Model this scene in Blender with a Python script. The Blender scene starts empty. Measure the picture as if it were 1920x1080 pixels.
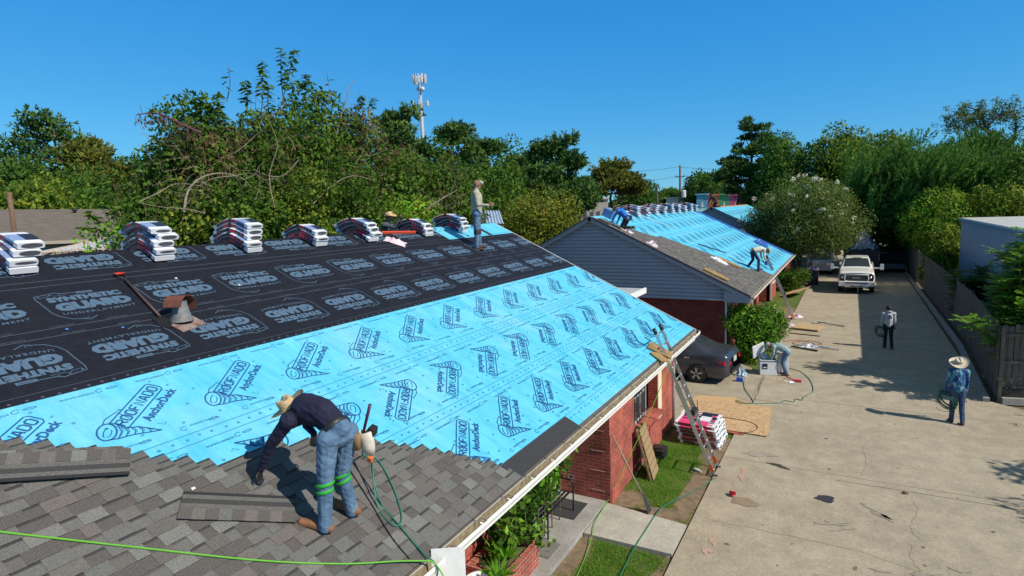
import bpy, math, random
import numpy as np
from mathutils import Vector, Matrix, Euler
rnd = random.Random(7)
SC = bpy.context.scene
COL = SC.collection
# ---------------------------------------------------------------- camera, sky, sun, exposure
cam_d = bpy.data.cameras.new('camera'); cam = bpy.data.objects.new('camera', cam_d); COL.objects.link(cam)
right = Vector((0.86704291, 0.4966554, -0.03962337)); back = Vector((0.4972618, -0.85764669, 0.13104529))
up = back.cross(right)
cam.matrix_world = Matrix(((right.x, up.x, back.x, 0), (right.y, up.y, back.y, 0), (right.z, up.z, back.z, 6.2), (0, 0, 0, 1)))
cam_d.sensor_width = 36; cam_d.lens = 36 * 1100 / 1920; cam_d.clip_end = 6000; cam_d.clip_start = 0.05
SC.camera = cam
SUN_EL = math.radians(42); SUN_DIR = Vector((math.cos(math.radians(-5)) * math.cos(SUN_EL), math.sin(math.radians(-5)) * math.cos(SUN_EL), math.sin(SUN_EL)))
world = bpy.data.worlds.new('World'); SC.world = world; world.use_nodes = True
nt = world.node_tree; bg = nt.nodes['Background']
sky = nt.nodes.new('ShaderNodeTexSky'); sky.sky_type = 'NISHITA'; sky.sun_disc = False
sky.sun_elevation = SUN_EL; sky.sun_rotation = math.radians(90 + 5); sky.altitude = 0; sky.air_density = 1.0; sky.dust_density = 0.0; sky.ozone_density = 1.0
grade = nt.nodes.new('ShaderNodeVectorMath'); grade.operation = 'MULTIPLY_ADD'   # deep, saturated late-summer blue
grade.inputs[1].default_value = (.28, .52, .46); grade.inputs[2].default_value = (-.018 / .105, .130 / .105, .50 / .105)
clampz = nt.nodes.new('ShaderNodeVectorMath'); clampz.operation = 'MAXIMUM'; clampz.inputs[1].default_value = (.05, .05, .05)
nt.links.new(sky.outputs[0], grade.inputs[0]); nt.links.new(grade.outputs[0], clampz.inputs[0]); 
tcw = nt.nodes.new('ShaderNodeTexCoord'); sepw = nt.nodes.new('ShaderNodeSeparateXYZ'); mrw = nt.nodes.new('ShaderNodeMapRange'); mrw.inputs[1].default_value = .42; mrw.inputs[2].default_value = 1.0; mrw.inputs[3].default_value = 0.0; mrw.inputs[4].default_value = 1.0; mrw.inputs[1].default_value = .42; mrw.inputs[2].default_value = .72
zen = nt.nodes.new('ShaderNodeMix'); zen.data_type = 'RGBA'; zen.inputs[7].default_value = (1.25, 1.75, 2.3, 1)    # the sky darkens towards the zenith
nt.links.new(tcw.outputs['Generated'], sepw.inputs[0]); nt.links.new(sepw.outputs[2], mrw.inputs[0]); nt.links.new(clampz.outputs[0], zen.inputs[6]); nt.links.new(mrw.outputs[0], zen.inputs[0]); nt.links.new(zen.outputs[2], bg.inputs[0]); bg.inputs[1].default_value = 0.105
sl = bpy.data.lights.new('sun', 'SUN'); sun = bpy.data.objects.new('sun', sl); COL.objects.link(sun)
sl.energy = 5.0; sl.angle = math.radians(0.5); sl.color = (1.0, 0.92, 0.79)
sun.rotation_euler = SUN_DIR.to_track_quat('Z', 'Y').to_euler()
SC.view_settings.view_transform = 'Standard'; SC.view_settings.look = 'None'
SC.view_settings.exposure = 0.0; SC.view_settings.gamma = 1.0; SC.view_settings.use_curve_mapping = False
# ---------------------------------------------------------------- materials
MATS = {}
def mat(name, col, rough=0.8, noise=0.0, nscale=8.0, bump=0.0, bscale=40.0, metal=0.0, spec=0.5, col2=None, detail=6, trans=0.0, stretch=None, coat=0.0):
    if name in MATS: return MATS[name]
    m = bpy.data.materials.new(name); m.use_nodes = True; t = m.node_tree; b = t.nodes['Principled BSDF']
    b.inputs['Base Color'].default_value = (*col, 1); b.inputs['Roughness'].default_value = rough
    b.inputs['Metallic'].default_value = metal; b.inputs['Specular IOR Level'].default_value = spec
    if coat: b.inputs['Coat Weight'].default_value = coat; b.inputs['Coat Roughness'].default_value = 0.08
    if trans: b.inputs['Transmission Weight'].default_value = trans
    tc = t.nodes.new('ShaderNodeTexCoord'); vec = tc.outputs['Object']
    if stretch:
        mp = t.nodes.new('ShaderNodeMapping'); mp.inputs['Scale'].default_value = stretch; t.links.new(vec, mp.inputs[0]); vec = mp.outputs[0]
    if noise or col2:
        n = t.nodes.new('ShaderNodeTexNoise'); n.inputs['Scale'].default_value = nscale; n.inputs['Detail'].default_value = detail; n.inputs['Roughness'].default_value = 0.65
        t.links.new(vec, n.inputs['Vector'])
        r = t.nodes.new('ShaderNodeValToRGB'); r.color_ramp.elements[0].position = 0.32; r.color_ramp.elements[1].position = 0.68
        c2 = col2 if col2 else tuple(min(1, c * (1 + noise)) for c in col); c1 = col if col2 else tuple(c * (1 - noise) for c in col)
        r.color_ramp.elements[0].color = (*c1, 1); r.color_ramp.elements[1].color = (*c2, 1)
        t.links.new(n.outputs['Fac'], r.inputs[0]); t.links.new(r.outputs[0], b.inputs['Base Color'])
    if bump:
        n2 = t.nodes.new('ShaderNodeTexNoise'); n2.inputs['Scale'].default_value = bscale; n2.inputs['Detail'].default_value = 5
        t.links.new(vec, n2.inputs['Vector']); bp = t.nodes.new('ShaderNodeBump'); bp.inputs['Strength'].default_value = bump; bp.inputs['Distance'].default_value = 0.02
        t.links.new(n2.outputs['Fac'], bp.inputs['Height']); t.links.new(bp.outputs[0], b.inputs['Normal'])
    MATS[name] = m; return m
def nd(m, typ, **kw):
    n = m.node_tree.nodes.new(typ)
    for k, v in kw.items(): n.inputs[k].default_value = v
    return n
def lk(m, a, b): m.node_tree.links.new(a, b)
def leafmat(name, c1, c2, rough=0.55, trl=0.25, c3=None):
    """leaf: colour differs from leaf clump to leaf clump (position noise) and lets some light through"""
    if name in MATS: return MATS[name]
    m = mat(name, c1, rough, col2=c2, nscale=0.9, detail=2); b = m.node_tree.nodes['Principled BSDF']
    ramp = [n for n in m.node_tree.nodes if n.type == 'VALTORGB'][0]
    if c3: e = ramp.color_ramp.elements.new(0.5); e.color = (*c3, 1)
    tr = nd(m, 'ShaderNodeBsdfTranslucent'); mx = nd(m, 'ShaderNodeMixShader'); mx.inputs[0].default_value = min(.5, trl * 1.5)
    out = m.node_tree.nodes['Material Output']
    lk(m, ramp.outputs[0], tr.inputs[0]); lk(m, b.outputs[0], mx.inputs[1]); lk(m, tr.outputs[0], mx.inputs[2]); lk(m, mx.outputs[0], out.inputs[0])
    b.inputs['Specular IOR Level'].default_value = 0.12
    return m
def brickmat(name, c1, c2, mortar, sc=1.0):
    m = mat(name, c1, 0.85); b = m.node_tree.nodes['Principled BSDF']
    uv = nd(m, 'ShaderNodeUVMap'); br = m.node_tree.nodes.new('ShaderNodeTexBrick')
    br.inputs['Color1'].default_value = (*c1, 1); br.inputs['Color2'].default_value = (*c2, 1); br.inputs['Mortar'].default_value = (*mortar, 1)
    br.inputs['Scale'].default_value = 1.0 * sc; br.inputs['Mortar Size'].default_value = 0.007; br.inputs['Brick Width'].default_value = 0.215; br.inputs['Row Height'].default_value = 0.075
    br.inputs['Bias'].default_value = -0.2
    n = nd(m, 'ShaderNodeTexNoise', Scale=2.2, Detail=6.0); mx = m.node_tree.nodes.new('ShaderNodeMixRGB'); mx.blend_type = 'MULTIPLY'; mx.inputs[0].default_value = 0.75
    r = m.node_tree.nodes.new('ShaderNodeValToRGB'); r.color_ramp.elements[0].color = (.45, .42, .42, 1); r.color_ramp.elements[0].position = .3; r.color_ramp.elements[1].color = (1.15, 1.1, 1.05, 1); r.color_ramp.elements[1].position = .65
    tc = nd(m, 'ShaderNodeTexCoord'); lk(m, tc.outputs['Object'], n.inputs['Vector']); lk(m, n.outputs['Fac'], r.inputs[0])
    lk(m, uv.outputs[0], br.inputs['Vector']); lk(m, br.outputs['Color'], mx.inputs[1]); lk(m, r.outputs[0], mx.inputs[2]); lk(m, mx.outputs[0], b.inputs['Base Color'])
    bp = nd(m, 'ShaderNodeBump', Strength=0.6, Distance=0.01); inv = nd(m, 'ShaderNodeInvert'); lk(m, br.outputs['Fac'], inv.inputs['Color']); lk(m, inv.outputs[0], bp.inputs['Height']); lk(m, bp.outputs[0], b.inputs['Normal'])
    return m
# ---------------------------------------------------------------- mesh builder
class MB:
    def __init__(s): s.v = []; s.f = []; s.m = []; s.sm = []
    def add(s, vs, fs, mi=0, smooth=False):
        o = len(s.v); s.v += [tuple(v) for v in vs]
        for f in fs: s.f.append(tuple(i + o for i in f)); s.m.append(mi); s.sm.append(smooth)
        return s
    def box(s, c, d, mi=0, rot=None, taper=None):
        x, y, z = d[0] / 2, d[1] / 2, d[2] / 2
        tx, ty = taper if taper else (1, 1)
        vs = [Vector((sx * x * (tx if sz > 0 else 1), sy * y * (ty if sz > 0 else 1), sz * z)) for sz in (-1, 1) for sx, sy in ((-1, -1), (1, -1), (1, 1), (-1, 1))]
        if rot is not None:
            R = rot if isinstance(rot, Matrix) else Euler(rot).to_matrix()
            vs = [R @ v for v in vs]
        vs = [v + Vector(c) for v in vs]
        return s.add(vs, [(3, 2, 1, 0), (4, 5, 6, 7), (0, 1, 5, 4), (1, 2, 6, 5), (2, 3, 7, 6), (3, 0, 4, 7)], mi)
    def bar(s, a, b, w, h=None, mi=0):
        a = Vector(a); b = Vector(b); h = h or w; d = b - a; q = d.to_track_quat('Z', 'Y').to_matrix()
        return s.box((a + b) / 2, (w, h, d.length), mi, q)
    def tube(s, pts, r, mi=0, n=6, smooth=True, cap=True):
        pts = [Vector(p) for p in pts]; rs = r if isinstance(r, (list, tuple)) else [r] * len(pts)
        rings = []; o = len(s.v); ref = None
        for i, p in enumerate(pts):
            d = (pts[min(i + 1, len(pts) - 1)] - pts[max(i - 1, 0)])
            if d.length < 1e-9: d = Vector((0, 0, 1))
            d.normalize()
            if ref is None: ref = Vector((0, 0, 1)) if abs(d.z) < .9 else Vector((1, 0, 0))
            u = ref - d * ref.dot(d)
            if u.length < 1e-4: u = d.orthogonal()
            u.normalize(); w = d.cross(u); ref = u
            for k in range(n):
                a = 2 * math.pi * k / n; s.v.append(tuple(p + (u * math.cos(a) + w * math.sin(a)) * rs[i]))
        for i in range(len(pts) - 1):
            for k in range(n):
                s.f.append((o + i * n + k, o + i * n + (k + 1) % n, o + (i + 1) * n + (k + 1) % n, o + (i + 1) * n + k)); s.m.append(mi); s.sm.append(smooth)
        if cap:
            s.f.append(tuple(o + k for k in range(n))[::-1]); s.m.append(mi); s.sm.append(False)
            e = o + (len(pts) - 1) * n; s.f.append(tuple(e + k for k in range(n))); s.m.append(mi); s.sm.append(False)
        return s
    def lathe(s, prof, c=(0, 0, 0), n=20, mi=0, rot=None, smooth=True, sy=1.0):
        o = len(s.v); R = Euler(rot).to_matrix() if rot is not None else Matrix.Identity(3)
        for r, z in prof:
            for k in range(n):
                a = 2 * math.pi * k / n; s.v.append(tuple(R @ Vector((r * math.cos(a), r * math.sin(a) * sy, z)) + Vector(c)))
        for i in range(len(prof) - 1):
            for k in range(n): s.f.append((o + i * n + k, o + i * n + (k + 1) % n, o + (i + 1) * n + (k + 1) % n, o + (i + 1) * n + k)); s.m.append(mi); s.sm.append(smooth)
        return s
    def prism(s, poly, axis, a, b, mi=0, capmi=None):
        """poly: 2D points; axis 'x','y','z': extruded between a and b"""
        n = len(poly)
        def P(p, t): return {'x': (t, p[0], p[1]), 'y': (p[0], t, p[1]), 'z': (p[0], p[1], t)}[axis]
        vs = [P(p, a) for p in poly] + [P(p, b) for p in poly]
        s.add(vs, [(i, (i + 1) % n, n + (i + 1) % n, n + i) for i in range(n)], mi)
        o = len(s.v) - 2 * n
        for f in (tuple(range(n))[::-1], tuple(range(n, 2 * n))): s.f.append(tuple(i + o for i in f)); s.m.append(mi if capmi is None else capmi); s.sm.append(False)
        return s
    def build(s, name, mats, parent=None, loc=None, uv=True, bevel=0.0, wnormal=False, recalc=False):
        me = bpy.data.meshes.new(name); me.from_pydata(s.v, [], s.f)
        if not isinstance(mats, (list, tuple)): mats = [mats]
        for m in mats: me.materials.append(m)
        me.polygons.foreach_set('material_index', s.m); me.polygons.foreach_set('use_smooth', s.sm)
        if recalc:
            import bmesh
            bm = bmesh.new(); bm.from_mesh(me); bmesh.ops.recalc_face_normals(bm, faces=bm.faces); bm.to_mesh(me); bm.free()
        if uv: boxuv(me)
        me.update()
        o = bpy.data.objects.new(name, me); COL.objects.link(o)
        if loc: o.location = loc
        if parent: o.parent = parent
        if bevel:
            md = o.modifiers.new('bevel', 'BEVEL'); md.width = bevel; md.segments = 2; md.limit_method = 'ANGLE'; md.angle_limit = math.radians(40)
        return o
def boxuv(me):
    n = len(me.loops)
    if not n: return
    co = np.empty(len(me.vertices) * 3); me.vertices.foreach_get('co', co); co = co.reshape(-1, 3)
    li = np.empty(n, int); me.loops.foreach_get('vertex_index', li)
    nr = np.empty(len(me.polygons) * 3); me.polygons.foreach_get('normal', nr); nr = np.abs(nr.reshape(-1, 3))
    lt = np.empty(len(me.polygons), int); me.polygons.foreach_get('loop_total', lt)
    ax = np.repeat(np.argmax(nr, 1), lt); p = co[li]
    uvs = np.where((ax == 0)[:, None], p[:, [1, 2]], np.where((ax == 1)[:, None], p[:, [0, 2]], p[:, [0, 1]]))
    l = me.uv_layers.new(name='UVMap'); l.data.foreach_set('uv', uvs.ravel())
def tag(o, label=None, cat=None, group=None, kind=None):
    if label: o['label'] = label
    if cat: o['category'] = cat
    if group: o['group'] = group
    if kind: o['kind'] = kind
    return o
def empty(name, loc, rz=0, label=None, cat=None, group=None):
    o = bpy.data.objects.new(name, None); COL.objects.link(o); o.location = loc; o.rotation_euler = (0, 0, rz); o.empty_display_size = .2
    return tag(o, label, cat, group)
def copy_tree(o, parent=None):
    c = o.copy(); COL.objects.link(c)
    if parent: c.parent = parent
    for ch in list(o.children): copy_tree(ch, c)
    return c
def bez(pts, n=8):
    """Catmull-Rom through points"""
    P = [Vector(p) for p in pts]; out = []
    for i in range(len(P) - 1):
        p0 = P[max(i - 1, 0)]; p1 = P[i]; p2 = P[i + 1]; p3 = P[min(i + 2, len(P) - 1)]
        for k in range(n):
            t = k / n; out.append(0.5 * ((2 * p1) + (p2 - p0) * t + (2 * p0 - 5 * p1 + 4 * p2 - p3) * t * t + (3 * p1 - p0 - 3 * p2 + p3) * t ** 3))
    out.append(P[-1]); return out
_tx = {}
def text2d(s, bold=0.0, w=1.0, h=1.0, sp=1.0):
    """triangulated text normalised to a w x h box with its lower left corner at 0,0"""
    key = (s, bold, sp)
    if key not in _tx:
        cu = bpy.data.curves.new('lettering', 'FONT'); cu.body = s; cu.offset = bold; cu.resolution_u = 2; cu.space_character = sp
        ob = bpy.data.objects.new('lettering', cu); COL.objects.link(ob); dg = bpy.context.evaluated_depsgraph_get(); dg.update()
        me = ob.evaluated_get(dg).to_mesh(); vs = [(v.co.x, v.co.y) for v in me.vertices]; fs = [tuple(p.vertices) for p in me.polygons]
        ob.evaluated_get(dg).to_mesh_clear(); bpy.data.objects.remove(ob); bpy.data.curves.remove(cu)
        x0 = min(v[0] for v in vs); x1 = max(v[0] for v in vs); y0 = min(v[1] for v in vs); y1 = max(v[1] for v in vs)
        _tx[key] = ([((x - x0) / (x1 - x0), (y - y0) / (y1 - y0)) for x, y in vs], fs)
    vs, fs = _tx[key]
    return [(x * w, y * h) for x, y in vs], fs
def stroke2d(pts, w, closed=False):
    """flat stroke of width w along 2D points: quads"""
    P = [Vector((p[0], p[1])) for p in pts]; n = len(P); vs = []; fs = []
    for i in range(n):
        a = P[(i - 1) % n] if (closed or i > 0) else P[i]; b = P[(i + 1) % n] if (closed or i < n - 1) else P[i]
        d = b - a
        if d.length < 1e-9: d = Vector((1, 0))
        d.normalize(); nn = Vector((-d.y, d.x)) * (w / 2); vs += [tuple(P[i] + nn), tuple(P[i] - nn)]
    for i in range(n if closed else n - 1):
        j = (i + 1) % n; fs.append((2 * i, 2 * i + 1, 2 * j + 1, 2 * j))
    return vs, fs
# ---------------------------------------------------------------- base materials
M = {}
def concrete(name, base, dark, seed=0.0, fine=0.12):
    m = mat(name, base, 0.9, bump=0.25, bscale=90)
    b = m.node_tree.nodes['Principled BSDF']; tc = nd(m, 'ShaderNodeTexCoord')
    mp = nd(m, 'ShaderNodeMapping'); mp.inputs['Location'].default_value = (seed, seed, 0); lk(m, tc.outputs['Object'], mp.inputs[0])
    n1 = nd(m, 'ShaderNodeTexNoise', Scale=0.35, Detail=8.0, Roughness=0.6); n2 = nd(m, 'ShaderNodeTexNoise', Scale=22.0, Detail=6.0, Roughness=0.8); n3 = nd(m, 'ShaderNodeTexNoise', Scale=2.1, Detail=7.0, Roughness=0.7)
    for n in (n1, n2, n3): lk(m, mp.outputs[0], n.inputs['Vector'])
    r1 = m.node_tree.nodes.new('ShaderNodeValToRGB'); r1.color_ramp.elements[0].position = .3; r1.color_ramp.elements[1].position = .62
    r1.color_ramp.elements[0].color = (*dark, 1); r1.color_ramp.elements[1].color = (*base, 1); lk(m, n1.outputs['Fac'], r1.inputs[0])
    def mul(a, src, lo, hi, f):
        r = m.node_tree.nodes.new('ShaderNodeValToRGB'); r.color_ramp.elements[0].position = .35; r.color_ramp.elements[1].position = .65
        r.color_ramp.elements[0].color = (lo, lo, lo, 1); r.color_ramp.elements[1].color = (hi, hi, hi, 1); lk(m, src, r.inputs[0])
        x = m.node_tree.nodes.new('ShaderNodeMixRGB'); x.blend_type = 'MULTIPLY'; x.inputs[0].default_value = f; lk(m, a, x.inputs[1]); lk(m, r.outputs[0], x.inputs[2]); return x.outputs[0]
    o = mul(r1.outputs[0], n2.outputs['Fac'], 1 - 2.2 * fine, 1 + fine, 1.0); o = mul(o, n3.outputs['Fac'], .8, 1.06, 1.0)
    lk(m, o, b.inputs['Base Color']); return m
M['conc'] = concrete('driveway_concrete', (.445, .385, .285), (.37, .318, .232))
M['conc2'] = concrete('pale_concrete', (.52, .49, .42), (.40, .375, .32), 5.0)
M['conc3'] = concrete('porch_concrete', (.43, .42, .39), (.30, .29, .27), 9.0)
M['dark'] = mat('dark_stain', (.05, .045, .04), .9, noise=.3)
M['joint'] = mat('joint_dirt', (.17, .14, .10), .95, noise=.3)
M['crack'] = mat('crack_line', (.29, .25, .19), .95, noise=.3)
M['soil'] = mat('soil', (.16, .12, .075), .95, col2=(.09, .085, .04), nscale=1.5, bump=.5)
M['dirt'] = mat('bare_dirt', (.20, .145, .09), .95, noise=.35, nscale=6, bump=.5)
M['grassg'] = mat('grass_ground', (.06, .115, .018), .95, col2=(.13, .14, .04), nscale=2.2, bump=.5)
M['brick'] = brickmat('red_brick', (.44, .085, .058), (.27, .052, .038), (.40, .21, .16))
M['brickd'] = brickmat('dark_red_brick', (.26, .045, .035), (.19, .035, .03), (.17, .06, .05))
M['white'] = mat('white_paint', (.78, .78, .76), .45, noise=.06)
M['trimg'] = mat('grey_trim_paint', (.30, .33, .37), .6, noise=.05)
M['gut'] = mat('gutter_inside', (.27, .22, .14), .7, noise=.4, nscale=12)
M['cream'] = mat('cream_paint', (.72, .66, .46), .55, noise=.05)
M['black'] = mat('black_plastic', (.018, .018, .02), .5)
M['blackm'] = mat('black_metal', (.02, .02, .022), .4, metal=.3)
M['glass'] = mat('window_glass', (.03, .04, .045), .08, spec=.8)
M['alu'] = mat('aluminium', (.62, .63, .65), .32, metal=.9, noise=.08)
M['wood'] = mat('weathered_plank', (.42, .29, .15), .8, col2=(.52, .39, .22), nscale=5, stretch=(1, 1, 14))
M['chrome'] = mat('chrome', (.7, .7, .72), .15, metal=1.0)
M['rubber'] = mat('rubber', (.015, .015, .016), .75)
# siding with lap lines: real clapboards are modelled on the gable; this is their paint
M['siding'] = mat('grey_siding', (.37, .40, .46), .55, noise=.05, nscale=3)
def sheet_mat(name, c1, c2, rough, bump, stretch, nscale, bscale):
    return mat(name, c1, rough, col2=c2, nscale=nscale, bump=bump, bscale=bscale, stretch=stretch, spec=.25)
M['blue'] = sheet_mat('blue_underlayment', (.075, .455, .69), (.14, .58, .77), .48, .9, (.8, 3.2, .8), 1.6, 2.6)
_m = M['blue']; _b = _m.node_tree.nodes['Principled BSDF']; _src = _b.inputs['Base Color'].links[0].from_socket   # scuffs, dust and boot-dirtied patches on the sheet
_tc = nd(_m, 'ShaderNodeTexCoord'); _n = nd(_m, 'ShaderNodeTexNoise', Scale=.55, Detail=9.0, Roughness=.72); lk(_m, _tc.outputs['Object'], _n.inputs['Vector']); _r = _m.node_tree.nodes.new('ShaderNodeValToRGB'); _r.color_ramp.elements[0].position = .47; _r.color_ramp.elements[1].position = .78; _r.color_ramp.elements[0].color = (0, 0, 0, 1); _r.color_ramp.elements[1].color = (.55, .55, .55, 1); lk(_m, _n.outputs['Fac'], _r.inputs[0])
_x = _m.node_tree.nodes.new('ShaderNodeMixRGB'); _x.inputs[2].default_value = (.34, .60, .66, 1); lk(_m, _r.outputs[0], _x.inputs[0]); lk(_m, _src, _x.inputs[1]); lk(_m, _x.outputs[0], _b.inputs['Base Color'])
for _q in _m.node_tree.nodes:
    if _q.type == 'BUMP': _q.inputs['Distance'].default_value = .055
M['bluep'] = mat('navy_print', (.014, .085, .27), .6)
M['blueq'] = mat('pale_navy_print', (.03, .20, .40), .6)
M['blk'] = sheet_mat('black_underlayment', (.006, .008, .015), (.012, .014, .024), .75, .5, (1.5, 1.5, 1.5), 6, 30)
M['blkp'] = mat('grey_blue_print', (.072, .130, .205), .7, noise=.12, nscale=30)
M['blkq'] = mat('faint_print', (.075, .10, .14), .7)
# ---------------------------------------------------------------- ground and paving
g = MB(); 
g.add([(-2500, -800, -.02), (2500, -800, -.02), (2500, 4500, -.02), (-2500, 4500, -.02)], [(0, 1, 2, 3)])
tag(g.build('ground', M['soil']), kind='structure')
def slab(name, poly, z0, z1, mi, extra=None, kind='structure', more=[]):
    b = MB(); b.prism(poly, 'z', z0, z1)
    ms = [mi, M['joint'], M['crack'], M['dark']] + more
    if extra: extra(b)
    return tag(b.build(name, ms), kind=kind)
def strip(b, pts, w, z, mi, jit=0.0, sub=0.35):
    out = []
    for i in range(len(pts) - 1):
        a = Vector(pts[i]); c = Vector(pts[i + 1]); n = max(1, int((c - a).length / sub))
        for k in range(n): out.append(a.lerp(c, k / n))
    out.append(Vector(pts[-1]))
    if jit: out = [p + Vector((rnd.gauss(0, jit), rnd.gauss(0, jit))) for p in out]
    vs, fs = stroke2d([(p.x, p.y) for p in out], w)
    vs = [(x + rnd.gauss(0, w * .25 if jit else 0), y, z) for x, y in vs]
    b.add(vs, fs, mi)
def blob(b, c, rx, ry, z, mi, n=22, j=.18, ang=0):
    ph = [rnd.uniform(0, 6.28) for _ in range(4)]; vs = [(c[0], c[1], z)]
    for k in range(n):
        a = 2 * math.pi * k / n; r = 1 + j * (math.sin(2 * a + ph[0]) + .6 * math.sin(3 * a + ph[1]) + .4 * math.sin(5 * a + ph[2])) + rnd.gauss(0, j * .25)
        x, y = rx * r * math.cos(a), ry * r * math.sin(a); vs.append((c[0] + x * math.cos(ang) - y * math.sin(ang), c[1] + x * math.sin(ang) + y * math.cos(ang), z))
    b.add(vs, [(0, 1 + k, 1 + (k + 1) % n) for k in range(n)], mi)
DZ = .06
def drive_extra(b):
    z = DZ + .004
    strip(b, [(-2.52, 14.25), (4.6, 14.35)], .022, z, 2, .006); strip(b, [(-.1, 13.99), (3.9, 14.1)], .012, z + .002, 1, .004, 1.2)
    strip(b, [(-2.52, 19.45), (7.5, 19.6)], .022, z, 2, .005)
    strip(b, [(-2.2, 11.15), (.3, 11.2)], .016, z, 2, .02); strip(b, [(.3, 11.2), (2.4, 10.6), (5, 10.5)], .012, z, 2, .02)
    strip(b, [(1.28, 13.7), (1.3, 13.1), (1.1, 12.4), (1.25, 12), (1.05, 11.5), (1.15, 10.9), (1.0, 10.2)], .012, z, 2, .02, .12)
    strip(b, [(.65, 16.9), (.42, 16.2), (.5, 15.5), (.38, 14.4)], .01, z, 2, .02, .12)
    strip(b, [(-2.47, 22.0), (-2.45, 18.55)], .04, z, 1, .012); strip(b, [(-2.45, 18.95), (-1.2, 18.86)], .03, z, 1, .02)
    z2 = DZ + .009   # stains: damp rings, faded red marks, tyre grime
    for c_, rx, ry, mi_, an, j_ in (((-1.72, 12.15), .24, .2, 4, 0, .15), ((-1.75, 14.75), .35, .14, 6, 0, .3), ((-1.95, 13.3), .06, .16, 5, .1, .35), ((-1.97, 13.66), .06, .12, 5, 0, .35), ((-2.03, 10.05), .07, .12, 5, 0, .4), ((-2.0, 10.42), .05, .16, 5, -.1, .4),
            ((.62, 12.85), .3, .06, 6, -.9, .4), ((.74, 12.68), .17, .08, 6, -.8, .4), ((-.15, 12.0), .3, .07, 6, .3, .5), ((.05, 11.85), .18, .05, 6, .5, .5), ((1.75, 11.3), .12, .1, 6, 0, .3), ((1.2, 10.9), .2, .05, 6, .3, .5), ((.6, 10.7), .1, .05, 6, .3, .5), ((2.9, 14.2), .3, .04, 6, .4, .5)):
        blob(b, c_, rx, ry, z2, mi_, 24, j_, an)
    for y in (8.6, 27.5, 34, 41): strip(b, [(-2.4, y), (3.9, y)], .02, z, 2, .004)
    for i in range(110):
        x, y = rnd.uniform(-2.3, 4.5), rnd.uniform(9.5, 20); s = rnd.choice([.008, .012, .018, .03]) * rnd.uniform(.6, 1.4); blob(b, (x, y), s * 1.6, s, z + .001, rnd.choice([1, 1, 2]), 7, .3, rnd.uniform(0, 3))
damp = mat('damp_concrete', (.27, .20, .13), .75, noise=.15, nscale=9); red = mat('faded_red_mark', (.42, .20, .15), .9, col2=(.46, .37, .29), nscale=9)
grime = mat('grime', (.26, .23, .18), .95, col2=(.38, .33, .26), nscale=9)
slab('driveway', [(-2.52, -6), (9, -6), (9, 19), (4.35, 20.9), (3.72, 21.4), (3.8, 120), (-2.52, 120)], -.3, DZ, M['conc'], drive_extra, more=[damp, red, grime])
slab('parking_pad', [(-11, 16.4), (-2.54, 16.05), (-2.54, 22.2), (-3.6, 23.3), (-11, 23)], -.3, DZ - .006, M['conc'], lambda b: (strip(b, [(-10, 19), (-2.6, 18.9)], .02, DZ - .002, 2, .01), blob(b, (-6, 19.5), .7, .4, DZ - .002, 2)))
slab('walkway', [(-4.22, 9.62), (-2.56, 9.66), (-2.56, 10.74), (-4.22, 10.9)], -.3, .075, M['conc2'])
slab('porch_floor', [(-9, 4.0), (-4.24, 4.0), (-4.24, 10.88), (-9, 10.88)], -.3, .12, M['conc3'])
mdd = mat('kerb_concrete', (.33, .31, .27), .9, noise=.2, nscale=4, bump=.4)
# grass plots: earth sheet plus blades
def grass_plot(name, poly, dens, seed, bare=()):
    b = MB(); b.prism(poly, 'z', -.3, .015); 
    for k_, (c, rx, ry) in enumerate(bare): blob(b, c, rx, ry, .019 + .004 * k_, 1, 24, .2)
    tag(b.build(name, [M['grassg'], M['dirt']]), kind='structure')
    r = np.random.RandomState(seed); P = np.array(poly); x0, y0 = P.min(0); x1, y1 = P.max(0); n = int((x1 - x0) * (y1 - y0) * dens)
    xs = r.uniform(x0, x1, n); ys = r.uniform(y0, y1, n); ins = np.zeros(n, bool); j = len(poly) - 1
    for i in range(len(poly)):
        xi, yi = poly[i]; xj, yj = poly[j]; c = ((yi > ys) != (yj > ys)) & (xs < (xj - xi) * (ys - yi) / (yj - yi + 1e-12) + xi); ins ^= c; j = i
    keep = ins
    for (c, rx, ry) in bare:
        q = ((xs - c[0]) / rx) ** 2 + ((ys - c[1]) / ry) ** 2; keep &= (q > r.uniform(.35, 1.15, n))
    clump = np.sin(xs * 5.1 + np.cos(ys * 3.3) * 2) * np.cos(ys * 4.7 + xs * 1.7); keep &= r.uniform(-1.3, 1, n) < clump + .75
    xs, ys, clump = xs[keep], ys[keep], clump[keep]; n = len(xs)
    h = r.uniform(.02, .06, n) * (1 + .3 * clump); a = r.uniform(0, 6.28, n); w = r.uniform(.004, .009, n); lx = r.normal(0, .03, n); ly = r.normal(0, .03, n)
    dx, dy = np.cos(a) * w, np.sin(a) * w
    V = np.stack([np.stack([xs - dx, ys - dy, np.full(n, .012)], 1), np.stack([xs + dx, ys + dy, np.full(n, .012)], 1), np.stack([xs + lx, ys + ly, .012 + h], 1)], 1).reshape(-1, 3)
    ob = fastmesh('grass', V, 3, [M['blade1'], M['blade2']], (r.uniform(0, 1, n) < .3).astype(int)); tag(ob, kind='stuff', label='short green grass with dry patches beside the driveway', cat='grass')
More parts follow.
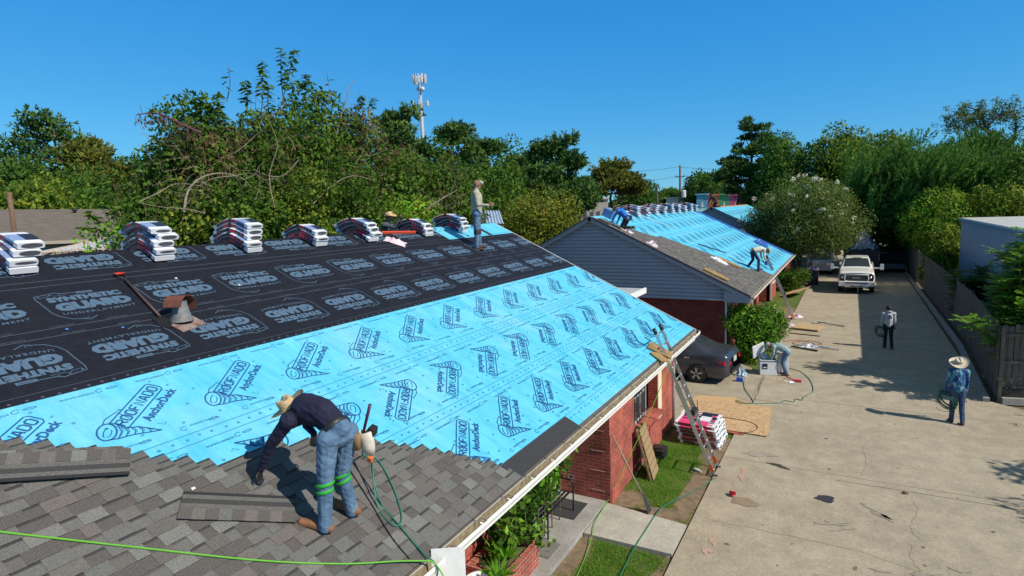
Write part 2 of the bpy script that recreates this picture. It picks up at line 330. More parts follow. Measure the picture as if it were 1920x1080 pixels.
def fastmesh(name, V, k, mats, mi=None, parent=None, smooth=False):
    V = np.ascontiguousarray(V, dtype=np.float32); n = len(V) // k
    me = bpy.data.meshes.new(name); me.vertices.add(len(V)); me.vertices.foreach_set('co', V.ravel())
    me.loops.add(n * k); me.loops.foreach_set('vertex_index', np.arange(n * k, dtype=np.int32))
    me.polygons.add(n); me.polygons.foreach_set('loop_start', np.arange(0, n * k, k, dtype=np.int32))
    try: me.polygons.foreach_set('loop_total', np.full(n, k, dtype=np.int32))
    except Exception: pass
    for m in mats: me.materials.append(m)
    if mi is not None: me.polygons.foreach_set('material_index', np.asarray(mi, dtype=np.int32))
    me.update(calc_edges=True); me.validate()
    o = bpy.data.objects.new(name, me); COL.objects.link(o)
    if parent: o.parent = parent
    return o
M['blade1'] = leafmat('grass_blade', (.13, .34, .025), (.22, .42, .05), .6, .35)
M['blade2'] = leafmat('dry_blade', (.26, .27, .07), (.2, .3, .06), .7, .3)
grass_plot('lawn', [(-4.22, 10.93), (-2.56, 10.77), (-2.56, 16.02), (-4.22, 16.36)], 5200, 1, [((-4.0, 11.3), .5, .5), ((-2.75, 12.2), .3, 1.6), ((-3.6, 15.6), .6, .7), ((-2.7, 14.6), .3, 1.2), ((-3.1, 11.0), .5, .3)])
grass_plot('lawn', [(-4.22, 5), (-2.56, 5), (-2.56, 9.6), (-4.22, 9.55)], 5200, 2, [((-4.1, 8.9), .25, .9), ((-2.65, 8.2), .15, 1.2)])
grass_plot('verge', [(-4.4, 23.35), (-3.5, 23.35), (-2.58, 22.3), (-2.56, 46), (-4.4, 46)], 350, 3, [((-3.2, 25), .5, 1), ((-3, 33), .8, 4)])
b = MB()
for i, (x, y, rx, ry, an) in enumerate([(3.9, 17.0, .22, .55, .3), (4.1, 18.1, .35, .5, 1.0), (3.95, 19.4, .12, .3, 0), (4.2, 20.3, .3, .12, .2)]):
    for k in range(130):
        a = rnd.uniform(0, 6.28); q = abs(rnd.gauss(0, .5)); px, py = x + rx * q * math.cos(a), y + ry * q * math.sin(a); s = rnd.uniform(.01, .03); t = rnd.uniform(0, 3)
        b.add([(px, py, DZ + .006), (px + s * math.cos(t), py + s * math.sin(t), DZ + .012), (px + s * .4 * math.cos(t + 1.3), py + s * .4 * math.sin(t + 1.3), DZ + .008)], [(0, 1, 2)], k % 2)
tag(b.build('leaf_litter', [mat('dry_litter', (.16, .09, .04), .9, noise=.4), mat('olive_litter', (.13, .12, .04), .9)]), 'dry brown leaf litter on the driveway by the fence corner', 'leaf litter', kind='stuff')
# stains and scraps on the driveway
def patch(name, label, cat, c, rx, ry, m, z=DZ + .007, ang=0, j=.18, **k):
    b = MB(); blob(b, c, rx, ry, z, 0, 26, j, ang); return tag(b.build(name, m), label, cat, **k)
patch('felt_scrap', 'black pointed scrap of felt in the middle of the near driveway', 'scrap', (-.28, 12.98), .21, .13, mat('tar', (.03, .032, .045), .85), j=.2)
patch('rubber_scrap', 'thin dark scrap lying flat on the driveway right of the ladder', 'scrap', (-1.3, 14.25), .24, .07, M['dark'], j=.35, ang=-.2)
b = MB(); b.lathe([(0, 0), (.05, .0), (.065, .02), (.05, .045), (0, .05)], (1.16, 13.91, DZ), 9, sy=.7); tag(b.build('stone', mat('stone', (.2, .13, .09), .9)), 'small brown stone on the joint of the near driveway', 'stone')
# ---------------------------------------------------------------- houses
class Roof:
    def __init__(s, X, Z, m, y0, y1, half): s.X, s.Z, s.m, s.y0, s.y1, s.half = X, Z, m, y0, y1, half; s.L = math.hypot(1, m); s.S = half * s.L; s.rx = X - half; s.rz = Z + m * half
    def P(s, t, q, h=0.0):
        """t along the eave (world Y), q up the slope from the eave, h above the deck"""
        return (s.X - q / s.L + h * s.m / s.L, t, s.Z + q * s.m / s.L + h / s.L)
R1 = Roof(-3.59, 2.745, .483, -2.5, 16.16, 6.375)
R2 = Roof(-3.15, 2.65, .4954, 23.2, 42.0, 6.4)
R3 = Roof(-3.3, 2.75, .5, 48.0, 66, 6.2)
def deck(R, parent, thick=.06, over=.0):
    b = MB(); L = R.L
    for sg in (1, -1):
        def Q(t, q, h):
            x, y, z = R.P(t, q, h); return (x, y, z) if sg > 0 else (2 * R.rx - x, y, z)
        h0, h1 = -thick - .09, -.004
        vs = [Q(R.y0, 0, h0), Q(R.y1, 0, h0), Q(R.y1, R.S, h0), Q(R.y0, R.S, h0), Q(R.y0, 0, h1), Q(R.y1, 0, h1), Q(R.y1, R.S, h1), Q(R.y0, R.S, h1)]
        b.add(vs, [(0, 1, 2, 3), (4, 5, 6, 7), (0, 1, 5, 4), (2, 3, 7, 6), (1, 2, 6, 5), (0, 3, 7, 4)], 0)
    return b.build('roof', [mat('roof_deck', (.10, .085, .07), .8, noise=.2)], parent, recalc=True)
def rsheet(b, R, t0, t1, q0, q1, h, mi, back=False, seg=1):
    vs = []; fs = []
    for i in range(seg + 1):
        t = t0 + (t1 - t0) * i / seg
        for q in (q0, q1):
            x, y, z = R.P(t, q, h)
            if back: x = 2 * R.rx - x
            vs.append((x, y, z))
    for i in range(seg): fs.append((2 * i, 2 * i + 2, 2 * i + 3, 2 * i + 1))
    b.add(vs, fs, mi)
def put(b, R, v2, fs, mi, org, rot, h, tmax, qlim):
    """print flat shapes onto the roof; rot in radians; anything past the edges is folded in"""
    c, s = math.cos(rot), math.sin(rot)
    P2 = [(org[0] + x * c - y * s, org[1] + x * s + y * c) for x, y in v2]
    if all(p[0] >= tmax[1] or p[0] <= tmax[0] for p in P2) or all(p[1] >= qlim[1] or p[1] <= qlim[0] for p in P2): return
    b.add([R.P(min(max(t, tmax[0]), tmax[1]), min(max(q, qlim[0]), qlim[1]), h) for t, q in P2], fs, mi)
def ellipse(cx, cy, rx, ry, a0=0, a1=360, n=18, rot=0):
    o = []
    for i in range(n + 1):
        a = math.radians(a0 + (a1 - a0) * i / n); x, y = rx * math.cos(a), ry * math.sin(a); r = math.radians(rot)
        o.append((cx + x * math.cos(r) - y * math.sin(r), cy + x * math.sin(r) + y * math.cos(r)))
    return o
LETT = {'R': [[(0, 0), (0, 1), (.8, 1), (1, .85), (1, .62), (.8, .5), (0, .5)], [(.5, .5), (1, 0)]], 'O': [[(.2, 0), (0, .18), (0, .82), (.2, 1), (.8, 1), (1, .82), (1, .18), (.8, 0), (.2, 0)]],
        'F': [[(0, 0), (0, 1), (1, 1)], [(0, .5), (.75, .5)]], 'N': [[(0, 0), (0, 1), (1, 0), (1, 1)]], 'A': [[(0, 0), (.4, 1), (.6, 1), (1, 0)], [(.15, .33), (.85, .33)]],
        'D': [[(0, 0), (0, 1), (.75, 1), (1, .8), (1, .2), (.75, 0), (0, 0)]]}
def block_word(w, x0, y0, wl, h, gap):
    out = []
    for i, ch in enumerate(w):
        for st in LETT[ch]: out.append([(x0 + i * (wl + gap) + x * wl, y0 + y * h) for x, y in st])
    return out
def tornado_logo(detail=2):
    """shapes in metres, origin at banner lower-left corner; each item (verts, faces, height, kind)"""
    it = []; th = math.radians(37); c, s = math.cos(th), math.sin(th)
    def rot(ps): return [(x * c - y * s + .03, x * s + y * c - .07) for x, y in ps]
    # banner frame with block capitals, then the slab line under it
    W, H = .79, .155
    fr = [(0, -.03), (W - .03, -.03), (W, 0), (W, H - .03), (W - .03, H), (0, H)]
    it.append((*stroke2d(rot(fr), .016, True), 1, 0))
    for st in block_word('ROOFNADO', .035, .012, .066, .10, .027): it.append((*stroke2d(rot(st), .021), 1, 0))
    v, f = text2d('AnchorDeck', .035, .63, .105); it.append((rot([(x + .18, y - .175) for x, y in v]), f, 1, 0))
    v, f = text2d('TM', .0, .04, .025); it.append((rot([(x + W + .03, y + .13) for x, y in v]), f, 1, 0)); it.append((rot([(x + W + .04, y - .06) for x, y in v]), f, 1, 0))
    # whirlwind: a wide mouth at upper left, bands tapering to a point at lower right
    it.append((*stroke2d(ellipse(-.13, -.05, .13, .085, 0, 360, 22, 62), .017, True), 1, 0))
    it.append((*stroke2d(ellipse(-.135, -.05, .075, .022, 20, 190, 10, 52), .011), 1, 0)); it.append((*stroke2d(ellipse(-.12, -.075, .06, .018, 150, 330, 10, 52), .009), 1, 0))
    top = [(-.05, .065), (.0, .02), (.03, -.05), (.08, -.09), (.14, -.11), (.20, -.17), (.30, -.27)]; bot = [(-.17, -.165), (-.09, -.19), (-.02, -.195), (.06, -.205), (.13, -.225), (.20, -.245), (.30, -.27)]
    it.append((*stroke2d(top, .017), 1, 0)); it.append((*stroke2d(bot, .017), 1, 0))
    for i in range(1, 6):
        a, d = Vector(top[i]), Vector(bot[i]); m = (a + d) / 2 + Vector((.035, -.02)) * (1 - i * .12); it.append((*stroke2d([tuple(a), tuple(m.lerp(a, .4)), tuple(m), tuple(d)], .012), 1, 0))
        if detail > 1: it.append((*stroke2d([tuple(a + Vector((.02, -.01))), tuple(m + Vector((.015, 0))), tuple(d + Vector((.03, .02)))], .006), 1, 0))
    it.append((*stroke2d([(-.11, .075), (-.06, .14), (.09, .205), (.11, .12), (.14, .06)], .012), 1, 0))
    it.append((*stroke2d([(.32, -.155), (.37, -.205), (.40, -.165)], .006), 1, 0))
    return it
def guard_logo():
    it = []
    v, f = text2d('SYNTHETIC', .075, .87, .125, .92); it.append(([(x + .09, y + .50) for x, y in v], f, 1, 0))
    v, f = text2d('GUARD', .085, .90, .205, .94); it.append(([(x + .10, y + .26) for x, y in v], f, 1, 0))
    v, f = text2d('UNDERLAYMENT', .008, .86, .05, 1.25); it.append(([(x + .12, y + .155 + .14 * (x - .43) ** 2) for x, y in v], f, 1, 0))
    it.append(([(.47, .655), (.66, .655), (.66, .705), (.47, .705)], [(0, 1, 2, 3)], 1, 0))
    v, f = text2d('LAMTEC', .0, .15, .028); it.append(([(x + .49, y + .666) for x, y in v], f, 2, 2))
    sh = [(.47, .69), (.30, .70), (.24, .735), (.12, .71), (0, .69), (-.01, .62), (.01, .40), (.02, .26), (.06, .16), (.16, .06), (.24, .04), (.33, 0), (.44, .06)]
    it.append((*stroke2d(sh, .011), 1, 0)); it.append((*stroke2d([(.03, .64), (.14, .655), (.15, .68)], .008), 1, 0)); it.append((*stroke2d([(.19, .68), (.2, .655), (.34, .66)], .008), 1, 0))
    it.append((*stroke2d([(.28, .06), (.28, .03), (.33, .03), (.33, .06)], .008), 1, 0))
    for x, y in ((.035, .665), (.17, .69), (.28, .7)): v = ellipse(x, y, .013, .013, 0, 330, 7); it.append((v, [tuple(range(len(v)))], 1, 0))
    return it
TL, GL = tornado_logo(), guard_logo()
def print_row(b, R, items, starts, q, rot, tm, ql, mi=(1, 2, 0)):
    for t in starts:
        for v, f, lay, k in items: put(b, R, v, f, mi[k], (t, q), rot, .006 + .0018 * lay, tm, ql)
def mini_marks(b, R, q, t0, t1, step, flip, tm, ql, ink, off=0):
    """the small line of marks along each lap: capsule, word, tiny swirl"""
    t = t0 + off
    while t < t1:
        v = stroke2d(ellipse(0, 0, .058, .014, 0, 360, 10), .011, True)
        put(b, R, [(x, y) for x, y in v[0]], v[1], ink, (t, q), 0, .0078, tm, ql)
        w, f = text2d('ROOFNADO AnchorDeck', .03, .32, .030); s = math.pi if flip else 0
        put(b, R, w, f, ink, (t + (.48 if not flip else -.18), q + (0.0 if not flip else .02)) if not flip else (t - .18, q), s, .0078, tm, ql)
        e = stroke2d(ellipse(0, 0, .038, .026, 0, 300, 9), .010); put(b, R, e[0], e[1], ink, (t + (.40 if not flip else -.12), q), .4, .0078, tm, ql)
        t += step
def nail_dots(b, R, t0, t1, q0, q1, st, sq, ink, tm, ql, r=.015):
    q = q0; j = 0
    while q < q1:
        t = t0 + (j % 2) * st / 2
        while t < t1:
            e = stroke2d(ellipse(0, 0, r, r * .8, 0, 360, 6), .010, True); put(b, R, e[0], e[1], ink, (t + rnd.gauss(0, .01), q + rnd.gauss(0, .01)), 0, .0078, tm, ql); t += st
        q += sq; j += 1
def lap_line(b, R, t0, t1, q, w, ink, h=.0078):
    n = 14; vs = []; fs = []
    for i in range(n + 1):
        t = t0 + (t1 - t0) * i / n; vs += [R.P(t, q - w / 2, h), R.P(t, q + w / 2, h)]
    for i in range(n): fs.append((2 * i, 2 * i + 2, 2 * i + 3, 2 * i + 1))
    b.add(vs, fs, ink)
SHC = [(.136, .134, .125), (.122, .111, .103), (.170, .173, .160), (.098, .088, .082), (.140, .126, .117), (.130, .133, .125)]
def shingle_mats():
    out = []
    for i, c in enumerate(SHC):
        m = mat('shingle_granules', c, .95) if False else mat('shingle_granules_%s' % 'abcdef'[i], c, .95, bump=.5, bscale=160)
        b = m.node_tree.nodes['Principled BSDF']; tc = nd(m, 'ShaderNodeTexCoord'); n = nd(m, 'ShaderNodeTexNoise', Scale=95.0, Detail=3.0, Roughness=.8); lk(m, tc.outputs['Object'], n.inputs['Vector'])
        r = m.node_tree.nodes.new('ShaderNodeValToRGB'); r.color_ramp.elements[0].position = .3; r.color_ramp.elements[1].position = .7
        r.color_ramp.elements[0].color = (*[x * .5 for x in c], 1); r.color_ramp.elements[1].color = (*[x * 1.6 for x in c], 1); lk(m, n.outputs['Fac'], r.inputs[0]); lk(m, r.outputs[0], b.inputs['Base Color'])
        out.append(m)
    return out
SHM = shingle_mats(); TAR = mat('asphalt_edge', (.02, .02, .022), .7); HEAD = mat('shingle_headlap', (.115, .112, .105), .95, noise=.35, nscale=60, bump=.4, bscale=160); BAND = mat('shingle_dark_band', (.045, .045, .045), .95, noise=.3, nscale=70)
def course(b, R, q, t0, t1, expo=.143, full=.337, h0=.016, h1=.004, wmin=.1, wmax=.26, fine=True):
    def H(x): return h0 + (h1 - h0) * x / full + .003
    # band layout: exposed zone / granule headlap / tar line / top edge
    zones = [(expo, full * .62, 7), (full * .62, full * .70, 8), (full * .70, full * .93, 7), (full * .93, full, 6)]
    def quad(a, c, x0, x1, hb, mi): b.add([R.P(a, q + x0, H(x0) + hb), R.P(c, q + x0, H(x0) + hb), R.P(c, q + x1, H(x1) + hb), R.P(a, q + x1, H(x1) + hb)], [(0, 1, 2, 3)], mi)
    if fine:
        for x0, x1, mi in zones: quad(max(t0, t1 - 1.1), t1, x0, x1, 0, mi)
    b.add([R.P(t0, q, .003), R.P(t1, q, .003), R.P(t1, q, H(0)), R.P(t0, q, H(0))], [(0, 1, 2, 3)], 6)
    b.add([R.P(t1, q, .003), R.P(t1, q + full, .003), R.P(t1, q + full, H(full)), R.P(t1, q, H(0))], [(0, 1, 2, 3)], 6)
    t = t1; tooth = rnd.random() < .5
    while t > t0:
        w = rnd.uniform(wmin, wmax); a = max(t0, t - w); mi = rnd.choice([0, 1, 2, 3, 4, 5] if tooth else [0, 1, 3, 3, 5]); hb = .0045 if tooth else 0
        m = a
        if fine:  # thin darker granule line at the head of the lower layer
            quad(a, t, 0, expo * (.82 if not tooth else 1), hb, mi)
            if not tooth: quad(a, t, expo * .82, expo, 0, 8 if rnd.random() < .45 else 3)
        else: quad(a, t, 0, expo, hb, mi)
        if tooth:
            b.add([R.P(a, q, H(0)), R.P(t, q, H(0)), R.P(t, q, H(0) + hb), R.P(a, q, H(0) + hb)], [(0, 1, 2, 3)], 6)
            for e in (a, t): b.add([R.P(e, q, H(0)), R.P(e, q + expo, H(expo)), R.P(e, q + expo, H(expo) + hb), R.P(e, q, H(0) + hb)], [(0, 1, 2, 3)], 6)
        t = a; tooth = not tooth
def S1(t):
    pts = [(-3, 8.6), (2.14, 3.43), (3.5, 2.08), (4.2, 2.02), (5.0, 1.60), (5.7, .92), (6.3, .14), (6.45, 0)]
    for (a, p), (c, r) in zip(pts, pts[1:]):
        if t <= c: return p + (r - p) * (t - a) / (c - a)
    return 0
def house_base(name, R, label, yfront, cat='house'):
    e = empty(name, (R.rx, (R.y0 + R.y1) / 2, 0), 0, label, cat); return e
def kid(o, e):
    """parent to an empty while keeping world coordinates"""
    o.parent = e; o.matrix_parent_inverse = Matrix.Translation(-e.location); return o
def gable(b, R, y, yi, wx0, wx1, z0, mi=0, lap=.115):
    """clapboards: real lapped boards filling the gable triangle, facing -Y"""
    z = z0
    while z < R.rz - .12:
        zt = z + lap
        def xs(zz): d = (R.rz - .10 - zz) / R.m; return (max(wx0, R.rx - d), min(wx1, R.rx + d))
        a0, a1 = xs(z); c0, c1 = xs(min(zt, R.rz - .1))
        zm, zn = z + lap * .66, z + lap * .76; (m0, m1), (n0, n1) = xs(min(zm, R.rz - .1)), xs(min(zn, R.rz - .1)); b.add([(a0, y - .034, z), (a1, y - .034, z), (m1, y - .034, zm), (m0, y - .034, zm)], [(0, 1, 2, 3)], mi); b.add([(m0, y - .034, zm), (m1, y - .034, zm), (n1, y, zn), (n0, y, zn)], [(0, 1, 2, 3)], mi); b.add([(n0, y, zn), (n1, y, zn), (c1, y, zt), (c0, y, zt)], [(0, 1, 2, 3)], mi)
        b.add([(a0, y, z), (a1, y, z), (a1, y - .034, z), (a0, y - .034, z)], [(0, 1, 2, 3)], mi)
        z = zt
def rake(b, R, y, mi, w=.16, d=.03, drop=.15):
    for sg in (1, -1):
        p = []
        for q, h in ((-.05, -drop - .0), (R.S, -drop), (R.S, -drop - w), (-.05, -drop - w)):
            x, _, z = R.P(0, q, h + .15); x = x if sg > 0 else 2 * R.rx - x; p.append((x, z))
        b.prism(p if sg > 0 else p[::-1], 'y', y - d, y, mi)
# ---- house one (near) ----
H1 = house_base('brick_house', R1, 'nearest brick house with black and bright blue underlayment and part-laid shingles', 0)
roof1 = kid(deck(R1, H1), H1); roof1.location = (0, 0, 0)
tm, ql = (-2.4, 16.13), (.02, 7.02)
b = MB()
for i, (q0, q1) in enumerate(((2.76, 3.97), (1.52, 2.80), (.07, 1.56))): rsheet(b, R1, -2.45, 16.14, q0, q1, .003 + .0015 * (2 - i) , 0, seg=10)
tmb = (-2.3, 16.12)
print_row(b, R1, TL, [2.99 + 1.152 * k for k in range(-2, 12)], 3.24, 0, tmb, ql)
print_row(b, R1, TL, [6.37 + 1.152 * k for k in range(-3, 10)], 2.15, math.pi, tmb, ql)
print_row(b, R1, TL, [7.05 + 1.14 * k for k in range(-2, 9)], .76, 0, tmb, ql)
for q in (2.775, 2.62, 1.545, 1.40, .33): lap_line(b, R1, 1.0, 16.12, q, .008, 2, .0085)
for q, fl in ((3.86, True), (2.88, False), (2.52, True), (1.64, False), (1.31, True), (.41, False)): mini_marks(b, R1, q, .8, 16, .75, fl, tmb, ql, 2, off=(q * 7.3) % .7)
for q in (2.70, 1.47): nail_dots(b, R1, 1.0, 16.1, q, q + .01, .15, .1, 2, tmb, ql, .014)
for q0 in (2.98, 1.78, .52): nail_dots(b, R1, 1.0, 16.1, q0, q0 + .72, .42, .24, 2, tmb, ql)
nail_dots(b, R1, 8, 16.1, .25, .26, .15, .1, 2, tmb, ql, .014)
o = b.build('blue_underlayment', [M['blue'], M['bluep'], M['blueq']], roof1)
b = MB()
for i, (q0, q1) in enumerate(((6.20, 7.05), (5.03, 6.27), (3.95, 5.12))): rsheet(b, R1, -2.45, 16.15, q0, q1, .0075 + .0012 * (2 - i), 0, seg=8)
def shift(items, d): return [(v, f, l + 2, k) for v, f, l, k in items]
G2 = shift(GL, 2)
print_row(b, R1, G2, [3.35 + 1.205 * k for k in range(-3, 11)], 5.27, 0, tm, ql, (1, 1, 0)); print_row(b, R1, G2, [5.58 + 1.2 * k for k in range(-2, 10)], 4.96, math.pi, tm, ql, (1, 1, 0)); print_row(b, R1, G2, [4.84 + 1.2 * k for k in range(-1, 8)], 7.24, math.pi, tm, ql, (1, 1, 0))
for q in (6.34, 6.20, 5.19, 5.02, 4.06): lap_line(b, R1, -1, 16.13, q, .009 if q > 4.5 else .006, 2, .0125)
for q in (6.27, 5.10, 3.99): nail_dots(b, R1, -1, 16.1, q, q + .01, .14, .1, 2, tm, ql, .012)
b.v = [(x, y, z + .001) for x, y, z in b.v]
t = -.5
while t < 15.8:
    for q, rt in ((5.215, 0), (5.06, math.pi)):
        v, f = text2d('Lamtec.com', .01, .25, .025); put(b, R1, v, f, 2, (t + (.3 if rt else 0), q), rt, .0135, tm, ql)
    t += .62
b.build('black_underlayment', [M['blk'], M['blkp'], M['blkq']], roof1)
# blue offcut patch by the ridge at the far end, with a dark strip laid across it
b = MB(); rsheet(b, R1, 12.75, 16.13, 6.29, 7.04, .018, 0); rsheet(b, R1, 14.75, 14.95, 6.30, 7.04, .0225, 1); lap_line(b, R1, 12.8, 16.1, 6.36, .008, 2, .021)
print_row(b, R1, [(v, f, l + 7, k) for v, f, l, k in TL], [13.3, 14.2, 15.2], 7.25, math.pi, (12.8, 16.12), (6.3, 7.02), (2, 2, 0))
b.build('blue_ridge_patch', [M['blue'], mat('dark_strip', (.03, .032, .04), .8), M['bluep']], roof1)
b = MB(); rsheet(b, R1, -2.4, 8.22, .03, .325, .012, 0); b.build('starter_strip', [mat('starter_shingle', (.035, .036, .04), .95, noise=.3, nscale=40)], roof1)
b = MB(); i = 0; e = .143
while i * e < 6.9:
    q = .02 + i * e; tt = 6.45
    while tt > -2.4 and S1(tt) < q + e * .95: tt -= .01
    if tt > -1.5: course(b, R1, q, -2.2 if q > 2.6 else -.6, tt + rnd.uniform(-.02, .02))
    i += 1
b.build('laid_shingles', SHM + [TAR, HEAD, BAND], roof1)
# far slope, simple dark felt
b = MB(); rsheet(b, R1, -2.45, 16.14, 0, R1.S, .004, 0, back=True); b.build('rear_slope_felt', M['blk'], roof1)
# drip edge and rake metal
b = MB(); rk = R1
for sg in (1, -1):
    vs = [rk.P(16.165, 0, .012), rk.P(16.165, rk.S, .012), rk.P(16.165, rk.S, -.16), rk.P(16.165, 0, -.16)]; vs = [(x if sg > 0 else 2 * rk.rx - x, y, z) for x, y, z in vs]
    w = [(x, y + .03, z) for x, y, z in vs]; b.add(vs + w, [(0, 1, 2, 3), (4, 5, 6, 7), (0, 1, 5, 4), (2, 3, 7, 6), (0, 3, 7, 4), (1, 2, 6, 5)], 0)
b.build('rake_board', M['white'], roof1, recalc=True)
def gutter(R, y0, y1, roof, hang=.61, col=None):
    x0 = R.X + .004; zt = R.Z - .01; b = MB(); w = .10; dp = .10
    prof = [(x0, zt), (x0, zt - dp), (x0 + w * .8, zt - dp), (x0 + w, zt - dp * .45), (x0 + w, zt - .012), (x0 + w + .010, zt - .012), (x0 + w + .010, zt - .045), (x0 + w + .012, zt - dp * .5), (x0 + w * .88, zt - dp - .012), (x0 - .012, zt - dp - .012), (x0 - .012, zt)]
    n = len(prof)
    for i in range(n):
        j = (i + 1) % n; b.add([(prof[i][0], y0, prof[i][1]), (prof[i][0], y1, prof[i][1]), (prof[j][0], y1, prof[j][1]), (prof[j][0], y0, prof[j][1])], [(0, 1, 2, 3)], 1 if i < 4 else 0)
    for y in (y0, y1): b.add([(p[0], y, p[1]) for p in prof], [tuple(range(n))], 0)
    g_ = b.build('gutter', [M['white'], M['gut']], roof)
    y = y0 + .3
    while y < y1:
        h = MB(); h.tube([(x0 - .05, y, zt + .025), (x0 + .05, y, zt + .012), (x0 + w + .015, y + .01, zt - .004), (x0 + w + .015, y + .09, zt - .004), (x0 + .03, y + .085, zt + .008)], .0045, 0, 5); h.build('gutter_hanger', M['alu'], g_); y += hang
    # leaves and grit lying in the trough
    lf = MB()
    for k in range(int((y1 - y0) * 14)):
        yy = rnd.uniform(y0, y1); xx = x0 + rnd.uniform(.01, w * .85); s = rnd.uniform(.008, .03); a = rnd.uniform(0, 3.1)
        lf.add([(xx, yy, zt - dp + .012), (xx + s * math.cos(a), yy + s * math.sin(a), zt - dp + .022), (xx - s * .5 * math.sin(a), yy + s * .5, zt - dp + .014)], [(0, 1, 2)], 0)
    lf.build('gutter_debris', mat('gutter_debris', (.07, .045, .025), .95), g_); return g_
gutter(R1, -2.5, 16.18, roof1)
# soffit, fascia
b = MB(); b.box((-3.6 - .27, 6.8, 2.50), (.52, 18.6, .03)); b.box((-3.612, 6.8, 2.56), (.02, 18.6, .14)); kid(b.build('soffit', M['white']), H1)
# walls: brick wing with a recessed window bay, porch recess behind it
WX = -4.15; b = MB()
b.box((WX - .12, 11.67, 1.24), (.24, 1.56 , 2.5)); b.box((WX - .12, 13.40, .50), (.24, 1.9, 1.0)); b.box((WX - .12, 13.40, 2.40), (.24, 1.9, .18)); b.box((WX - .12, 15.11, 1.24), (.24, 1.52, 2.5))
b.box((WX - .45, 13.4, 1.24), (.2, 1.9, 2.5))
b.box((-4.87, 10.99, 1.24), (.96, .2, 2.5)); b.box((-4.28, 10.985, 1.24), (.22, .19, 2.5))
b.box((-10.2, 15.8, 1.24), (11.8, .2, 2.5)); b.box((-5.5, 4.2, 1.24), (.2, 13.3, 2.5)); b.box((-16, 6.6, 1.24), (.2, 18, 2.5))
w1 = kid(b.build('wall', M['brick']), H1)
b = MB(); 
for t in (.32, .75, 1.18, 1.62, 2.02): b.box((-4.42, 10.886, t), (.30, .01, .007))
b.build('brick_joint', mat('pink_mortar', (.5, .34, .3), .9), w1)
b = MB(); gy = 16.0
b.prism([(-3.9, 2.45), (-16.1, 2.45), (R1.rx, R1.rz - .2)], 'y', 15.75, 15.95); kid(b.build('gable_wall', M['siding']), H1)
b = MB(); b.box((WX - .02, 13.40, .985), (.34, 1.98, .07), rot=(0, .08, 0)); b.build('sill', M['brick'], w1)
# window with grid bars, set back in the bay
def window(parent, x, y0, y1, z0, z1, face=1, bars=2, frame=None, name='window'):
    b = MB(); d = .05 * face; t = .05
    b.box((x, (y0 + y1) / 2, z1 - t / 2), (.07, y1 - y0, t)); b.box((x, (y0 + y1) / 2, z0 + t / 2), (.07, y1 - y0, t))
    for y in (y0 + t / 2, y1 - t / 2): b.box((x, y, (z0 + z1) / 2), (.07, t, z1 - z0 - 2 * t))
    f = b.build(name, frame or M['white'], parent); s = MB(); s.box((x, (y0 + y1) / 2, (z0 + z1) / 2), (.045, y1 - y0 - 2 * t, .035))
    for k in range(1, bars + 1): s.box((x, y0 + (y1 - y0) * k / (bars + 1), (z0 + z1) / 2), (.04, .022, z1 - z0 - 2 * t))
    s.build('sash', frame or M['white'], f); p = MB(); p.box((x - .02 * face, (y0 + y1) / 2, (z0 + z1) / 2), (.01, y1 - y0 - 2 * t, z1 - z0 - 2 * t)); p.build('pane', M['glass'], f); return f
o = window(None, WX - .18, 12.50, 13.86, 1.03, 2.30, frame=mat('grey_window_frame', (.36, .38, .37), .5)); kid(o, H1)
b = MB(); b.box((WX - .06, 14.52, 1.53), (.16, .3, 1.6)); kid(b.build('shutter', M['cream'], bevel=.006), H1)
# dark burglar bars are thin verticals in front of the glass
b = MB()
for k in range(7): b.tube([(WX - .1, 12.6 + k * .195, 1.06), (WX - .1, 12.6 + k * .195, 2.27)], .008, 0, 5)
for z in (1.2, 2.15): b.tube([(WX - .1, 12.53, z), (WX - .1, 13.85, z)], .008, 0, 5)
kid(b.build('window_bars', M['blackm']), H1)
b = MB(); b.tube([(WX + .035, 15.80, .08), (WX + .035, 15.80, 2.3), (WX + .2, 15.8, 2.45), (-3.55, 15.82, 2.62)], .04, 0, 8); b.tube([(WX + .035, 15.80, .12), (WX + .12, 15.78, .05), (WX + .22, 15.76, .05)], .04, 0, 8)
kid(b.build('downspout', M['white']), H1)
# front door in its white frame, on the recessed wall
d = MB(); d.box((-5.39, 10.78, 1.25), (.09, .10, 2.26)); d.box((-5.39, 9.70, 1.25), (.09, .10, 2.26)); d.box((-5.39, 10.24, 2.42), (.09, 1.18, .08)); d.box((-5.33, 10.85, 1.22), (.05, .06, 2.3))
df = kid(d.build('door_frame', M['white']), H1)
d = MB(); d.box((-5.385, 10.24, 1.25), (.05, .98, 2.24)); dd = d.build('door', mat('grey_door', (.30, .32, .33), .5), df, bevel=.004)
d = MB(); d.box((-5.352, 10.24, 1.75), (.02, .7, .8)); d.box((-5.352, 10.24, .72), (.02, .7, .7)); d.build('screen', mat('screen_mesh', (.07, .08, .09), .6), dd)
d = MB(); d.tube([(-5.35, 9.82, 1.15), (-5.30, 9.82, 1.15), (-5.30, 9.90, 1.15)], .012); d.build('door_handle', M['chrome'], dd)
b = MB(); b.box((-5.03, 10.882, .50), (.12, .014, .08)); b.box((-5.055, 10.872, .50), (.035, .012, .05), 1); b.box((-5.005, 10.872, .50), (.035, .012, .05), 1); kid(b.build('outlet', [M['alu'], M['black']]), H1)
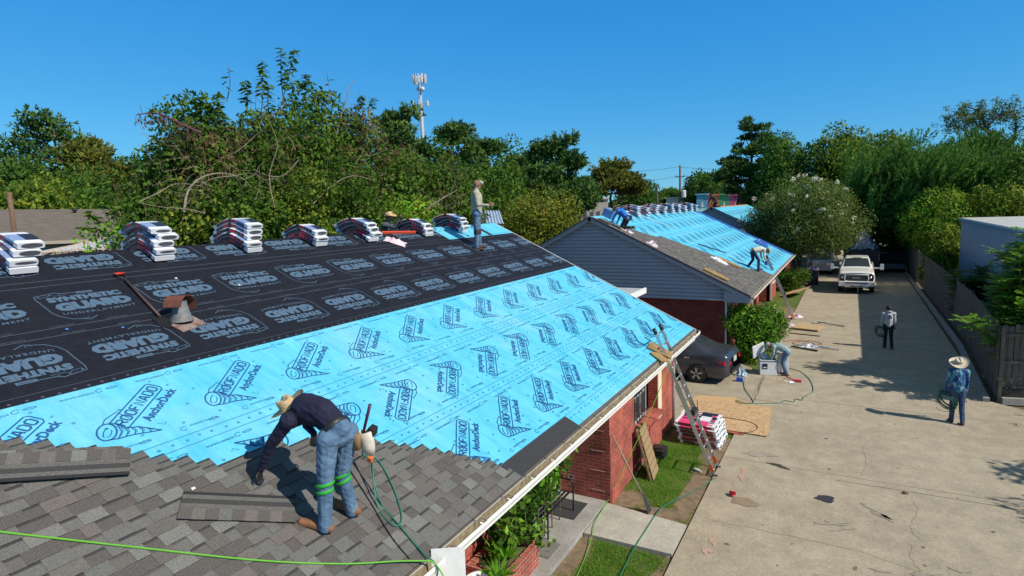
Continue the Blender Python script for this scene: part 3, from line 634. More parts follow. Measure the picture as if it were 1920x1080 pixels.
# pipe flashing on the roof: lead boot with a rusty hood
b = MB(); c = R1.P(4.62, 4.86, .014); nrm = Vector((R1.m, 0, 1)).normalized(); qr = nrm.to_track_quat('Z', 'X').to_matrix()
pb = empty('roof_vent', c, 0, 'rusty hooded roof vent standing on the black underlayment', 'roof vent')
b = MB(); b.box((0, 0, .004), (.46, .40, .008), 0, qr @ Matrix.Rotation(.25, 3, 'Z')); o = b.build('base_plate', mat('rusty_plate', (.16, .05, .03), .8, col2=(.30, .29, .27), nscale=7), pb)
b = MB(); b.lathe([(.15, .0), (.13, .05), (.11, .12), (.092, .22), (.085, .28)], n=18); b.build('pipe_boot', mat('lead_boot', (.22, .23, .24), .55, col2=(.12, .11, .11), nscale=9, bump=.3), pb)
b = MB(); rz = Matrix.Rotation(-1.15, 3, 'Z')
prof = [(-.17, .14), (-.145, .27), (-.07, .345), (.05, .36), (.13, .31), (.17, .22)]
for i in range(len(prof) - 1):
    (x0, z0), (x1, z1) = prof[i], prof[i + 1]; vs = [rz @ Vector((x, y, z + dz)) for dz in (0, -.006) for x, z, y in ((x0, z0, -.13), (x1, z1, -.13), (x1, z1, .13), (x0, z0, .13))]
    b.add(vs, [(0, 1, 2, 3), (4, 5, 6, 7), (0, 1, 5, 4), (2, 3, 7, 6)], 0)
b.lathe([(0, .32), (.075, .32), (.075, .18)], n=14, mi=1); b.build('hood', [mat('rust', (.19, .062, .035), .8, col2=(.11, .04, .03), nscale=12), M['black']], pb, recalc=True)
# ---- house two ----
H2 = house_base('brick_house', R2, 'second brick house with a grey gable, blue underlayment and a swath of new shingles', 0)
roof2 = kid(deck(R2, H2), H2)
b = MB()
for i, (q0, q1) in enumerate(((6.0, 7.12), (4.8, 6.04), (3.6, 4.84), (2.4, 3.64), (1.2, 2.44), (.02, 1.24))): rsheet(b, R2, 23.25, 41.95, q0, q1, .003 + .0006 * (5 - i), 0, seg=6)
t2, q2 = (23.4, 41.9), (.05, 7.1)
for j, q in enumerate((6.45, 5.25, 4.05, 2.85, 1.65, .45)):
    fl = j % 2; print_row(b, R2, TL, [24.4 + .57 * fl + 1.15 * k for k in range(16)], q + (.35 if fl else 0), math.pi if fl else 0, t2, q2, (2, 2, 0))
for q in (6.0, 4.8, 3.6, 2.4, 1.2): lap_line(b, R2, 23.3, 41.9, q + .02, .012, 2, .0095); lap_line(b, R2, 23.3, 41.9, q - .13, .01, 2, .0095); nail_dots(b, R2, 24, 41.8, q - .06, q - .05, .15, .1, 2, t2, q2, .014)
b.build('blue_underlayment', [M['blue'], M['bluep'], M['blueq']], roof2)
def S2(t):
    pts = [(23.2, 7.12), (24.56, 5.72), (25.76, 4.71), (26.47, 4.61), (28.24, 2.05), (28.59, .94), (30.1, .40), (30.3, 0)]
    for (a, p), (c_, r) in zip(pts, pts[1:]):
        if t <= c_: return p + (r - p) * (t - a) / (c_ - a)
    return 0
b = MB(); i = 0
while .02 + i * .143 < 6.9:
    q = .02 + i * .143; tt = 30.3
    while tt > 23.3 and S2(tt) < q + .14: tt -= .02
    if tt > 23.4: course(b, R2, q, 23.22, tt, fine=i % 1 == 0)
    i += 1
b.build('laid_shingles', SHM + [TAR, HEAD, BAND], roof2)
b = MB(); rsheet(b, R2, 23.22, 41.98, 0, R2.S, .004, 0, back=True); b.build('rear_slope_felt', M['blk'], roof2)
b = MB(); rsheet(b, R2, 41.15, 41.97, .02, 7.1, .016, 0, seg=2); b.build('painted_edge_shade', mat('deep_blue_sheet_and_shade', (.02, .10, .42), .5), roof2)  # deep blue strip paints the shade along the far edge of the roof
gutter(R2, 23.2, 42.0, roof2, hang=3.0)
def gable_house(R, H, roof, yf, wx, zs=2.42, slope=True, lap=.15):
    b = MB(); gable(b, R, yf, 0, 2 * R.rx - wx + .0, wx + .35, zs, 0, lap); b.prism([(wx + .35, zs), (2 * R.rx - wx, zs), (2 * R.rx - wx, zs + .3), (R.rx, R.rz - .2), (wx + .35, zs + .45)], 'y', yf + .004, yf + .1, 0)
    kid(b.build('gable_siding', M['siding']), H)
    yr = R.y0 - .002; b = MB(); rake(b, R, yr, 0, .17, .03, .17); b.prism([(wx + .02, zs - .02), (R.X - .03, zs - .02), (R.X - .03, R.Z - .12), (wx + .02, R.Z + .22)], 'y', yr + .01, yf - .02, 0); b.build('rake_board', M['trimg'], roof, recalc=True)
    b = MB(); rake(b, R, yr - .032, 0, .035, .03, .145); b.build('drip_edge', mat('black_drip_edge', (.02, .022, .03), .6), roof, recalc=True)
gable_house(R2, H2, roof2, 23.46, -4.15)
W2 = -4.15; b = MB()
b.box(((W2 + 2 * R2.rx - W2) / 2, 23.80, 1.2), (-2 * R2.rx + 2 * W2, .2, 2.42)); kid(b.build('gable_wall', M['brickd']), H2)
b = MB(); b.box((W2 - .1, 24.9, 1.25), (.2, 2.1, 2.5)); b.box((W2 - .1, 29.9, 1.25), (.2, 1.6, 2.5)); b.box((-5.5, 33, 1.25), (.2, 18, 2.5)); b.box((W2 - .1, 40.2, 1.25), (.2, 3.2, 2.5)); b.box((-4.8, 25.9, 1.25), (1.2, .2, 2.5)); b.box((-4.8, 38.7, 1.25), (1.2, .2, 2.5)); b.box((W2 - .1, 33.0, 1.25), (.2, .8, 2.5)); b.box((-4.8, 29.2, 1.25), (1.2, .2, 2.5))
b.box((-9.5, 41.7, 1.25), (10.6, .2, 2.5)); kid(b.build('wall', M['brick']), H2)
b = MB(); b.box((-4.0, 32.6, 2.45), (1.5, 18.4, .03)); b.box((R2.X - .02, 32.6, 2.50), (.02, 18.6, .16)); kid(b.build('soffit', M['white']), H2)
for y in (23.70, 26.05, 29.15, 30.8, 38.65):
    b = MB(); b.box((W2 + .03, y, 1.25), (.06, .09, 2.46)); kid(b.build('corner_post', M['white']), H2)
o = window(None, W2 + .01, 24.35, 25.4, 1.0, 2.2, bars=1); kid(o, H2); o = window(None, W2 + .01, 39.4, 41.0, 1.0, 2.2, bars=2); kid(o, H2)
# small white patio cover showing past the rake of the near house
pc = empty('patio_cover', (-7.6, 18.1, 0), 0, 'white flat patio cover in the gap between the near house and the second house', 'patio cover')
b = MB(); b.box((0, 0, 3.42), (3.4, 1.8, .05)); kid2 = b.build('canopy', mat('grey_canopy', (.42, .44, .46), .6), pc)
b = MB(); b.box((1.72, -.02, 3.38), (.06, 1.9, .18)); b.box((0, -.93, 3.38), (3.38, .05, .18)); b.build('fascia', M['white'], pc)
for x, y in ((-1.5, .7), (1.5, .7), (1.5, -.7), (-1.5, -.7)):
    b = MB(); b.box((x, y, 1.7), (.09, .09, 3.38)); b.build('post', M['white'], pc)
# ---- house three ----
H3 = house_base('brick_house', R3, 'third house, blue roof with an orange ridge edge, half hidden by the flowering tree', 0)
roof3 = kid(deck(R3, H3), H3); b = MB(); rsheet(b, R3, 48.0, 66, .0, 6.75, .006, 0); rsheet(b, R3, 48, 66, 6.75, R3.S, .007, 1)
for q in (1.2, 2.4, 3.6, 4.8, 6.0): lap_line(b, R3, 48, 66, q, .05, 2, .01)
for j in range(5): print_row(b, R3, TL, [48.7 + 1.15 * k for k in range(14)], .7 + 1.2 * j, 0, (48.1, 65.8), (.05, 6.7), (2, 2, 0))
b.build('blue_underlayment', [M['blue'], mat('orange_edge', (.42, .2, .1), .8, noise=.2), M['blueq']], roof3)
b = MB(); rsheet(b, R3, 48.0, 66, 0, R3.S, .004, 0, back=True); b.build('rear_slope_felt', M['blk'], roof3)
gable_house(R3, H3, roof3, 48.1, -4.2, 2.4, lap=.23)
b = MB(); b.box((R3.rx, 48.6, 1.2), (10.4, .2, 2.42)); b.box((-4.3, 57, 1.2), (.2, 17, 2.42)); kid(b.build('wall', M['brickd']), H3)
for R, n in ((R3, 4),): gutter(R, 48, 66, roof3, hang=30)
# ---------------------------------------------------------------- trees and plants
_Rw = Matrix(((right.x, up.x, back.x), (right.y, up.y, back.y), (right.z, up.z, back.z)))
def at(u, v, d):
    """the world point seen in direction (u, v) of the survey photo, d metres away over the ground"""
    r = _Rw @ Vector((u - 960, 540 - v, -1100)); h = math.hypot(r.x, r.y); return Vector((r.x / h * d, r.y / h * d, 6.2 + r.z / h * d))
RS = np.random.RandomState(11)
def unit(n): v = RS.normal(size=(n, 3)); return v / np.linalg.norm(v, axis=1, keepdims=True)
def leaves(C, L, W, nrm=None, axis=None, droop=0.0):
    """diamond leaves at centres C (n,3), length L and width W, roughly facing nrm"""
    n = len(C); a = unit(n) if axis is None else axis + .35 * unit(n)
    a[:, 2] -= droop; a /= np.linalg.norm(a, axis=1, keepdims=True)
    b = unit(n) if nrm is None else nrm + .6 * unit(n)
    w = np.cross(a, b); w /= (np.linalg.norm(w, axis=1, keepdims=True) + 1e-9)
    L = (np.asarray(L) * RS.uniform(.7, 1.3, n))[:, None]; W = (np.asarray(W) * RS.uniform(.7, 1.3, n))[:, None]
    V = np.stack([C - a * L / 2, C + w * W / 2 + a * L * .05, C + a * L / 2, C - w * W / 2 + a * L * .05], 1); return V.reshape(-1, 3)
def clump_leaves(cl, n, L, W, shell=.55, flat=1.0, droop=.2):
    """cl: (k,4) clump centres + radius"""
    cl = np.asarray(cl); wgt = cl[:, 3] ** 2; wgt = wgt / wgt.sum(); idx = RS.choice(len(cl), n, p=wgt); d = unit(n)
    d[:, 2] *= flat; r = cl[idx, 3] * (shell + (1.08 - shell) * RS.uniform(0, 1, n) ** .6); C = cl[idx, :3] + d * r[:, None]
    return leaves(C, L, W, nrm=d, droop=droop)
def crown_clumps(rx, ry, rz, zc, k, r0, r1, top=1.0, inner=.45):
    out = []
    for _ in range(k):
        d = unit(1)[0]; q = RS.uniform(inner, 1.0); x, y, z = d[0] * rx * q, d[1] * ry * q, d[2] * rz * q
        if z < 0: x *= .9; y *= .9
        rr = RS.uniform(r0, r1); out.append((x, y, zc + z, rr))
    out.append((0, 0, zc, min(rx, rz) * .45)); return np.array(out)
def trunk_mb(h, r, cl, nl=7, lean=0.0, seed=0, n=8):
    q = random.Random(seed); b = MB(); pts = [(q.gauss(0, .05) * i + lean * i * .1, q.gauss(0, .05) * i, h * i / 5) for i in range(6)]
    b.tube(pts, [r * (1.25 if i == 0 else 1 - .15 * i) for i in range(6)], 0, n)
    cl = sorted([tuple(c) for c in cl], key=lambda c: -c[3])[:nl]
    for c in cl:
        k = q.uniform(.45, .95); s = Vector(pts[min(4, int(k * 5))]).lerp(Vector(pts[min(5, int(k * 5) + 1)]), k * 5 % 1); e = Vector(c[:3]); m = s.lerp(e, .5) + Vector((q.gauss(0, .2), q.gauss(0, .2), -.1 * (e - s).length))
        b.tube(bez([s, m, e], 4), [r * .45 * (1 - .1 * i) for i in range(9)], 0, 6, cap=False)
    return b
BARK = mat('bark', (.12, .09, .065), .9, noise=.35, nscale=6, bump=.6, bscale=25, stretch=(1, 1, .25)); BARKP = mat('pale_bark', (.24, .20, .145), .9, noise=.3, nscale=6); PINEB = mat('pine_bark', (.10, .065, .045), .9, noise=.4, nscale=6, bump=.5)
LG = {'dark': leafmat('dark_green_leaves', (0.035, 0.092, 0.015), (0.119, 0.220, 0.034), c3=(0.065, 0.144, 0.024)), 'mid': leafmat('mid_green_leaves', (0.049, 0.114, 0.015), (0.168, 0.263, 0.033), c3=(0.090, 0.175, 0.021)),
      'yel': leafmat('yellow_green_leaves', (0.117, 0.184, 0.019), (0.352, 0.386, 0.046), c3=(0.211, 0.276, 0.031)), 'pine': leafmat('pine_needles', (0.039, 0.098, 0.024), (0.141, 0.238, 0.051), .6, .12, c3=(0.078, 0.153, 0.036)),
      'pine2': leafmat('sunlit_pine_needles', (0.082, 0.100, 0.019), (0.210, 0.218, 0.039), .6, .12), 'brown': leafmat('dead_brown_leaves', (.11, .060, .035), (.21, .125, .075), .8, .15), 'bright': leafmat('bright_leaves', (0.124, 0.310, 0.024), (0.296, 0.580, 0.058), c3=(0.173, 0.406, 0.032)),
      'orange': leafmat('orange_green_leaves', (0.080, 0.119, 0.016), (0.272, 0.140, 0.039), c3=(0.160, 0.196, 0.029)), 'white': mat('white_blossom', (.78, .72, .56), .8), 'grey': leafmat('grey_green_leaves', (0.107, 0.139, 0.043), (0.261, 0.277, 0.086), c3=(0.166, 0.204, 0.062)), 'willow': leafmat('brushy_leaves', (0.059, 0.153, 0.026), (0.180, 0.319, 0.054), c3=(0.099, 0.217, 0.038))}
def tree(name, label, cat, pos, top, w, kind='mid', z0=2.0, leaf=.3, n=9000, seed=1, group=None, trunk=.25, ry=None, mix=None, wl=.55, k=34, bark=None, cr=(.17, .30), sil=1.0):
    """top: crown top height, w: crown width"""
    RS.seed(seed); e = empty(name, (pos[0], pos[1], 0), 0, label, cat, group); rz = (top - z0) / 2; rx = w / 2; zc = z0 + rz
    cl = crown_clumps(rx * .82, (ry or rx) * .82, rz * .84, zc, k, cr[0] * rx + .12 * rz, cr[1] * rx + .15 * rz); b = trunk_mb(zc, trunk, cl, 9, 0, seed); b.build('trunk', bark or BARK, e)
    V = clump_leaves(cl, n, leaf, leaf * wl); m = None; ms = [LG[kind]]
    if mix: ms = [LG[kind], LG[mix[0]]]; m = (RS.uniform(0, 1, n) < mix[1]).astype(int)
    c = fastmesh('crown', V, 4, ms, m, e); return e, c, cl
def pine(label, pos, top, w, z0, seed, kind='pine', n=9000, group=None, trunk=.25, leaf=.42, layers=7, cat='pine tree', lean=0, flat=.55, name='pine_tree', spread=None, cs=(.10, .19)):
    top = top - w * .13; RS.seed(seed); q = random.Random(seed); e = empty(name, (pos[0], pos[1], 0), 0, label, cat, group); cl = []; b = MB()
    tp = [(q.gauss(0, .06) * i + lean * i / 6, q.gauss(0, .06) * i, top * .96 * i / 6) for i in range(7)]; b.tube(tp, [trunk * (1.2 - .16 * i) for i in range(7)], 0, 8)
    for L in range(layers):
        f = L / (layers - 1); z = z0 + (top - z0) * (.05 + .88 * f); R = w / 2 * (1 - f ** 2.4 * .55) * q.uniform(.75, 1.05) if spread is None else w / 2 * spread[L]
        for kx in range(max(4, int(5 + 4 * (1 - f)))):
            a = q.uniform(0, 6.28); rr = R * q.uniform(.45, 1); c = (rr * math.cos(a) + lean * z / top, rr * math.sin(a), z + q.gauss(0, .35), w * q.uniform(*cs)); cl.append(c)
            i = min(5.99, z / (top * .96) * 6 - .25); s = Vector(tp[int(i)]).lerp(Vector(tp[int(i) + 1]), i % 1); m_ = s.lerp(Vector(c[:3]), .55) + Vector((0, 0, -.12 * rr)); b.tube(bez([s, m_, c[:3]], 3), [trunk * .3 * (1 - .11 * j) for j in range(7)], 0, 5, cap=False)
    cl.append((lean, 0, top - w * .12, w * .12)); b.build('trunk', PINEB, e)
    cla = np.array(cl); k = n // 5; idx = RS.choice(len(cla), k, p=cla[:, 3] ** 2 / (cla[:, 3] ** 2).sum()); d = unit(k); d[:, 2] = d[:, 2] * flat + .1
    C = cla[idx, :3] + d * (cla[idx, 3] * RS.uniform(.35, 1.1, k))[:, None]; C5 = np.repeat(C, 5, 0); ax = np.repeat(d, 5, 0) * .6 + unit(k * 5) * .9; ax[:, 2] += .25
    V = leaves(C5 + ax * leaf * .35, leaf, leaf * .30, axis=ax); fastmesh('crown', V, 4, [LG[kind]], None, e); return e
BG = 'trees beyond the houses'
# left background
P = at(25, 235, 60); tree('broadleaf_tree', 'dark broadleaf tree at the far left edge behind the brown roof', 'tree', P, P.z, 8, 'dark', 2, .34, 11000, 3)
P = at(95, 197, 55); pine('tallest pine at the far left with an irregular layered top', P, P.z, 8.5, 5.5, 5, n=15000, layers=9, leaf=.42, cs=(.08, .15))
P = at(165, 250, 53); pine('pine with a lopsided right side behind the left wood', P, P.z, 6.5, 6, 6, kind='pine2', n=12000, leaf=.5)
P = at(120, 300, 52); tree('broadleaf_tree', 'dense dark tree below the tallest left pine', 'tree', P, P.z, 9, 'dark', 1, .34, 12000, 7)
P = at(255, 278, 60); tree('broadleaf_tree', 'low dark green tree left of the tangled thicket', 'tree', P, P.z, 8, 'dark', 2, .36, 9000, 8)
P = at(310, 262, 56); tree('broadleaf_tree', 'mid green tree rising just behind the left end of the thicket', 'tree', P, P.z, 6, 'mid', 3, .34, 8000, 9)
P = at(25, 290, 42); tree('broadleaf_tree', 'yellowish green tree low at the left edge behind the brown roof', 'tree', P, P.z, 6.5, 'yel', 1, .28, 12000, 10, mix=('mid', .5))
P = at(120, 335, 44); tree('broadleaf_tree', 'olive bushy tree in the left wood right above the brown roof', 'tree', P, P.z, 8, 'mid', 1, .28, 13000, 12, mix=('dark', .5))
P = at(210, 330, 46); tree('broadleaf_tree', 'dark bushy tree above the right half of the brown roof', 'tree', P, P.z, 8, 'mid', 1, .28, 13000, 13, mix=('dark', .7))
# the tangled thicket close behind the near house
GT = 'overgrown trees behind the near house'
def thick(label, u, v, d, w, seed, brown, bl=None, nn=15000, z0=3.0):
    P = at(u, v, d); e, c, cl = tree('overgrown_tree', label, 'tree', P, P.z + .75, w, 'mid', z0, .18, int(nn * .95), seed, GT, .14, mix=('dark', .35), k=34, cr=(.10, .30)); 
    RS.seed(seed + 900); n = int(nn * .085 * brown)
    if n:
        sel = cl[cl[:, 2] > np.percentile(cl[:, 2], 45)]; sel = sel[::2]; V = clump_leaves(sel, n, .22, .045, .5, droop=1.2); V.reshape(-1, 4, 3)[:] += RS.normal(0, .1, (n, 1, 3)); fastmesh('dead_vine', V, 4, [LG['brown']], None, e)
    q = random.Random(seed); b = MB()   # fine bare twigs running through the crown
    for k in range(38):
        c0 = cl[q.randrange(len(cl))]; p = Vector(c0[:3]); dr = Vector((q.gauss(0, 1), q.gauss(0, 1), q.gauss(.5, .8))).normalized(); L = c0[3] * q.uniform(1.2, 2.4); pts = [p]
        for j in range(5): dr = (dr + Vector((q.gauss(0, .28), q.gauss(0, .28), q.gauss(0, .2)))).normalized(); pts.append(pts[-1] + dr * L / 5)
        b.tube(pts, [.016 - .0025 * j for j in range(6)], 0, 4, cap=False)
    b.build('twig', BARKP if seed % 2 else mat('twig_brown', (.16, .08, .05), .9), e); return e
def shoot(e, base, tip, nleaf=26, L=.21, seed=0, dark=False):
    """upright leafy shoot: a thin stem with pairs of drooping leaves"""
    q = random.Random(seed); a = Vector(base) - e.location; t = Vector(tip) - e.location; b = MB(); mid = a.lerp(t, .5) + Vector((q.gauss(0, .06), q.gauss(0, .06), 0)); st = bez([a, mid, t], 6)
    b.tube(st, [.019 - .0011 * i for i in range(len(st))], 0, 5, cap=False); s = b.build('shoot', mat('stem', (.13, .09, .05), .8), e)
    C = []; AX = []
    for i in range(nleaf):
        f = .34 + .66 * i / nleaf; p = a.lerp(t, f); ang = i * 2.4; ll = L * (1.15 - .6 * (f - .42)); dr = Vector((math.cos(ang), math.sin(ang), -.25)); C.append(p + dr * ll * .55); AX.append(dr)
    RS.seed(seed); V = leaves(np.array([tuple(c) for c in C]), L * 1.35, L * .72, axis=np.array([tuple(x) for x in AX]), nrm=np.tile([0, 0, 1.], (nleaf, 1)))
    o = fastmesh('leaf', V, 4, [LG['dark' if dark else 'mid']], None, s); return s
T1 = thick('leaning overgrown tree at the left end of the thicket with long bare grey branches', 328, 300, 23, 3.4, 21, 1.0)
T2 = thick('tall overgrown tree of dead brown vines and thin leafy shoots left of the thicket centre', 385, 205, 23, 3.3, 22, 3.2)
T3 = thick('overgrown tree with reddish dead vine in the left centre of the thicket', 452, 185, 22, 3.0, 23, 2.6)
T4 = thick('overgrown tree under the two tallest leafy shoots of the thicket', 520, 215, 23, 3.2, 24, 1.4)
T5 = thick('bright leafy tree at the top centre of the thicket', 595, 172, 24, 3.2, 25, .15)
T6 = thick('overgrown tree hung with brown bare twigs right of the thicket centre', 690, 215, 25, 4.0, 26, 3.0)
T7 = thick('leafy green tree on the right shoulder of the thicket', 765, 275, 27, 4.2, 27, .6)
T8 = thick('low tangled tree at the right end of the thicket behind the standing roofer', 840, 320, 27, 3.6, 28, 1.0)
for i, (u, v, d, w, br, lb) in enumerate([(345, 335, 20, 3.4, 1.2, 'front bush of the thicket behind the third shingle stack'), (455, 330, 20, 3.2, .4, 'yellow spotted front bush behind the fourth shingle stack'), (560, 325, 20.5, 3.2, .5, 'dark front bush behind the fourth and fifth shingle stacks'),
                                        (655, 320, 22, 3.4, .6, 'front bush of the thicket left of the straw hat'), (750, 340, 23, 3.4, .2, 'bright green front bush behind the straw hat'), (400, 250, 22.5, 2.6, 3.0, 'brown dead mass of vine in the upper left of the thicket')]):
    P = at(u, v, d); e, c, cl = tree('bush', lb, 'bush', P, P.z + .3, w, 'mid' if i % 2 else 'yel', 2.5, .16, 8500, 40 + i, None, .07, mix=('dark' if i != 4 else 'bright', .5), k=26, cr=(.10, .26))
    if br > .5: RS.seed(i); fastmesh('dead_vine', clump_leaves(cl, int(900 * br), .2, .04, .7, droop=1.2), 4, [LG['brown']], None, e)
for i, (e, u0, v0, u1, v1, nl, d, dk) in enumerate([(T4, 533, 200, 527, 88, 30, 22.5, True), (T4, 528, 195, 554, 92, 26, 23, True), (T3, 490, 215, 492, 112, 30, 22, False), (T5, 568, 190, 573, 138, 18, 23.5, True), (T3, 462, 215, 460, 152, 22, 22.5, False), (T2, 425, 190, 428, 124, 5, 22.5, False),
        (T2, 385, 255, 373, 180, 24, 22, False), (T2, 412, 255, 408, 172, 26, 22, False), (T2, 398, 290, 395, 190, 28, 21.8, False), (T2, 430, 300, 420, 215, 26, 21.6, False), (T3, 505, 225, 503, 158, 18, 22.2, False), (T6, 665, 215, 680, 178, 18, 25, False), (T6, 690, 215, 702, 182, 16, 25.2, False), (T5, 600, 200, 605, 168, 14, 24, False),
        (T1, 300, 330, 290, 250, 18, 22.5, False), (T6, 625, 200, 613, 138, 3, 24, True)]):
    shoot(e, at(u0, v0, d), at(u1, v1, d), int(nl * 1.4), .22, 300 + i, dk)
def branch(e, pts, d, r=.05, m=None, hang=0, seed=0, name='bare_branch'):
    w = [at(u, v, d + k * .15) - e.location for k, (u, v) in enumerate(pts)]; c = bez(w, 5); b = MB(); n = len(c); b.tube(c, [r * (1 - .75 * i / n) for i in range(n)], 0, 6, cap=False); q = random.Random(seed)
    for i in range(2, n, 2):
        if q.random() < .6: dr = Vector((q.gauss(0, .3), q.gauss(0, .3), q.gauss(-.1, .3))); b.tube([c[i], c[i] + dr * .5, c[i] + dr + Vector((0, 0, -.15))], [r * .25, r * .15, .003], 0, 4, cap=False)
    o = b.build(name, m or BARKP, e)
    if hang: RS.seed(seed); idx = RS.randint(4, n, hang); C = np.array([tuple(c[i]) for i in idx]) + RS.normal(0, .08, (hang, 3)); C[:, 2] -= RS.uniform(0, .35, hang); fastmesh('dead_leaf', leaves(C, .16, .04, droop=1.5), 4, [LG['brown']], None, o)
    return o
branch(T1, [(378, 250), (345, 235), (310, 218), (288, 212), (256, 215)], 21, .045, mat('purple_twig', (.12, .05, .06), .9), 150, 1)
branch(T1, [(345, 398), (352, 360), (375, 335), (410, 325), (450, 332), (470, 350)], 19, .042, None, 0, 2); branch(T1, [(440, 330), (400, 335), (370, 352), (362, 378)], 19.2, .022, None, 0, 3)
branch(T1, [(262, 378), (300, 360), (330, 345), (380, 350), (430, 370)], 19.3, .018, None, 0, 4); branch(T2, [(385, 400), (350, 392), (300, 388), (262, 380)], 18.6, .018, None, 0, 12)
branch(T8, [(800, 392), (830, 372), (858, 356)], 22, .04, None, 0, 5); branch(T6, [(628, 305), (632, 250), (645, 200), (662, 150)], 24, .03, None, 0, 6); branch(T6, [(640, 300), (655, 230), (648, 160)], 24.3, .02, None, 0, 7); branch(T5, [(622, 210), (618, 170), (612, 135)], 23.8, .016, None, 0, 8)
branch(T3, [(515, 390), (505, 330), (520, 270), (500, 220)], 20, .018, None, 0, 9); branch(T4, [(560, 300), (530, 330), (490, 325), (455, 300)], 20.3, .03, None, 0, 10); branch(T6, [(580, 390), (620, 350), (660, 330), (700, 338)], 20.5, .03, None, 0, 11)
q = random.Random(99)
for k, (u, v, d, m_) in enumerate([(q.uniform(280, 480), q.uniform(270, 385), q.uniform(18.4, 19.6), 0) for _ in range(18)] + [(q.uniform(440, 740), q.uniform(210, 370), q.uniform(19.5, 21), 1) for _ in range(18)] + [(q.uniform(780, 880), q.uniform(330, 395), q.uniform(21, 22), 1) for _ in range(8)]):
    a = q.uniform(-.4, 1.5) if k % 3 else q.uniform(1.6, 3.4); L = q.uniform(28, 70); pts = [(u + L * f * math.cos(a) + q.gauss(0, 4), v - L * f * math.sin(a) + q.gauss(0, 4)) for f in (0, .33, .66, 1)]
    branch([T1, T4, T6][k % 3], pts, d, q.uniform(.006, .012), None if m_ == 0 or k % 2 else mat('twig_brown', (.16, .08, .05), .9), 0, 400 + k, 'thin_branch')
# leafy branch with sprays reaching out over the near ridge at left
P = at(190, 405, 19.5); e, c, cl = tree('sapling', 'bright leafy sapling in front of the brown roof, between the first two shingle stacks', 'sapling', P, P.z + .4, 1.5, 'bright', P.z - 1.6, .14, 220, 61, None, .04, k=10)
for i, (a, t) in enumerate((((215, 430), (160, 395)), ((230, 440), (150, 425)), ((225, 420), (190, 372)))): shoot(e, at(*a, 19.4), at(*t, 19.4), 22, .19, 350 + i)
# pines and trees in the middle distance
pine('tall dark pine just right of the thicket below the cell tower', at(745, 182, 45), at(745, 182, 45).z, 6.6, 4, 71, n=20000, leaf=.42, layers=9)
pine('dark pine between the cell tower and the standing roofer', at(848, 227, 48), at(848, 227, 48).z, 5.8, 3.5, 72, n=17000, leaf=.42, layers=8)
pine('dark pine directly behind the standing roofer', at(905, 245, 51), at(905, 245, 51).z, 5.4, 3, 73, n=15000, leaf=.42, layers=8)
P = at(955, 262, 52); tree('broadleaf_tree', 'mid green tree between the two pines right of the standing roofer', 'tree', P, P.z, 6, 'mid', 2, .3, 11000, 74)
pine('broad pine with a stepped outline right of the standing roofer', at(1035, 250, 46), at(1035, 250, 46).z, 6.6, 6.0, 75, n=15000, leaf=.45, layers=6, trunk=.22)
P = at(1000, 298, 47); tree('broadleaf_tree', 'dark undergrowth tree beneath the stepped pine', 'tree', P, P.z, 8, 'dark', 1, .32, 12000, 76)
P = at(805, 268, 44); tree('broadleaf_tree', 'green undergrowth tree beneath the pine by the cell tower', 'tree', P, P.z, 8, 'mid', 1, .3, 11000, 77, mix=('dark', .5))
P = at(905, 282, 42); tree('broadleaf_tree', 'dark leafy tree right behind the standing roofer', 'tree', P, P.z, 8, 'mid', 1, .3, 14000, 79, mix=('dark', .4))
P = at(1015, 352, 31); tree('broadleaf_tree', 'round tree turning orange at the top, left of the second gable', 'tree', P, P.z, 5.0, 'yel', 1.5, .15, 26000, 78, mix=('orange', .5), k=60)
pine('lone spreading pine above the second roof with a bare trunk', at(1150, 297, 80), at(1150, 297, 80).z, 8.2, 8.2, 81, 'pine2', 16000, leaf=.5, layers=5, trunk=.30, spread=[1.0, 1.0, .85, .6, .35])
pine('small dark pine left of the lone spreading pine', at(1085, 330, 70), at(1085, 330, 70).z, 5, 7.4, 82, n=9000, leaf=.5)
P = at(1190, 338, 110); tree('broadleaf_tree', 'distant tree left of the short utility pole', 'tree', P, P.z, 8, 'dark', 2, .5, 5000, 83)
P = at(1218, 333, 118); tree('broadleaf_tree', 'distant tree right behind the short utility pole', 'tree', P, P.z, 6, 'dark', 2, .5, 5000, 84)
P = at(1253, 348, 120); tree('broadleaf_tree', 'distant low tree between the two utility poles', 'tree', P, P.z, 6, 'dark', 2, .5, 4000, 85)
P = at(1312, 318, 118); tree('broadleaf_tree', 'distant tree right of the tall utility pole above the mural', 'tree', P, P.z, 8, 'dark', 2, .5, 6000, 86)
pine('tall dark pine with a rounded head right of the utility pole', at(1412, 212, 75), at(1412, 212, 75).z, 7, 7.5, 87, n=13000, leaf=.42, layers=8, trunk=.28, cs=(.07, .14), flat=.4)
pine('leaning dark pine under the tall rounded pine', at(1378, 290, 74), at(1378, 290, 74).z, 6, 9.0, 88, n=8000, leaf=.42, layers=6, cs=(.08, .14), flat=.4)
P = at(1490, 232, 70); tree('broadleaf_tree', 'dark green dome shaped tree touching the tall pine on its right', 'tree', P, P.z, 7.6, 'mid', 3, .36, 13000, 89, mix=('dark', .5))
P = at(1450, 300, 72); tree('broadleaf_tree', 'dark lower tree between the tall pine and the dome shaped tree', 'tree', P, P.z, 7, 'dark', 2, .36, 9000, 90)
P = at(1578, 237, 72); tree('broadleaf_tree', 'olive tree right of the dome shaped tree against the sky', 'tree', P, P.z, 7, 'yel', 5, .36, 9000, 91, mix=('dark', .6))
P = at(1655, 228, 66); tree('broadleaf_tree', 'sunlit yellowish dome above the brushy tree', 'tree', P, P.z, 8, 'yel', 4, .34, 13000, 92, mix=('mid', .4))
P = at(1560, 330, 76); tree('broadleaf_tree', 'dark tree behind the flowering tree', 'tree', P, P.z, 9, 'dark', 1, .36, 9000, 93)
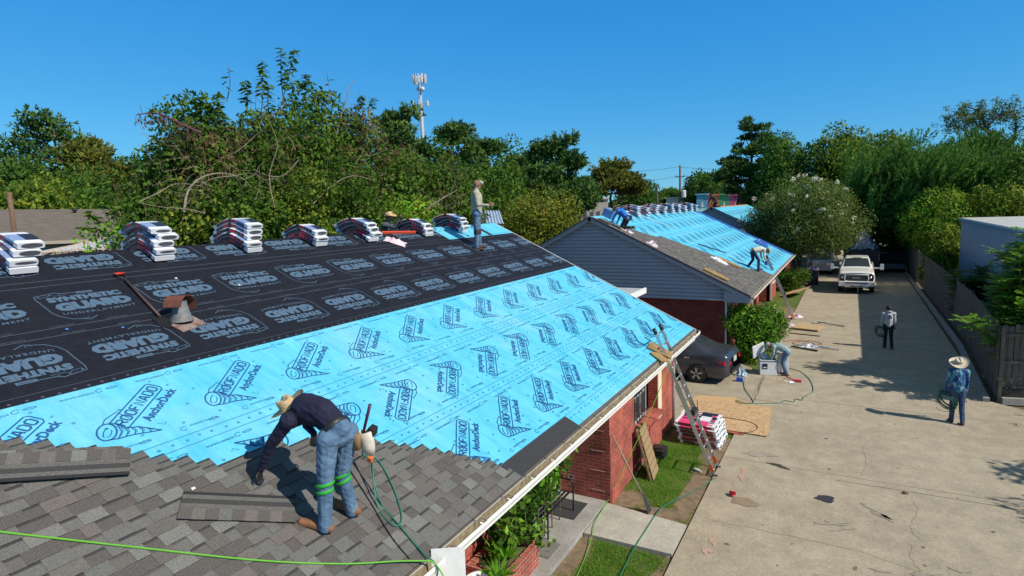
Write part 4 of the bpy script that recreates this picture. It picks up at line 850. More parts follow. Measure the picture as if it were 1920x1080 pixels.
# the brushy tree: long upswept sprays of narrow leaves
def brushy(label, pos, top, w, z0, seed, kind, n_spray, L=1.25, name='brushy_tree', lean=(.5, 0, .9), per=22, leaf=.32):
    RS.seed(seed); e = empty(name, (pos[0], pos[1], 0), 0, label, 'tree'); rz = (top - z0) / 2; cl = crown_clumps(w / 2 * .8, w / 2 * .7, rz * .8, z0 + rz, 30, w * .08, w * .15); trunk_mb(z0 + rz, .3, cl, 9, 0, seed).build('trunk', BARK, e)
    idx = RS.choice(len(cl), n_spray); d = unit(n_spray); d[:, 2] = np.abs(d[:, 2]) * .8; B = cl[idx, :3] + d * (cl[idx, 3])[:, None] * .9; ax = d * .5 + np.array(lean) + .3 * RS.normal(size=(n_spray, 3)); ax /= np.linalg.norm(ax, axis=1, keepdims=True)
    f = np.tile(np.linspace(0, 1, per), n_spray); Bi = np.repeat(B, per, 0); Ai = np.repeat(ax, per, 0); C = Bi + Ai * (f * L)[:, None] + RS.normal(0, .05, (len(f), 3)); side = unit(len(f)) * .7 + Ai
    fastmesh('crown', leaves(C, leaf, leaf * .24, axis=side), 4, [LG[kind]], None, e); RS.seed(seed); return e
P = at(1722, 262, 56); brushy('large brushy tree with upswept sprays filling the upper right', P, P.z, 13.5, 2.5, 101, 'willow', 1500)
P = at(1725, 275, 57.5); tree('broadleaf_tree', 'broad dark green crown inside the brushy tree at the upper right', 'tree', P, P.z, 12.5, 'dark', 3, .30, 20000, 160, ry=4.5, mix=('mid', .35), k=44, cr=(.12, .22))
P = at(1640, 330, 60); tree('broadleaf_tree', 'dark inner tree behind the left of the brushy tree', 'tree', P, P.z, 9, 'dark', 1, .34, 9000, 102)
P = at(1760, 310, 62); tree('broadleaf_tree', 'dark inner tree behind the middle of the brushy tree', 'tree', P, P.z, 10, 'dark', 1, .34, 10000, 103)
P = at(1885, 290, 56); tree('broadleaf_tree', 'dark tree at the right edge above the metal building', 'tree', P, P.z, 8, 'dark', 2, .3, 12000, 104, mix=('mid', .4))
P = at(1845, 255, 58); brushy('brushy dark tree right of the large brushy tree', P, P.z, 6.5, 4, 105, 'willow', 900)
# tall open tree at the far right: long limbs with separate leaf tufts
def open_tree(label, limbs, d, seed):
    RS.seed(seed); q = random.Random(seed); base = at(*limbs[0][0], d); e = empty('open_tree', (base.x, base.y, 0), 0, label, 'tree'); b = MB(); tips = []
    for L in limbs:
        w = [at(u, v, d + .4 * k * (1 if seed % 2 else -1)) - e.location for k, (u, v) in enumerate(L)]
        if L is limbs[0]: w = [Vector((0, 0, 0))] + w
        c = bez(w, 5); n = len(c); r = .22 if L is limbs[0] else .10; b.tube(c, [r * (1 - .8 * i / n) for i in range(n)], 0, 6, cap=False)
        for i in range(n // 3, n, 1):
            for _ in range(3): t = c[i] + Vector((q.gauss(0, .5), q.gauss(0, .6), q.gauss(.15, .4))); b.tube([c[i], t], [.03, .008], 0, 4, cap=False); tips.append((*t, q.uniform(.22, .5)))
    b.build('trunk', BARK, e); fastmesh('crown', clump_leaves(np.array(tips), 6500, .20, .075, .2, droop=.3), 4, [LG['grey'], LG['dark']], (RS.uniform(0, 1, 6500) < .5).astype(int), e); return e
open_tree('tall open tree with long bare limbs and separate tufts at the far right', [[(1890, 330), (1868, 280), (1850, 240), (1838, 212), (1830, 205)], [(1868, 285), (1835, 258), (1800, 240), (1775, 236)], [(1855, 250), (1820, 225), (1795, 213)], [(1885, 320), (1900, 270), (1905, 225), (1900, 208)], [(1895, 320), (1925, 260), (1935, 215)], [(1850, 238), (1872, 218), (1885, 212)], [(1890, 330), (1850, 310), (1822, 300)]], 60, 111)
# flowering tree over the drive
P = at(1512, 338, 47); e, c, cl = tree('flowering_tree', 'round grey green tree dotted with white blossom beside the third house', 'tree', (P.x - .2, P.y, 0), P.z, 8.9, 'grey', 2.0, .155, 44000, 121, None, .16, ry=4.0, mix=('mid', .45), k=80, cr=(.13, .22))
RS.seed(5); sel = cl[RS.choice(len(cl), 150)]; d = unit(150); d[:, 2] = np.abs(d[:, 2]); fc = np.concatenate([sel[:, :3] + d * sel[:, 3:4] * 1.05, RS.uniform(.10, .2, (150, 1))], 1); fastmesh('blossom', clump_leaves(fc, 7500, .085, .07, .3), 4, [LG['white']], None, e)
b = MB()
for i in range(6): a = i * 1.05; b.tube(bez([(.15 * math.cos(a), .15 * math.sin(a), 0), (.5 * math.cos(a), .5 * math.sin(a), 1.4), (1.5 * math.cos(a), 1.5 * math.sin(a), 3.2)], 5), [.09 - .006 * k for k in range(11)], 0, 6)
b.build('stem', BARKP, e)
# young bright trees behind the fence
GY = 'young trees behind the fence'
for i, (u, v, d, w, lb, kd, mx) in enumerate([(1768, 350, 52, 4.6, 'bright yellow green young tree left of the metal building roof', 'bright', ('yel', .6)), (1738, 385, 56, 4.0, 'young tree overhanging the far end of the fence', 'yel', ('mid', .5)), (1868, 335, 52, 4.2, 'sunlit young tree just above the metal roof edge', 'yel', ('mid', .5)),
        (1815, 345, 56, 4.2, 'young green tree between the two sunlit ones above the metal roof', 'mid', ('yel', .4)), (1715, 430, 62, 3.4, 'dark young tree at the very end of the driveway fence', 'mid', ('dark', .6)), (1775, 425, 46, 2.6, 'olive vine mass in the shade left of the metal wall', 'mid', ('yel', .5))]):
    P = at(u, v, d); tree('young_tree', lb, 'tree', P, P.z, w, kd, .3 if i > 3 else 1.2, .2, 14000, 130 + i, GY, .1, mix=mx, k=46)
# compound-leaf shrub close behind the fence at the right edge: feathery stems
def feathery(label, base, stems, seed, mats_, nl=34, L=.145):
    q = random.Random(seed); RS.seed(seed); e = empty('feathery_shrub', base, 0, label, 'shrub'); b = MB(); C = []; A = []
    for (dx, dy, h) in stems:
        tip = Vector((dx, dy, h)); st = bez([(dx * .1, dy * .1, 0), tip * .55 + Vector((0, 0, .2)), tip], 6); b.tube(st, [.03 - .0015 * i for i in range(len(st))], 0, 5, cap=False)
        for i in range(4, len(st)):
            for _ in range(6):
                a = q.uniform(0, 6.28); dr = Vector((math.cos(a), math.sin(a), q.uniform(-.1, .6))).normalized(); LL = q.uniform(.35, .62); p0 = st[i]
                b.tube([p0, p0 + dr * LL * .6, p0 + dr * LL + Vector((0, 0, -.06))], [.006, .005, .002], 0, 3, cap=False); sd = dr.cross(Vector((0, 0, 1))).normalized()
                for k in range(9):
                    f = .15 + .85 * k / 8
                    for s in (-1, 1): C.append(tuple(p0 + dr * LL * f + sd * s * .05 + Vector((0, 0, -.06 * f * f)))); A.append(tuple(sd * s + dr * .4))
    b.build('stem', mat('green_stem', (.12, .13, .05), .8), e); fastmesh('foliage', leaves(np.array(C), L, L * .42, axis=np.array(A), nrm=np.tile([0, 0, 1.], (len(C), 1))), 4, mats_, (RS.uniform(0, 1, len(C)) < .4).astype(int), e); return e
st = [(rnd.gauss(0, .8), rnd.gauss(0, 1.1), rnd.uniform(1.6, 4.9)) for _ in range(52)]
feathery('bright green feathery shrub rising behind the fence at the right edge', (4.95, 23.8, 0), [(x * .6, y * .5, h + .1) for x, y, h in st], 5, [LG['bright'], LG['yel']])
st = [(rnd.gauss(0, .6), rnd.gauss(0, 1.4), rnd.uniform(2.0, 3.6)) for _ in range(34)]
feathery('second bright feathery shrub low against the fence corner', (5.2, 22.7, 0), [(x, y * .5, h * .9) for x, y, h in st], 6, [LG['bright'], LG['mid']])
feathery('small dark feathery sapling in the shade behind the middle of the fence', (4.75, 33, 0), [(rnd.gauss(0, .4), rnd.gauss(0, 1.0), rnd.uniform(1.8, 3.1)) for _ in range(12)], 7, [LG['mid'], LG['dark']])
# bush at the corner of the second house and the small one by its ladder
P = at(1418, 575, 26.0); e, c, cl = tree('bush', 'glossy green bush growing at the near corner of the second house', 'bush', (-3.05, 24.1, 0), 2.15, 2.7, 'mid', .1, .12, 14000, 151, None, .04, mix=('bright', .4), k=44, ry=1.3)
for i in range(16): a = rnd.uniform(0, 6.28); r = rnd.uniform(.1, 1.1); bp = Vector((-3.05 + r * math.cos(a), 24.1 + r * math.sin(a), 1.6 - .5 * r)); shoot(e, bp, bp + Vector((rnd.gauss(0, .2), rnd.gauss(0, .2), rnd.uniform(.4, .85))), 16, .13, 500 + i)
tree('bush', 'low dark bush under the flowering tree beside the plywood sheet', 'bush', (-3.4, 44.2, 0), 1.5, 2.6, 'mid', .1, .14, 4000, 152, None, .04, k=24)
# shade-casting tree outside the right edge: its lumpy shadow falls on the near driveway
tree('broadleaf_tree', 'tree standing right of the driveway outside the picture', 'tree', (10.0, 14.6, 0), 5.8, 4.4, 'mid', 2.8, .22, 5000, 153)
# far wood closing the horizon: one mass
RS.seed(77); n = 42000; a = RS.uniform(-1.45, .32, n); dist = RS.uniform(170, 200, n); hgt = 10.5 + 2.2 * np.sin(a * 23) + 1.6 * np.sin(a * 61 + 1) + 1.0 * np.sin(a * 140); z = RS.uniform(0, 1, n) ** .6 * hgt
C = np.stack([np.sin(a) * dist, np.cos(a) * dist, z], 1); V = leaves(C, 1.5, .9); tag(fastmesh('far_wood', V, 4, [LG['dark'], LG['mid']], (RS.uniform(0, 1, n) < .3).astype(int)), 'distant continuous band of dark woodland closing the horizon', 'woodland', kind='stuff')
# ---------------------------------------------------------------- fence, kerb, sheds, far buildings
FW = mat('weathered_fence_wood', (.10, .084, .066), .9, col2=(.19, .16, .125), nscale=5, stretch=(3, 3, .5), bump=.4, bscale=30)
fe = empty('wooden_fence', (3.9, 21.6, 0), 0, 'tall weathered dark picket fence along the right of the driveway', 'fence')
fpts = [(3.88, 21.55), (4.22, 29), (4.18, 45), (4.12, 62)]
def along(pts, step):
    out = []; 
    for (a, c) in zip(pts, pts[1:]):
        a = Vector(a); c = Vector(c); n = max(1, round((c - a).length / step)); out += [(a.lerp(c, i / n), a.lerp(c, (i + 1) / n)) for i in range(n)]
    return out
for run, ht in ((fpts, 2.33), ([(3.92, 21.52), (9.5, 22.7)], 2.33)):
    for a, c in along(run, 2.42):
        b = MB(); d = (c - a).normalized(); L = (c - a).length; n = int(L / .143); q = Matrix.Rotation(math.atan2(d.y, d.x), 3, 'Z'); nn = Vector((-d.y, d.x))
        for i in range(n):
            p = a + d * (i + .5) * L / n + nn * (.012 if i % 2 else 0); h = ht + rnd.gauss(0, .022); w = .134; ang = rnd.gauss(0, .006); z0 = .16 if run is fpts else .5
            pr = [(-w / 2, z0), (w / 2, z0), (w / 2, h - .04), (w / 2 - .03, h), (-w / 2 + .03, h), (-w / 2, h - .04)]
            vs = [q @ Vector((x, y, 0)) + Vector((p.x, p.y, z)) for y in (-.009, .009) for x, z in pr]; k = len(pr)
            b.add(vs, [tuple(range(k))[::-1], tuple(range(k, 2 * k))] + [(j, (j + 1) % k, k + (j + 1) % k, k + j) for j in range(k)], 0)
        m_ = (a + c) / 2 - nn * .04
        for z in (.45, 1.25, 2.05): b.box((m_.x, m_.y, z), (L, .04, .09), 0, q)
        kid(b.build('fence_panel', FW), fe); b = MB(); b.box((a.x - nn.x * .08, a.y - nn.y * .08, ht / 2), (.09, .09, ht - .05)); kid(b.build('post', FW), fe)
b = MB()
for a, c in zip([(3.62, 21.3), (3.95, 29), (3.92, 45), (3.86, 62)], [(3.95, 29), (3.92, 45), (3.86, 62)]): b.bar((*a, .1), (*c, .1), .16, .16)
tag(b.build('kerb', mdd), kind='structure')
b = MB(); b.bar((3.98, 21.42, .12), (9.5, 22.58, .12), .2, .2); tag(b.build('kerb', mdd), kind='structure')
b = MB(); b.bar((4.0, 21.46, .36), (9.5, 22.63, .36), .045, .26); tag(b.build('retaining_board', mat('dark_board', (.035, .03, .027), .85, noise=.3, nscale=5), bevel=.004), 'dark retaining board on edge at the foot of the fence right of the corner', 'board')
mb = empty('metal_building', (5.78, 34.3, 0), 0, 'blue grey corrugated metal building with a flat pale roof behind the fence', 'building')
b = MB(); y = 24.6; x = 5.78
n = int((44.3 - y) / .1); pr = [(24.6 + i * .1, x - (.022 if i % 3 == 0 else 0)) for i in range(n + 1)]
for (y0, x0), (y1, x1) in zip(pr, pr[1:]): b.add([(x0, y0, 0), (x1, y1, 0), (x1, y1, 4.6), (x0, y0, 4.6)], [(0, 1, 2, 3)], 0)
b.box((12, 24.6, 2.3), (12.4, .06, 4.6)); b.box((12, 44.3, 2.3), (12.4, .06, 4.6)); b.box((18.2, 34.4, 2.3), (.06, 19.7, 4.6)); kid(b.build('corrugated_wall', mat('blue_grey_metal', (.24, .28, .36), .5, noise=.08, nscale=2)), mb)
b = MB(); b.box((12, 34.45, 4.66), (12.7, 20.0, .06)); kid(b.build('roof', mat('pale_metal_roof', (.50, .50, .47), .45, col2=(.62, .62, .58), nscale=1.5)), mb)
b = MB(); b.box((5.69, 34.45, 4.60), (.07, 20.06, .2)); b.box((12, 24.42, 4.60), (12.5, .07, .2)); kid(b.build('eave_trim', mat('blue_trim', (.12, .22, .36), .4)), mb)
# house with the brown roof beyond the ridge, left
bm_ = mat('brown_roof_shingle', (.12, .10, .08), .95, col2=(.18, .15, .12), nscale=2.5, bump=.4, bscale=14, stretch=(1, 1, 3))
A = at(-60, 457, 29); Bq = at(225, 447, 27.5); Cc = at(275, 392, 35); D_ = at(-80, 393, 37)
nb = empty('neighbour_house', (A.lerp(Bq, .5).x, A.lerp(Bq, .5).y, 0), 0, 'long low pitched brown shingle roof of the neighbouring house at the left edge', 'house')
b = MB(); b.add([A, Bq, Cc, D_], [(0, 1, 2, 3)]); dz = Vector((0, 0, -.12)); b.add([A + dz, Bq + dz, Cc + dz, D_ + dz], [(3, 2, 1, 0)]); b.add([A, Bq, Bq + dz, A + dz, Cc, Cc + dz], [(0, 1, 2, 3), (1, 4, 5, 2)], 1); E1 = D_ + (D_ - A) * .9; E2_ = Cc + (Cc - Bq) * .9; E1.z = A.z; E2_.z = Bq.z; b.add([D_, Cc, E2_, E1], [(0, 1, 2, 3)]); rf_ = kid(b.build('roof', [bm_, mat('tan_fascia', (.42, .36, .28), .7)]), nb)
ins = Vector((-.35, .1, 0)); b = MB(); wv = [A + ins, Bq + ins, E2_ + Vector((.3, 0, 0)), E1 + Vector((.3, 0, 0))]; lo = [Vector((p.x, p.y, 0)) for p in wv]; hi = [Vector((p.x, p.y, p.z - .1)) for p in wv]; b.add(lo + hi, [(0, 1, 5, 4), (1, 2, 6, 5), (2, 3, 7, 6), (3, 0, 4, 7)]); b.add([hi[1], hi[2], Vector((Cc.x - .2, Cc.y, Cc.z - .12))], [(0, 1, 2)], 0); kid(b.build('wall', mat('faded_wall', (.24, .26, .20), .85, col2=(.34, .30, .22), nscale=2)), nb)
p = at(140, 396, 34.6); b = MB(); b.lathe([(.06, 0), (.06, .3), (.12, .3), (.12, .38), (0, .4)], (p.x, p.y, p.z - .28), 8); b.box((p.x - .3, p.y - .15, p.z - .26), (.5, .3, .06)); kid(b.build('roof_vent', M['black']), nb)
p = at(17, 360, 25); q_ = at(20, 440, 24.5); b = MB(); b.tube([(q_.x, q_.y, 0), (p.x, p.y, p.z)], [.085, .07], 0, 9); tag(b.build('wooden_post', mat('brown_post', (.16, .09, .06), .9, noise=.3, nscale=5, bump=.4)), 'weathered wooden post standing in front of the brown roof at the left edge', 'post')
ls = at(150, 462, 24.0); st_ = empty('shed', (ls.x, ls.y, 0), 0, 'small shed with a pale corrugated roof between the first two shingle stacks', 'shed')
a0, a1, a2, a3 = at(70, 474, 22.5), at(205, 470, 22), at(218, 445, 24.5), at(160, 457, 25); b = MB(); n = 22
for i in range(n):
    for k in range(1): u0, u1 = i / n, (i + 1) / n; zz = .05 if i % 2 else 0; p0, p1, p2, p3 = a0.lerp(a1, u0), a0.lerp(a1, u1), a3.lerp(a2, u1), a3.lerp(a2, u0); b.add([p0 + Vector((0, 0, zz)), p1 + Vector((0, 0, .05 - zz)), p2 + Vector((0, 0, .05 - zz)), p3 + Vector((0, 0, zz))], [(0, 1, 2, 3)])
kid(b.build('corrugated_roof', mat('pale_corrugated', (.45, .47, .48), .4, noise=.15)), st_)
b = MB(); lo = [Vector((p.x, p.y, 0)) for p in (a0, a1, a2, a3)]; b.add(lo + [a0, a1, a2, a3], [(0, 1, 5, 4), (1, 2, 6, 5), (2, 3, 7, 6), (3, 0, 4, 7)]); kid(b.build('wall', mat('shed_wall', (.3, .27, .22), .85)), st_)
a0, a1, a2 = at(80, 473, 22.3), at(200, 445, 22.4), at(205, 466, 22.0); b = MB()
for i in range(11): f = i / 10; b.bar(a0.lerp(a1, f), a0.lerp(a2, f), .02, .02)
b.bar(a0, a1, .035, .035); b.bar(a0, a2, .035, .035); b.bar(a0.lerp(a1, .5), a0.lerp(a2, .5), .03); kid(b.build('lattice_gable', mat('peach_paint', (.55, .42, .33), .7)), st_)
# striped pale blue corrugated roof beyond the ridge by the standing roofer
b = MB(); a0, a1, a2, a3 = at(896, 419, 27), at(945, 421, 27), at(937, 396, 30), at(896, 396, 30); n = 16; sb = empty('lean_to_shed', (a0.x, a0.y, 0), 0, 'pale blue corrugated lean-to roof beyond the ridge beside the standing roofer', 'shed')
for i in range(n):
    u0, u1 = i / n, (i + 1) / n; zz = .07 if i % 2 else 0; b.add([a0.lerp(a1, u0) + Vector((0, 0, zz)), a0.lerp(a1, u1) + Vector((0, 0, .07 - zz)), a3.lerp(a2, u1) + Vector((0, 0, .07 - zz)), a3.lerp(a2, u0) + Vector((0, 0, zz))], [(0, 1, 2, 3)])
kid(b.build('corrugated_roof', mat('pale_blue_metal', (.38, .48, .62), .4)), sb); b = MB(); lo = [Vector((p.x, p.y, 0)) for p in (a0, a1, a2, a3)]; b.add(lo + [p - Vector((0, 0, .03)) for p in (a0, a1, a2, a3)], [(0, 1, 5, 4), (1, 2, 6, 5), (2, 3, 7, 6), (3, 0, 4, 7)]); kid(b.build('wall', mat('brown_wall', (.15, .09, .07), .9)), sb)
# far buildings
def flat_building(name, label, u0, u1, vt, d, dep, col, roofc, wins=0, wcol=(.05, .05, .06)):
    a, c = at(u0, vt, d), at(u1, vt, d); e = empty(name, ((a.x + c.x) / 2, (a.y + c.y) / 2, 0), 0, label, 'building'); dr = (c - a); dr.z = 0; L = dr.length; dr.normalize(); nn = Vector((-dr.y, dr.x, 0)); z = (a.z + c.z) / 2; q = Matrix.Rotation(math.atan2(dr.y, dr.x), 3, 'Z')
    ce = nn * dep / 2; b = MB(); b.box((ce.x, ce.y, z / 2), (L, dep, z), 0, q); b.build('wall', mat('far_wall_%d' % int(u0), col, .85, noise=.08, nscale=.5), e); b = MB(); b.box((ce.x, ce.y, z + .08), (L + .5, dep + .5, .25), 0, q); b.build('roof', mat('far_roof_%d' % int(u0), roofc, .8), e)
    for i in range(wins):
        f = -L / 2 + L * (i + .5) / wins; b = MB(); b.box((dr.x * f - nn.x * .03, dr.y * f - nn.y * .03, z * .62), (L / wins * .45, .12, z * .2), 0, q); b.build('window', mat('dark_window', wcol, .3), e)
    return e, a, c, z
flat_building('long_building', 'far beige low building left of the lone spreading pine', 1079, 1140, 374, 105, 12, (.42, .36, .30), (.55, .52, .48), 5, (.10, .10, .12)); flat_building('warehouse', 'far tan warehouse with a bright corner right of the lone pine', 1156, 1203, 369, 115, 14, (.45, .38, .31), (.30, .2, .16), 3, (.6, .56, .45))
flat_building('wall_building', 'far pale grey wall behind the tall utility pole', 1249, 1306, 371, 118, 10, (.58, .60, .60), (.5, .5, .5), 0)
mz = 0
mu = None
for i, (u0, u1, c1, c2, lb) in enumerate([(1306, 1328, (.10, .30, .48), (.30, .50, .50), 'far mural wall painted blue with a pale figure'), (1328, 1348, (.52, .17, .06), (.45, .25, .15), 'far mural wall painted orange'), (1348, 1368, (.08, .28, .14), (.2, .4, .25), 'far mural wall painted green'), (1368, 1392, (.48, .08, .20), (.5, .2, .3), 'far mural wall painted pink at the right')]):
    e, a, c, z = flat_building('mural_building', lb, u0, u1, 365 + i % 2, 112, 8, c1, c1, 0); dr = (c - a).normalized(); q = Matrix.Rotation(math.atan2(dr.y, dr.x), 3, 'Z'); nn = Vector((-dr.y, dr.x, 0)); L = (c - a).length
    b = MB(); b.box((-nn.x * .1, -nn.y * .1, z * .62), (L * .9, .1, .9), 0, q); b.build('painted_band', mat('mural_band%d' % i, c2, .8, col2=tuple(min(1, x * 1.7) for x in c2), nscale=.9), e)
    b = MB(); b.add([tuple(q @ Vector((x * L, -.18, 0)) + Vector((0, 0, zz))) for x, zz in ((-.14, z * .72), (0, z * .86), (.14, z * .72))], [(0, 1, 2)]); b.build('painted_shape', mat('mural_shape%d' % i, (.6, .62, .6) if i % 2 == 0 else (.65, .5, .4), .8), e)
# utility poles and wires
WOOD = mat('pole_wood', (.09, .065, .05), .9, noise=.3)
def upole(label, u, v, d, h2=0, arm=True, can=False):
    p = at(u, v, d); e = empty('utility_pole', (p.x, p.y, 0), 0, label, 'utility pole'); b = MB(); b.tube([(0, 0, 0), (0, 0, p.z)], [.22, .15], 0, 8); b.build('post', WOOD, e)
    if arm: b = MB(); b.box((.0, 0, p.z - 1.9), (1.6, .12, .14)); [b.lathe([(.05, 0), (.08, .12), (.03, .25)], (x, 0, p.z - 1.84), 6) for x in (-.7, .7)]; b.build('crossarm', WOOD, e)
    if can: b = MB(); b.lathe([(0, 0), (.36, 0), (.38, .06), (.38, 1.1), (.3, 1.22), (0, 1.25)], (.62, 0, p.z - 5.4), 12); b.build('transformer', mat('grey_can', (.55, .57, .58), .5), e)
    return e, p
e1, p1 = upole('tall utility pole with a grey transformer above the second roof', 1275, 310, 105, can=True); e2, p2 = upole('shorter bare utility pole left of the tall one', 1232, 345, 108, arm=False)
def wire(name, label, a, c, sag, r=.025):
    n = 14; b = MB(); b.tube([a.lerp(c, i / n) - Vector((0, 0, sag * 4 * (i / n) * (1 - i / n))) for i in range(n + 1)], r, 0, 4); return tag(b.build(name, mat('wire', (.05, .05, .055), .6)), label, 'wire')
wire('power_line', 'upper wire running left from the tall utility pole', p1 - Vector((0, 0, .2)), at(1130, 322, 100), .3); wire('power_line', 'lower wire running left from the crossarm of the tall utility pole', p1 - Vector((0, 0, 1.8)), at(1100, 338, 100), .5)
wire('power_line', 'upper wire running right from the tall utility pole', p1 - Vector((0, 0, .3)), at(1460, 312, 110), .4); wire('power_line', 'lower wire running right from the tall utility pole', p1 - Vector((0, 0, 4.4)), at(1500, 345, 95), .4)
# cell tower
P = at(786, 141, 150); ct = empty('cell_tower', (P.x, P.y, 0), 0, 'white cell tower monopole with clustered panel antennas above the trees', 'cell tower'); MW = mat('tower_metal', (.36, .38, .41), .5); b = MB(); b.tube([(0, 0, 0), (0, 0, P.z)], [.7, .34], 0, 10); b.build('mast', MW, ct)
for zc, r_, hh, np_ in ((P.z - 1.0, 1.6, 2.0, 12), (P.z - 6.8, 1.9, 1.2, 6)):
    b = MB(); ring = [(r_ * math.cos(a * math.pi / 3), r_ * math.sin(a * math.pi / 3), zc) for a in range(7)]; b.tube(ring, .07, 0, 4); [b.bar((0, 0, zc), ring[i], .08) for i in range(6)]; b.build('platform', MW, ct)
    for i in range(np_):
        a = i * 2 * math.pi / np_; b = MB(); b.box((r_ * 1.05 * math.cos(a), r_ * 1.05 * math.sin(a), zc + .1), (.16, .34, hh), 0, Matrix.Rotation(a, 3, 'Z')); b.build('antenna', mat('antenna_white', (.56, .57, .58), .5), ct)
for _k in (0,): b = MB(); b.lathe([(0, .25), (.5, .1), (.6, -.1), (0, -.1)], (1.0, -.4, P.z - 3.4), 12, rot=(math.radians(80), 0, .4)); b.build('dish', mat('antenna_white', (.56, .57, .58), .5), ct); b = MB(); b.lathe([(0, .25), (.4, .1), (.5, -.1), (0, -.1)], (-.7, .2, P.z - 3.1), 12, rot=(math.radians(80), 0, .4)); b.build('dish', mat('antenna_white', (.56, .57, .58), .5), ct)
# ---------------------------------------------------------------- shingle bundles
BW = [mat('wrap_white', (.74, .76, .80), .38), mat('wrap_black', (.02, .02, .028), .35), mat('wrap_red', (.55, .02, .05), .38), mat('wrap_blue', (.10, .17, .40), .4, col2=(.36, .46, .66), nscale=14, stretch=(1, 6, 1)), mat('bundle_end', (.07, .07, .085), .85, noise=.4, nscale=60), mat('wrap_pink', (.72, .06, .20), .38), mat('wrap_print', (.6, .06, .04), .4), mat('wrap_navy', (.03, .05, .16), .35)]
def bundle_mesh(layer, var, seed):
    """one paper-wrapped bundle of shingles bent over the ridge; origin on the ridge line"""
    q = random.Random(seed); b = MB(); n = 22; W = .158; T = .083; m = R1.m; rr = .07 + .07 * layer; base = .024 + layer * .094; L = .50 + q.uniform(-.01, .02); off = q.uniform(-.03, .03)
    def pt(s, up_):
        x = s + off; z = base - m * math.sqrt(x * x + rr * rr) + m * rr * (.72 if layer else .6); sl = -m * x / math.sqrt(x * x + rr * rr); k = 1 / math.hypot(1, sl); return (x - sl * k * up_, z + k * up_)
    e = .012
    for i in range(n):
        s0, s1 = -L + 2 * L * i / n, -L + 2 * L * (i + 1) / n; f = (i + .5) / n; g = abs(f - .5) * 2
        if g > .86: side = top = 0
        elif g < .10: side = 1; top = 1
        elif g < .32: side = 2 if var != 2 or f > .5 else 1; top = 2 if var == 0 else 0
        else: side = (1 if (var + (f > .5)) % 2 or f < .5 else 3); top = [5 if .2 < g < .62 and f > .5 else 3, 3 if f > .5 else 0, 3][var % 3]
        (x0, z0), (x1, z1) = pt(s0, 0), pt(s1, 0); (X0, Z0), (X1, Z1) = pt(s0, T), pt(s1, T)
        def ring(x, z, X, Z): dx, dz = (X - x) / T, (Z - z) / T; return [(x + dx * e, -W, z + dz * e), (x, -W + e, z), (x, W - e, z), (x + dx * e, W, z + dz * e), (X - dx * e, W, Z - dz * e), (X, W - e * 1.5, Z), (X, -W + e * 1.5, Z), (X - dx * e, -W, Z - dz * e)]
        r0, r1 = ring(x0, z0, X0, Z0), ring(x1, z1, X1, Z1); mats_ = [0, 0, 0, side, top, top, top, side]
        for k in range(8): j = (k + 1) % 8; b.add([r0[k], r1[k], r1[j], r0[j]], [(0, 1, 2, 3)], mats_[k], k not in (3, 7))
        if side == 3:
            for ysg in (-1, 1): p = [Vector((x0, ysg * (W + .0015), z0)), Vector((x1, ysg * (W + .0015), z1)), Vector((X1, ysg * (W + .0015), Z1)), Vector((X0, ysg * (W + .0015), Z0))]; b.add([p[0].lerp(p[3], .12), p[1].lerp(p[2], .12), p[1].lerp(p[2], .48), p[0].lerp(p[3], .48)], [(0, 1, 2, 3)], 1)
        if top in (3, 5) and f > .5: b.add([(X0, -W * .1, Z0 + .002), (X1, -W * .1, Z1 + .002), (X1, W * .95, Z1 + .002), (X0, W * .95, Z0 + .002)], [(0, 1, 2, 3)], 7 if top == 5 else 1)
        if side == 1 and .3 < g < .72 and i % 2 == 0:
            for ysg in (-1, 1):   # red block marks on the black side
                p = [(x0, ysg * (W + .002), z0), (x0 * .4 + x1 * .6, ysg * (W + .002), z0 * .4 + z1 * .6), (X0 * .4 + X1 * .6, ysg * (W + .002), Z0 * .4 + Z1 * .6), (X0, ysg * (W + .002), Z0)]; lo = [Vector(p[0]).lerp(Vector(p[3]), .3), Vector(p[1]).lerp(Vector(p[2]), .3), Vector(p[1]).lerp(Vector(p[2]), .75), Vector(p[0]).lerp(Vector(p[3]), .75)]; b.add(lo, [(0, 1, 2, 3)], 6)
        if i in (0, n - 1):
            sx = -1 if i == 0 else 1; xx, zz, XX, ZZ = (x0, z0, X0, Z0) if i == 0 else (x1, z1, X1, Z1); b.add(ring(xx, zz, XX, ZZ), [tuple(range(8))], 0)
            cx, cz = (xx + XX) / 2, (zz + ZZ) / 2; ux, uz = (XX - xx) / T, (ZZ - zz) / T; nx, nz = (uz, -ux) if i else (-uz, ux); el = q.uniform(.66, .9); eh = q.uniform(.02, .042); cy = q.uniform(-.03, .03)
            if q.random() < .15: continue
            b.add([(cx + nx * .003 + ux * eh * math.sin(a), cy + W * el * math.cos(a) * (1 if abs(math.cos(a)) < .9 else .96), cz + nz * .003 + uz * eh * math.sin(a)) for a in [2 * math.pi * k / 16 for k in range(16)]], [tuple(range(16))], 4)
    return b
NUMW = ['top', 'second', 'third', 'fourth', 'fifth']; near_names = ['the leftmost stack on the near ridge', 'the stack on the near ridge right of the leftmost', 'the tall stack in front of the arching grey branch', 'the low stack left of the straw hat', 'the stack touching the straw hat man', 'the low stack right of the straw hat man', 'the stack on blue sheet behind the standing roofer']
protos = {}
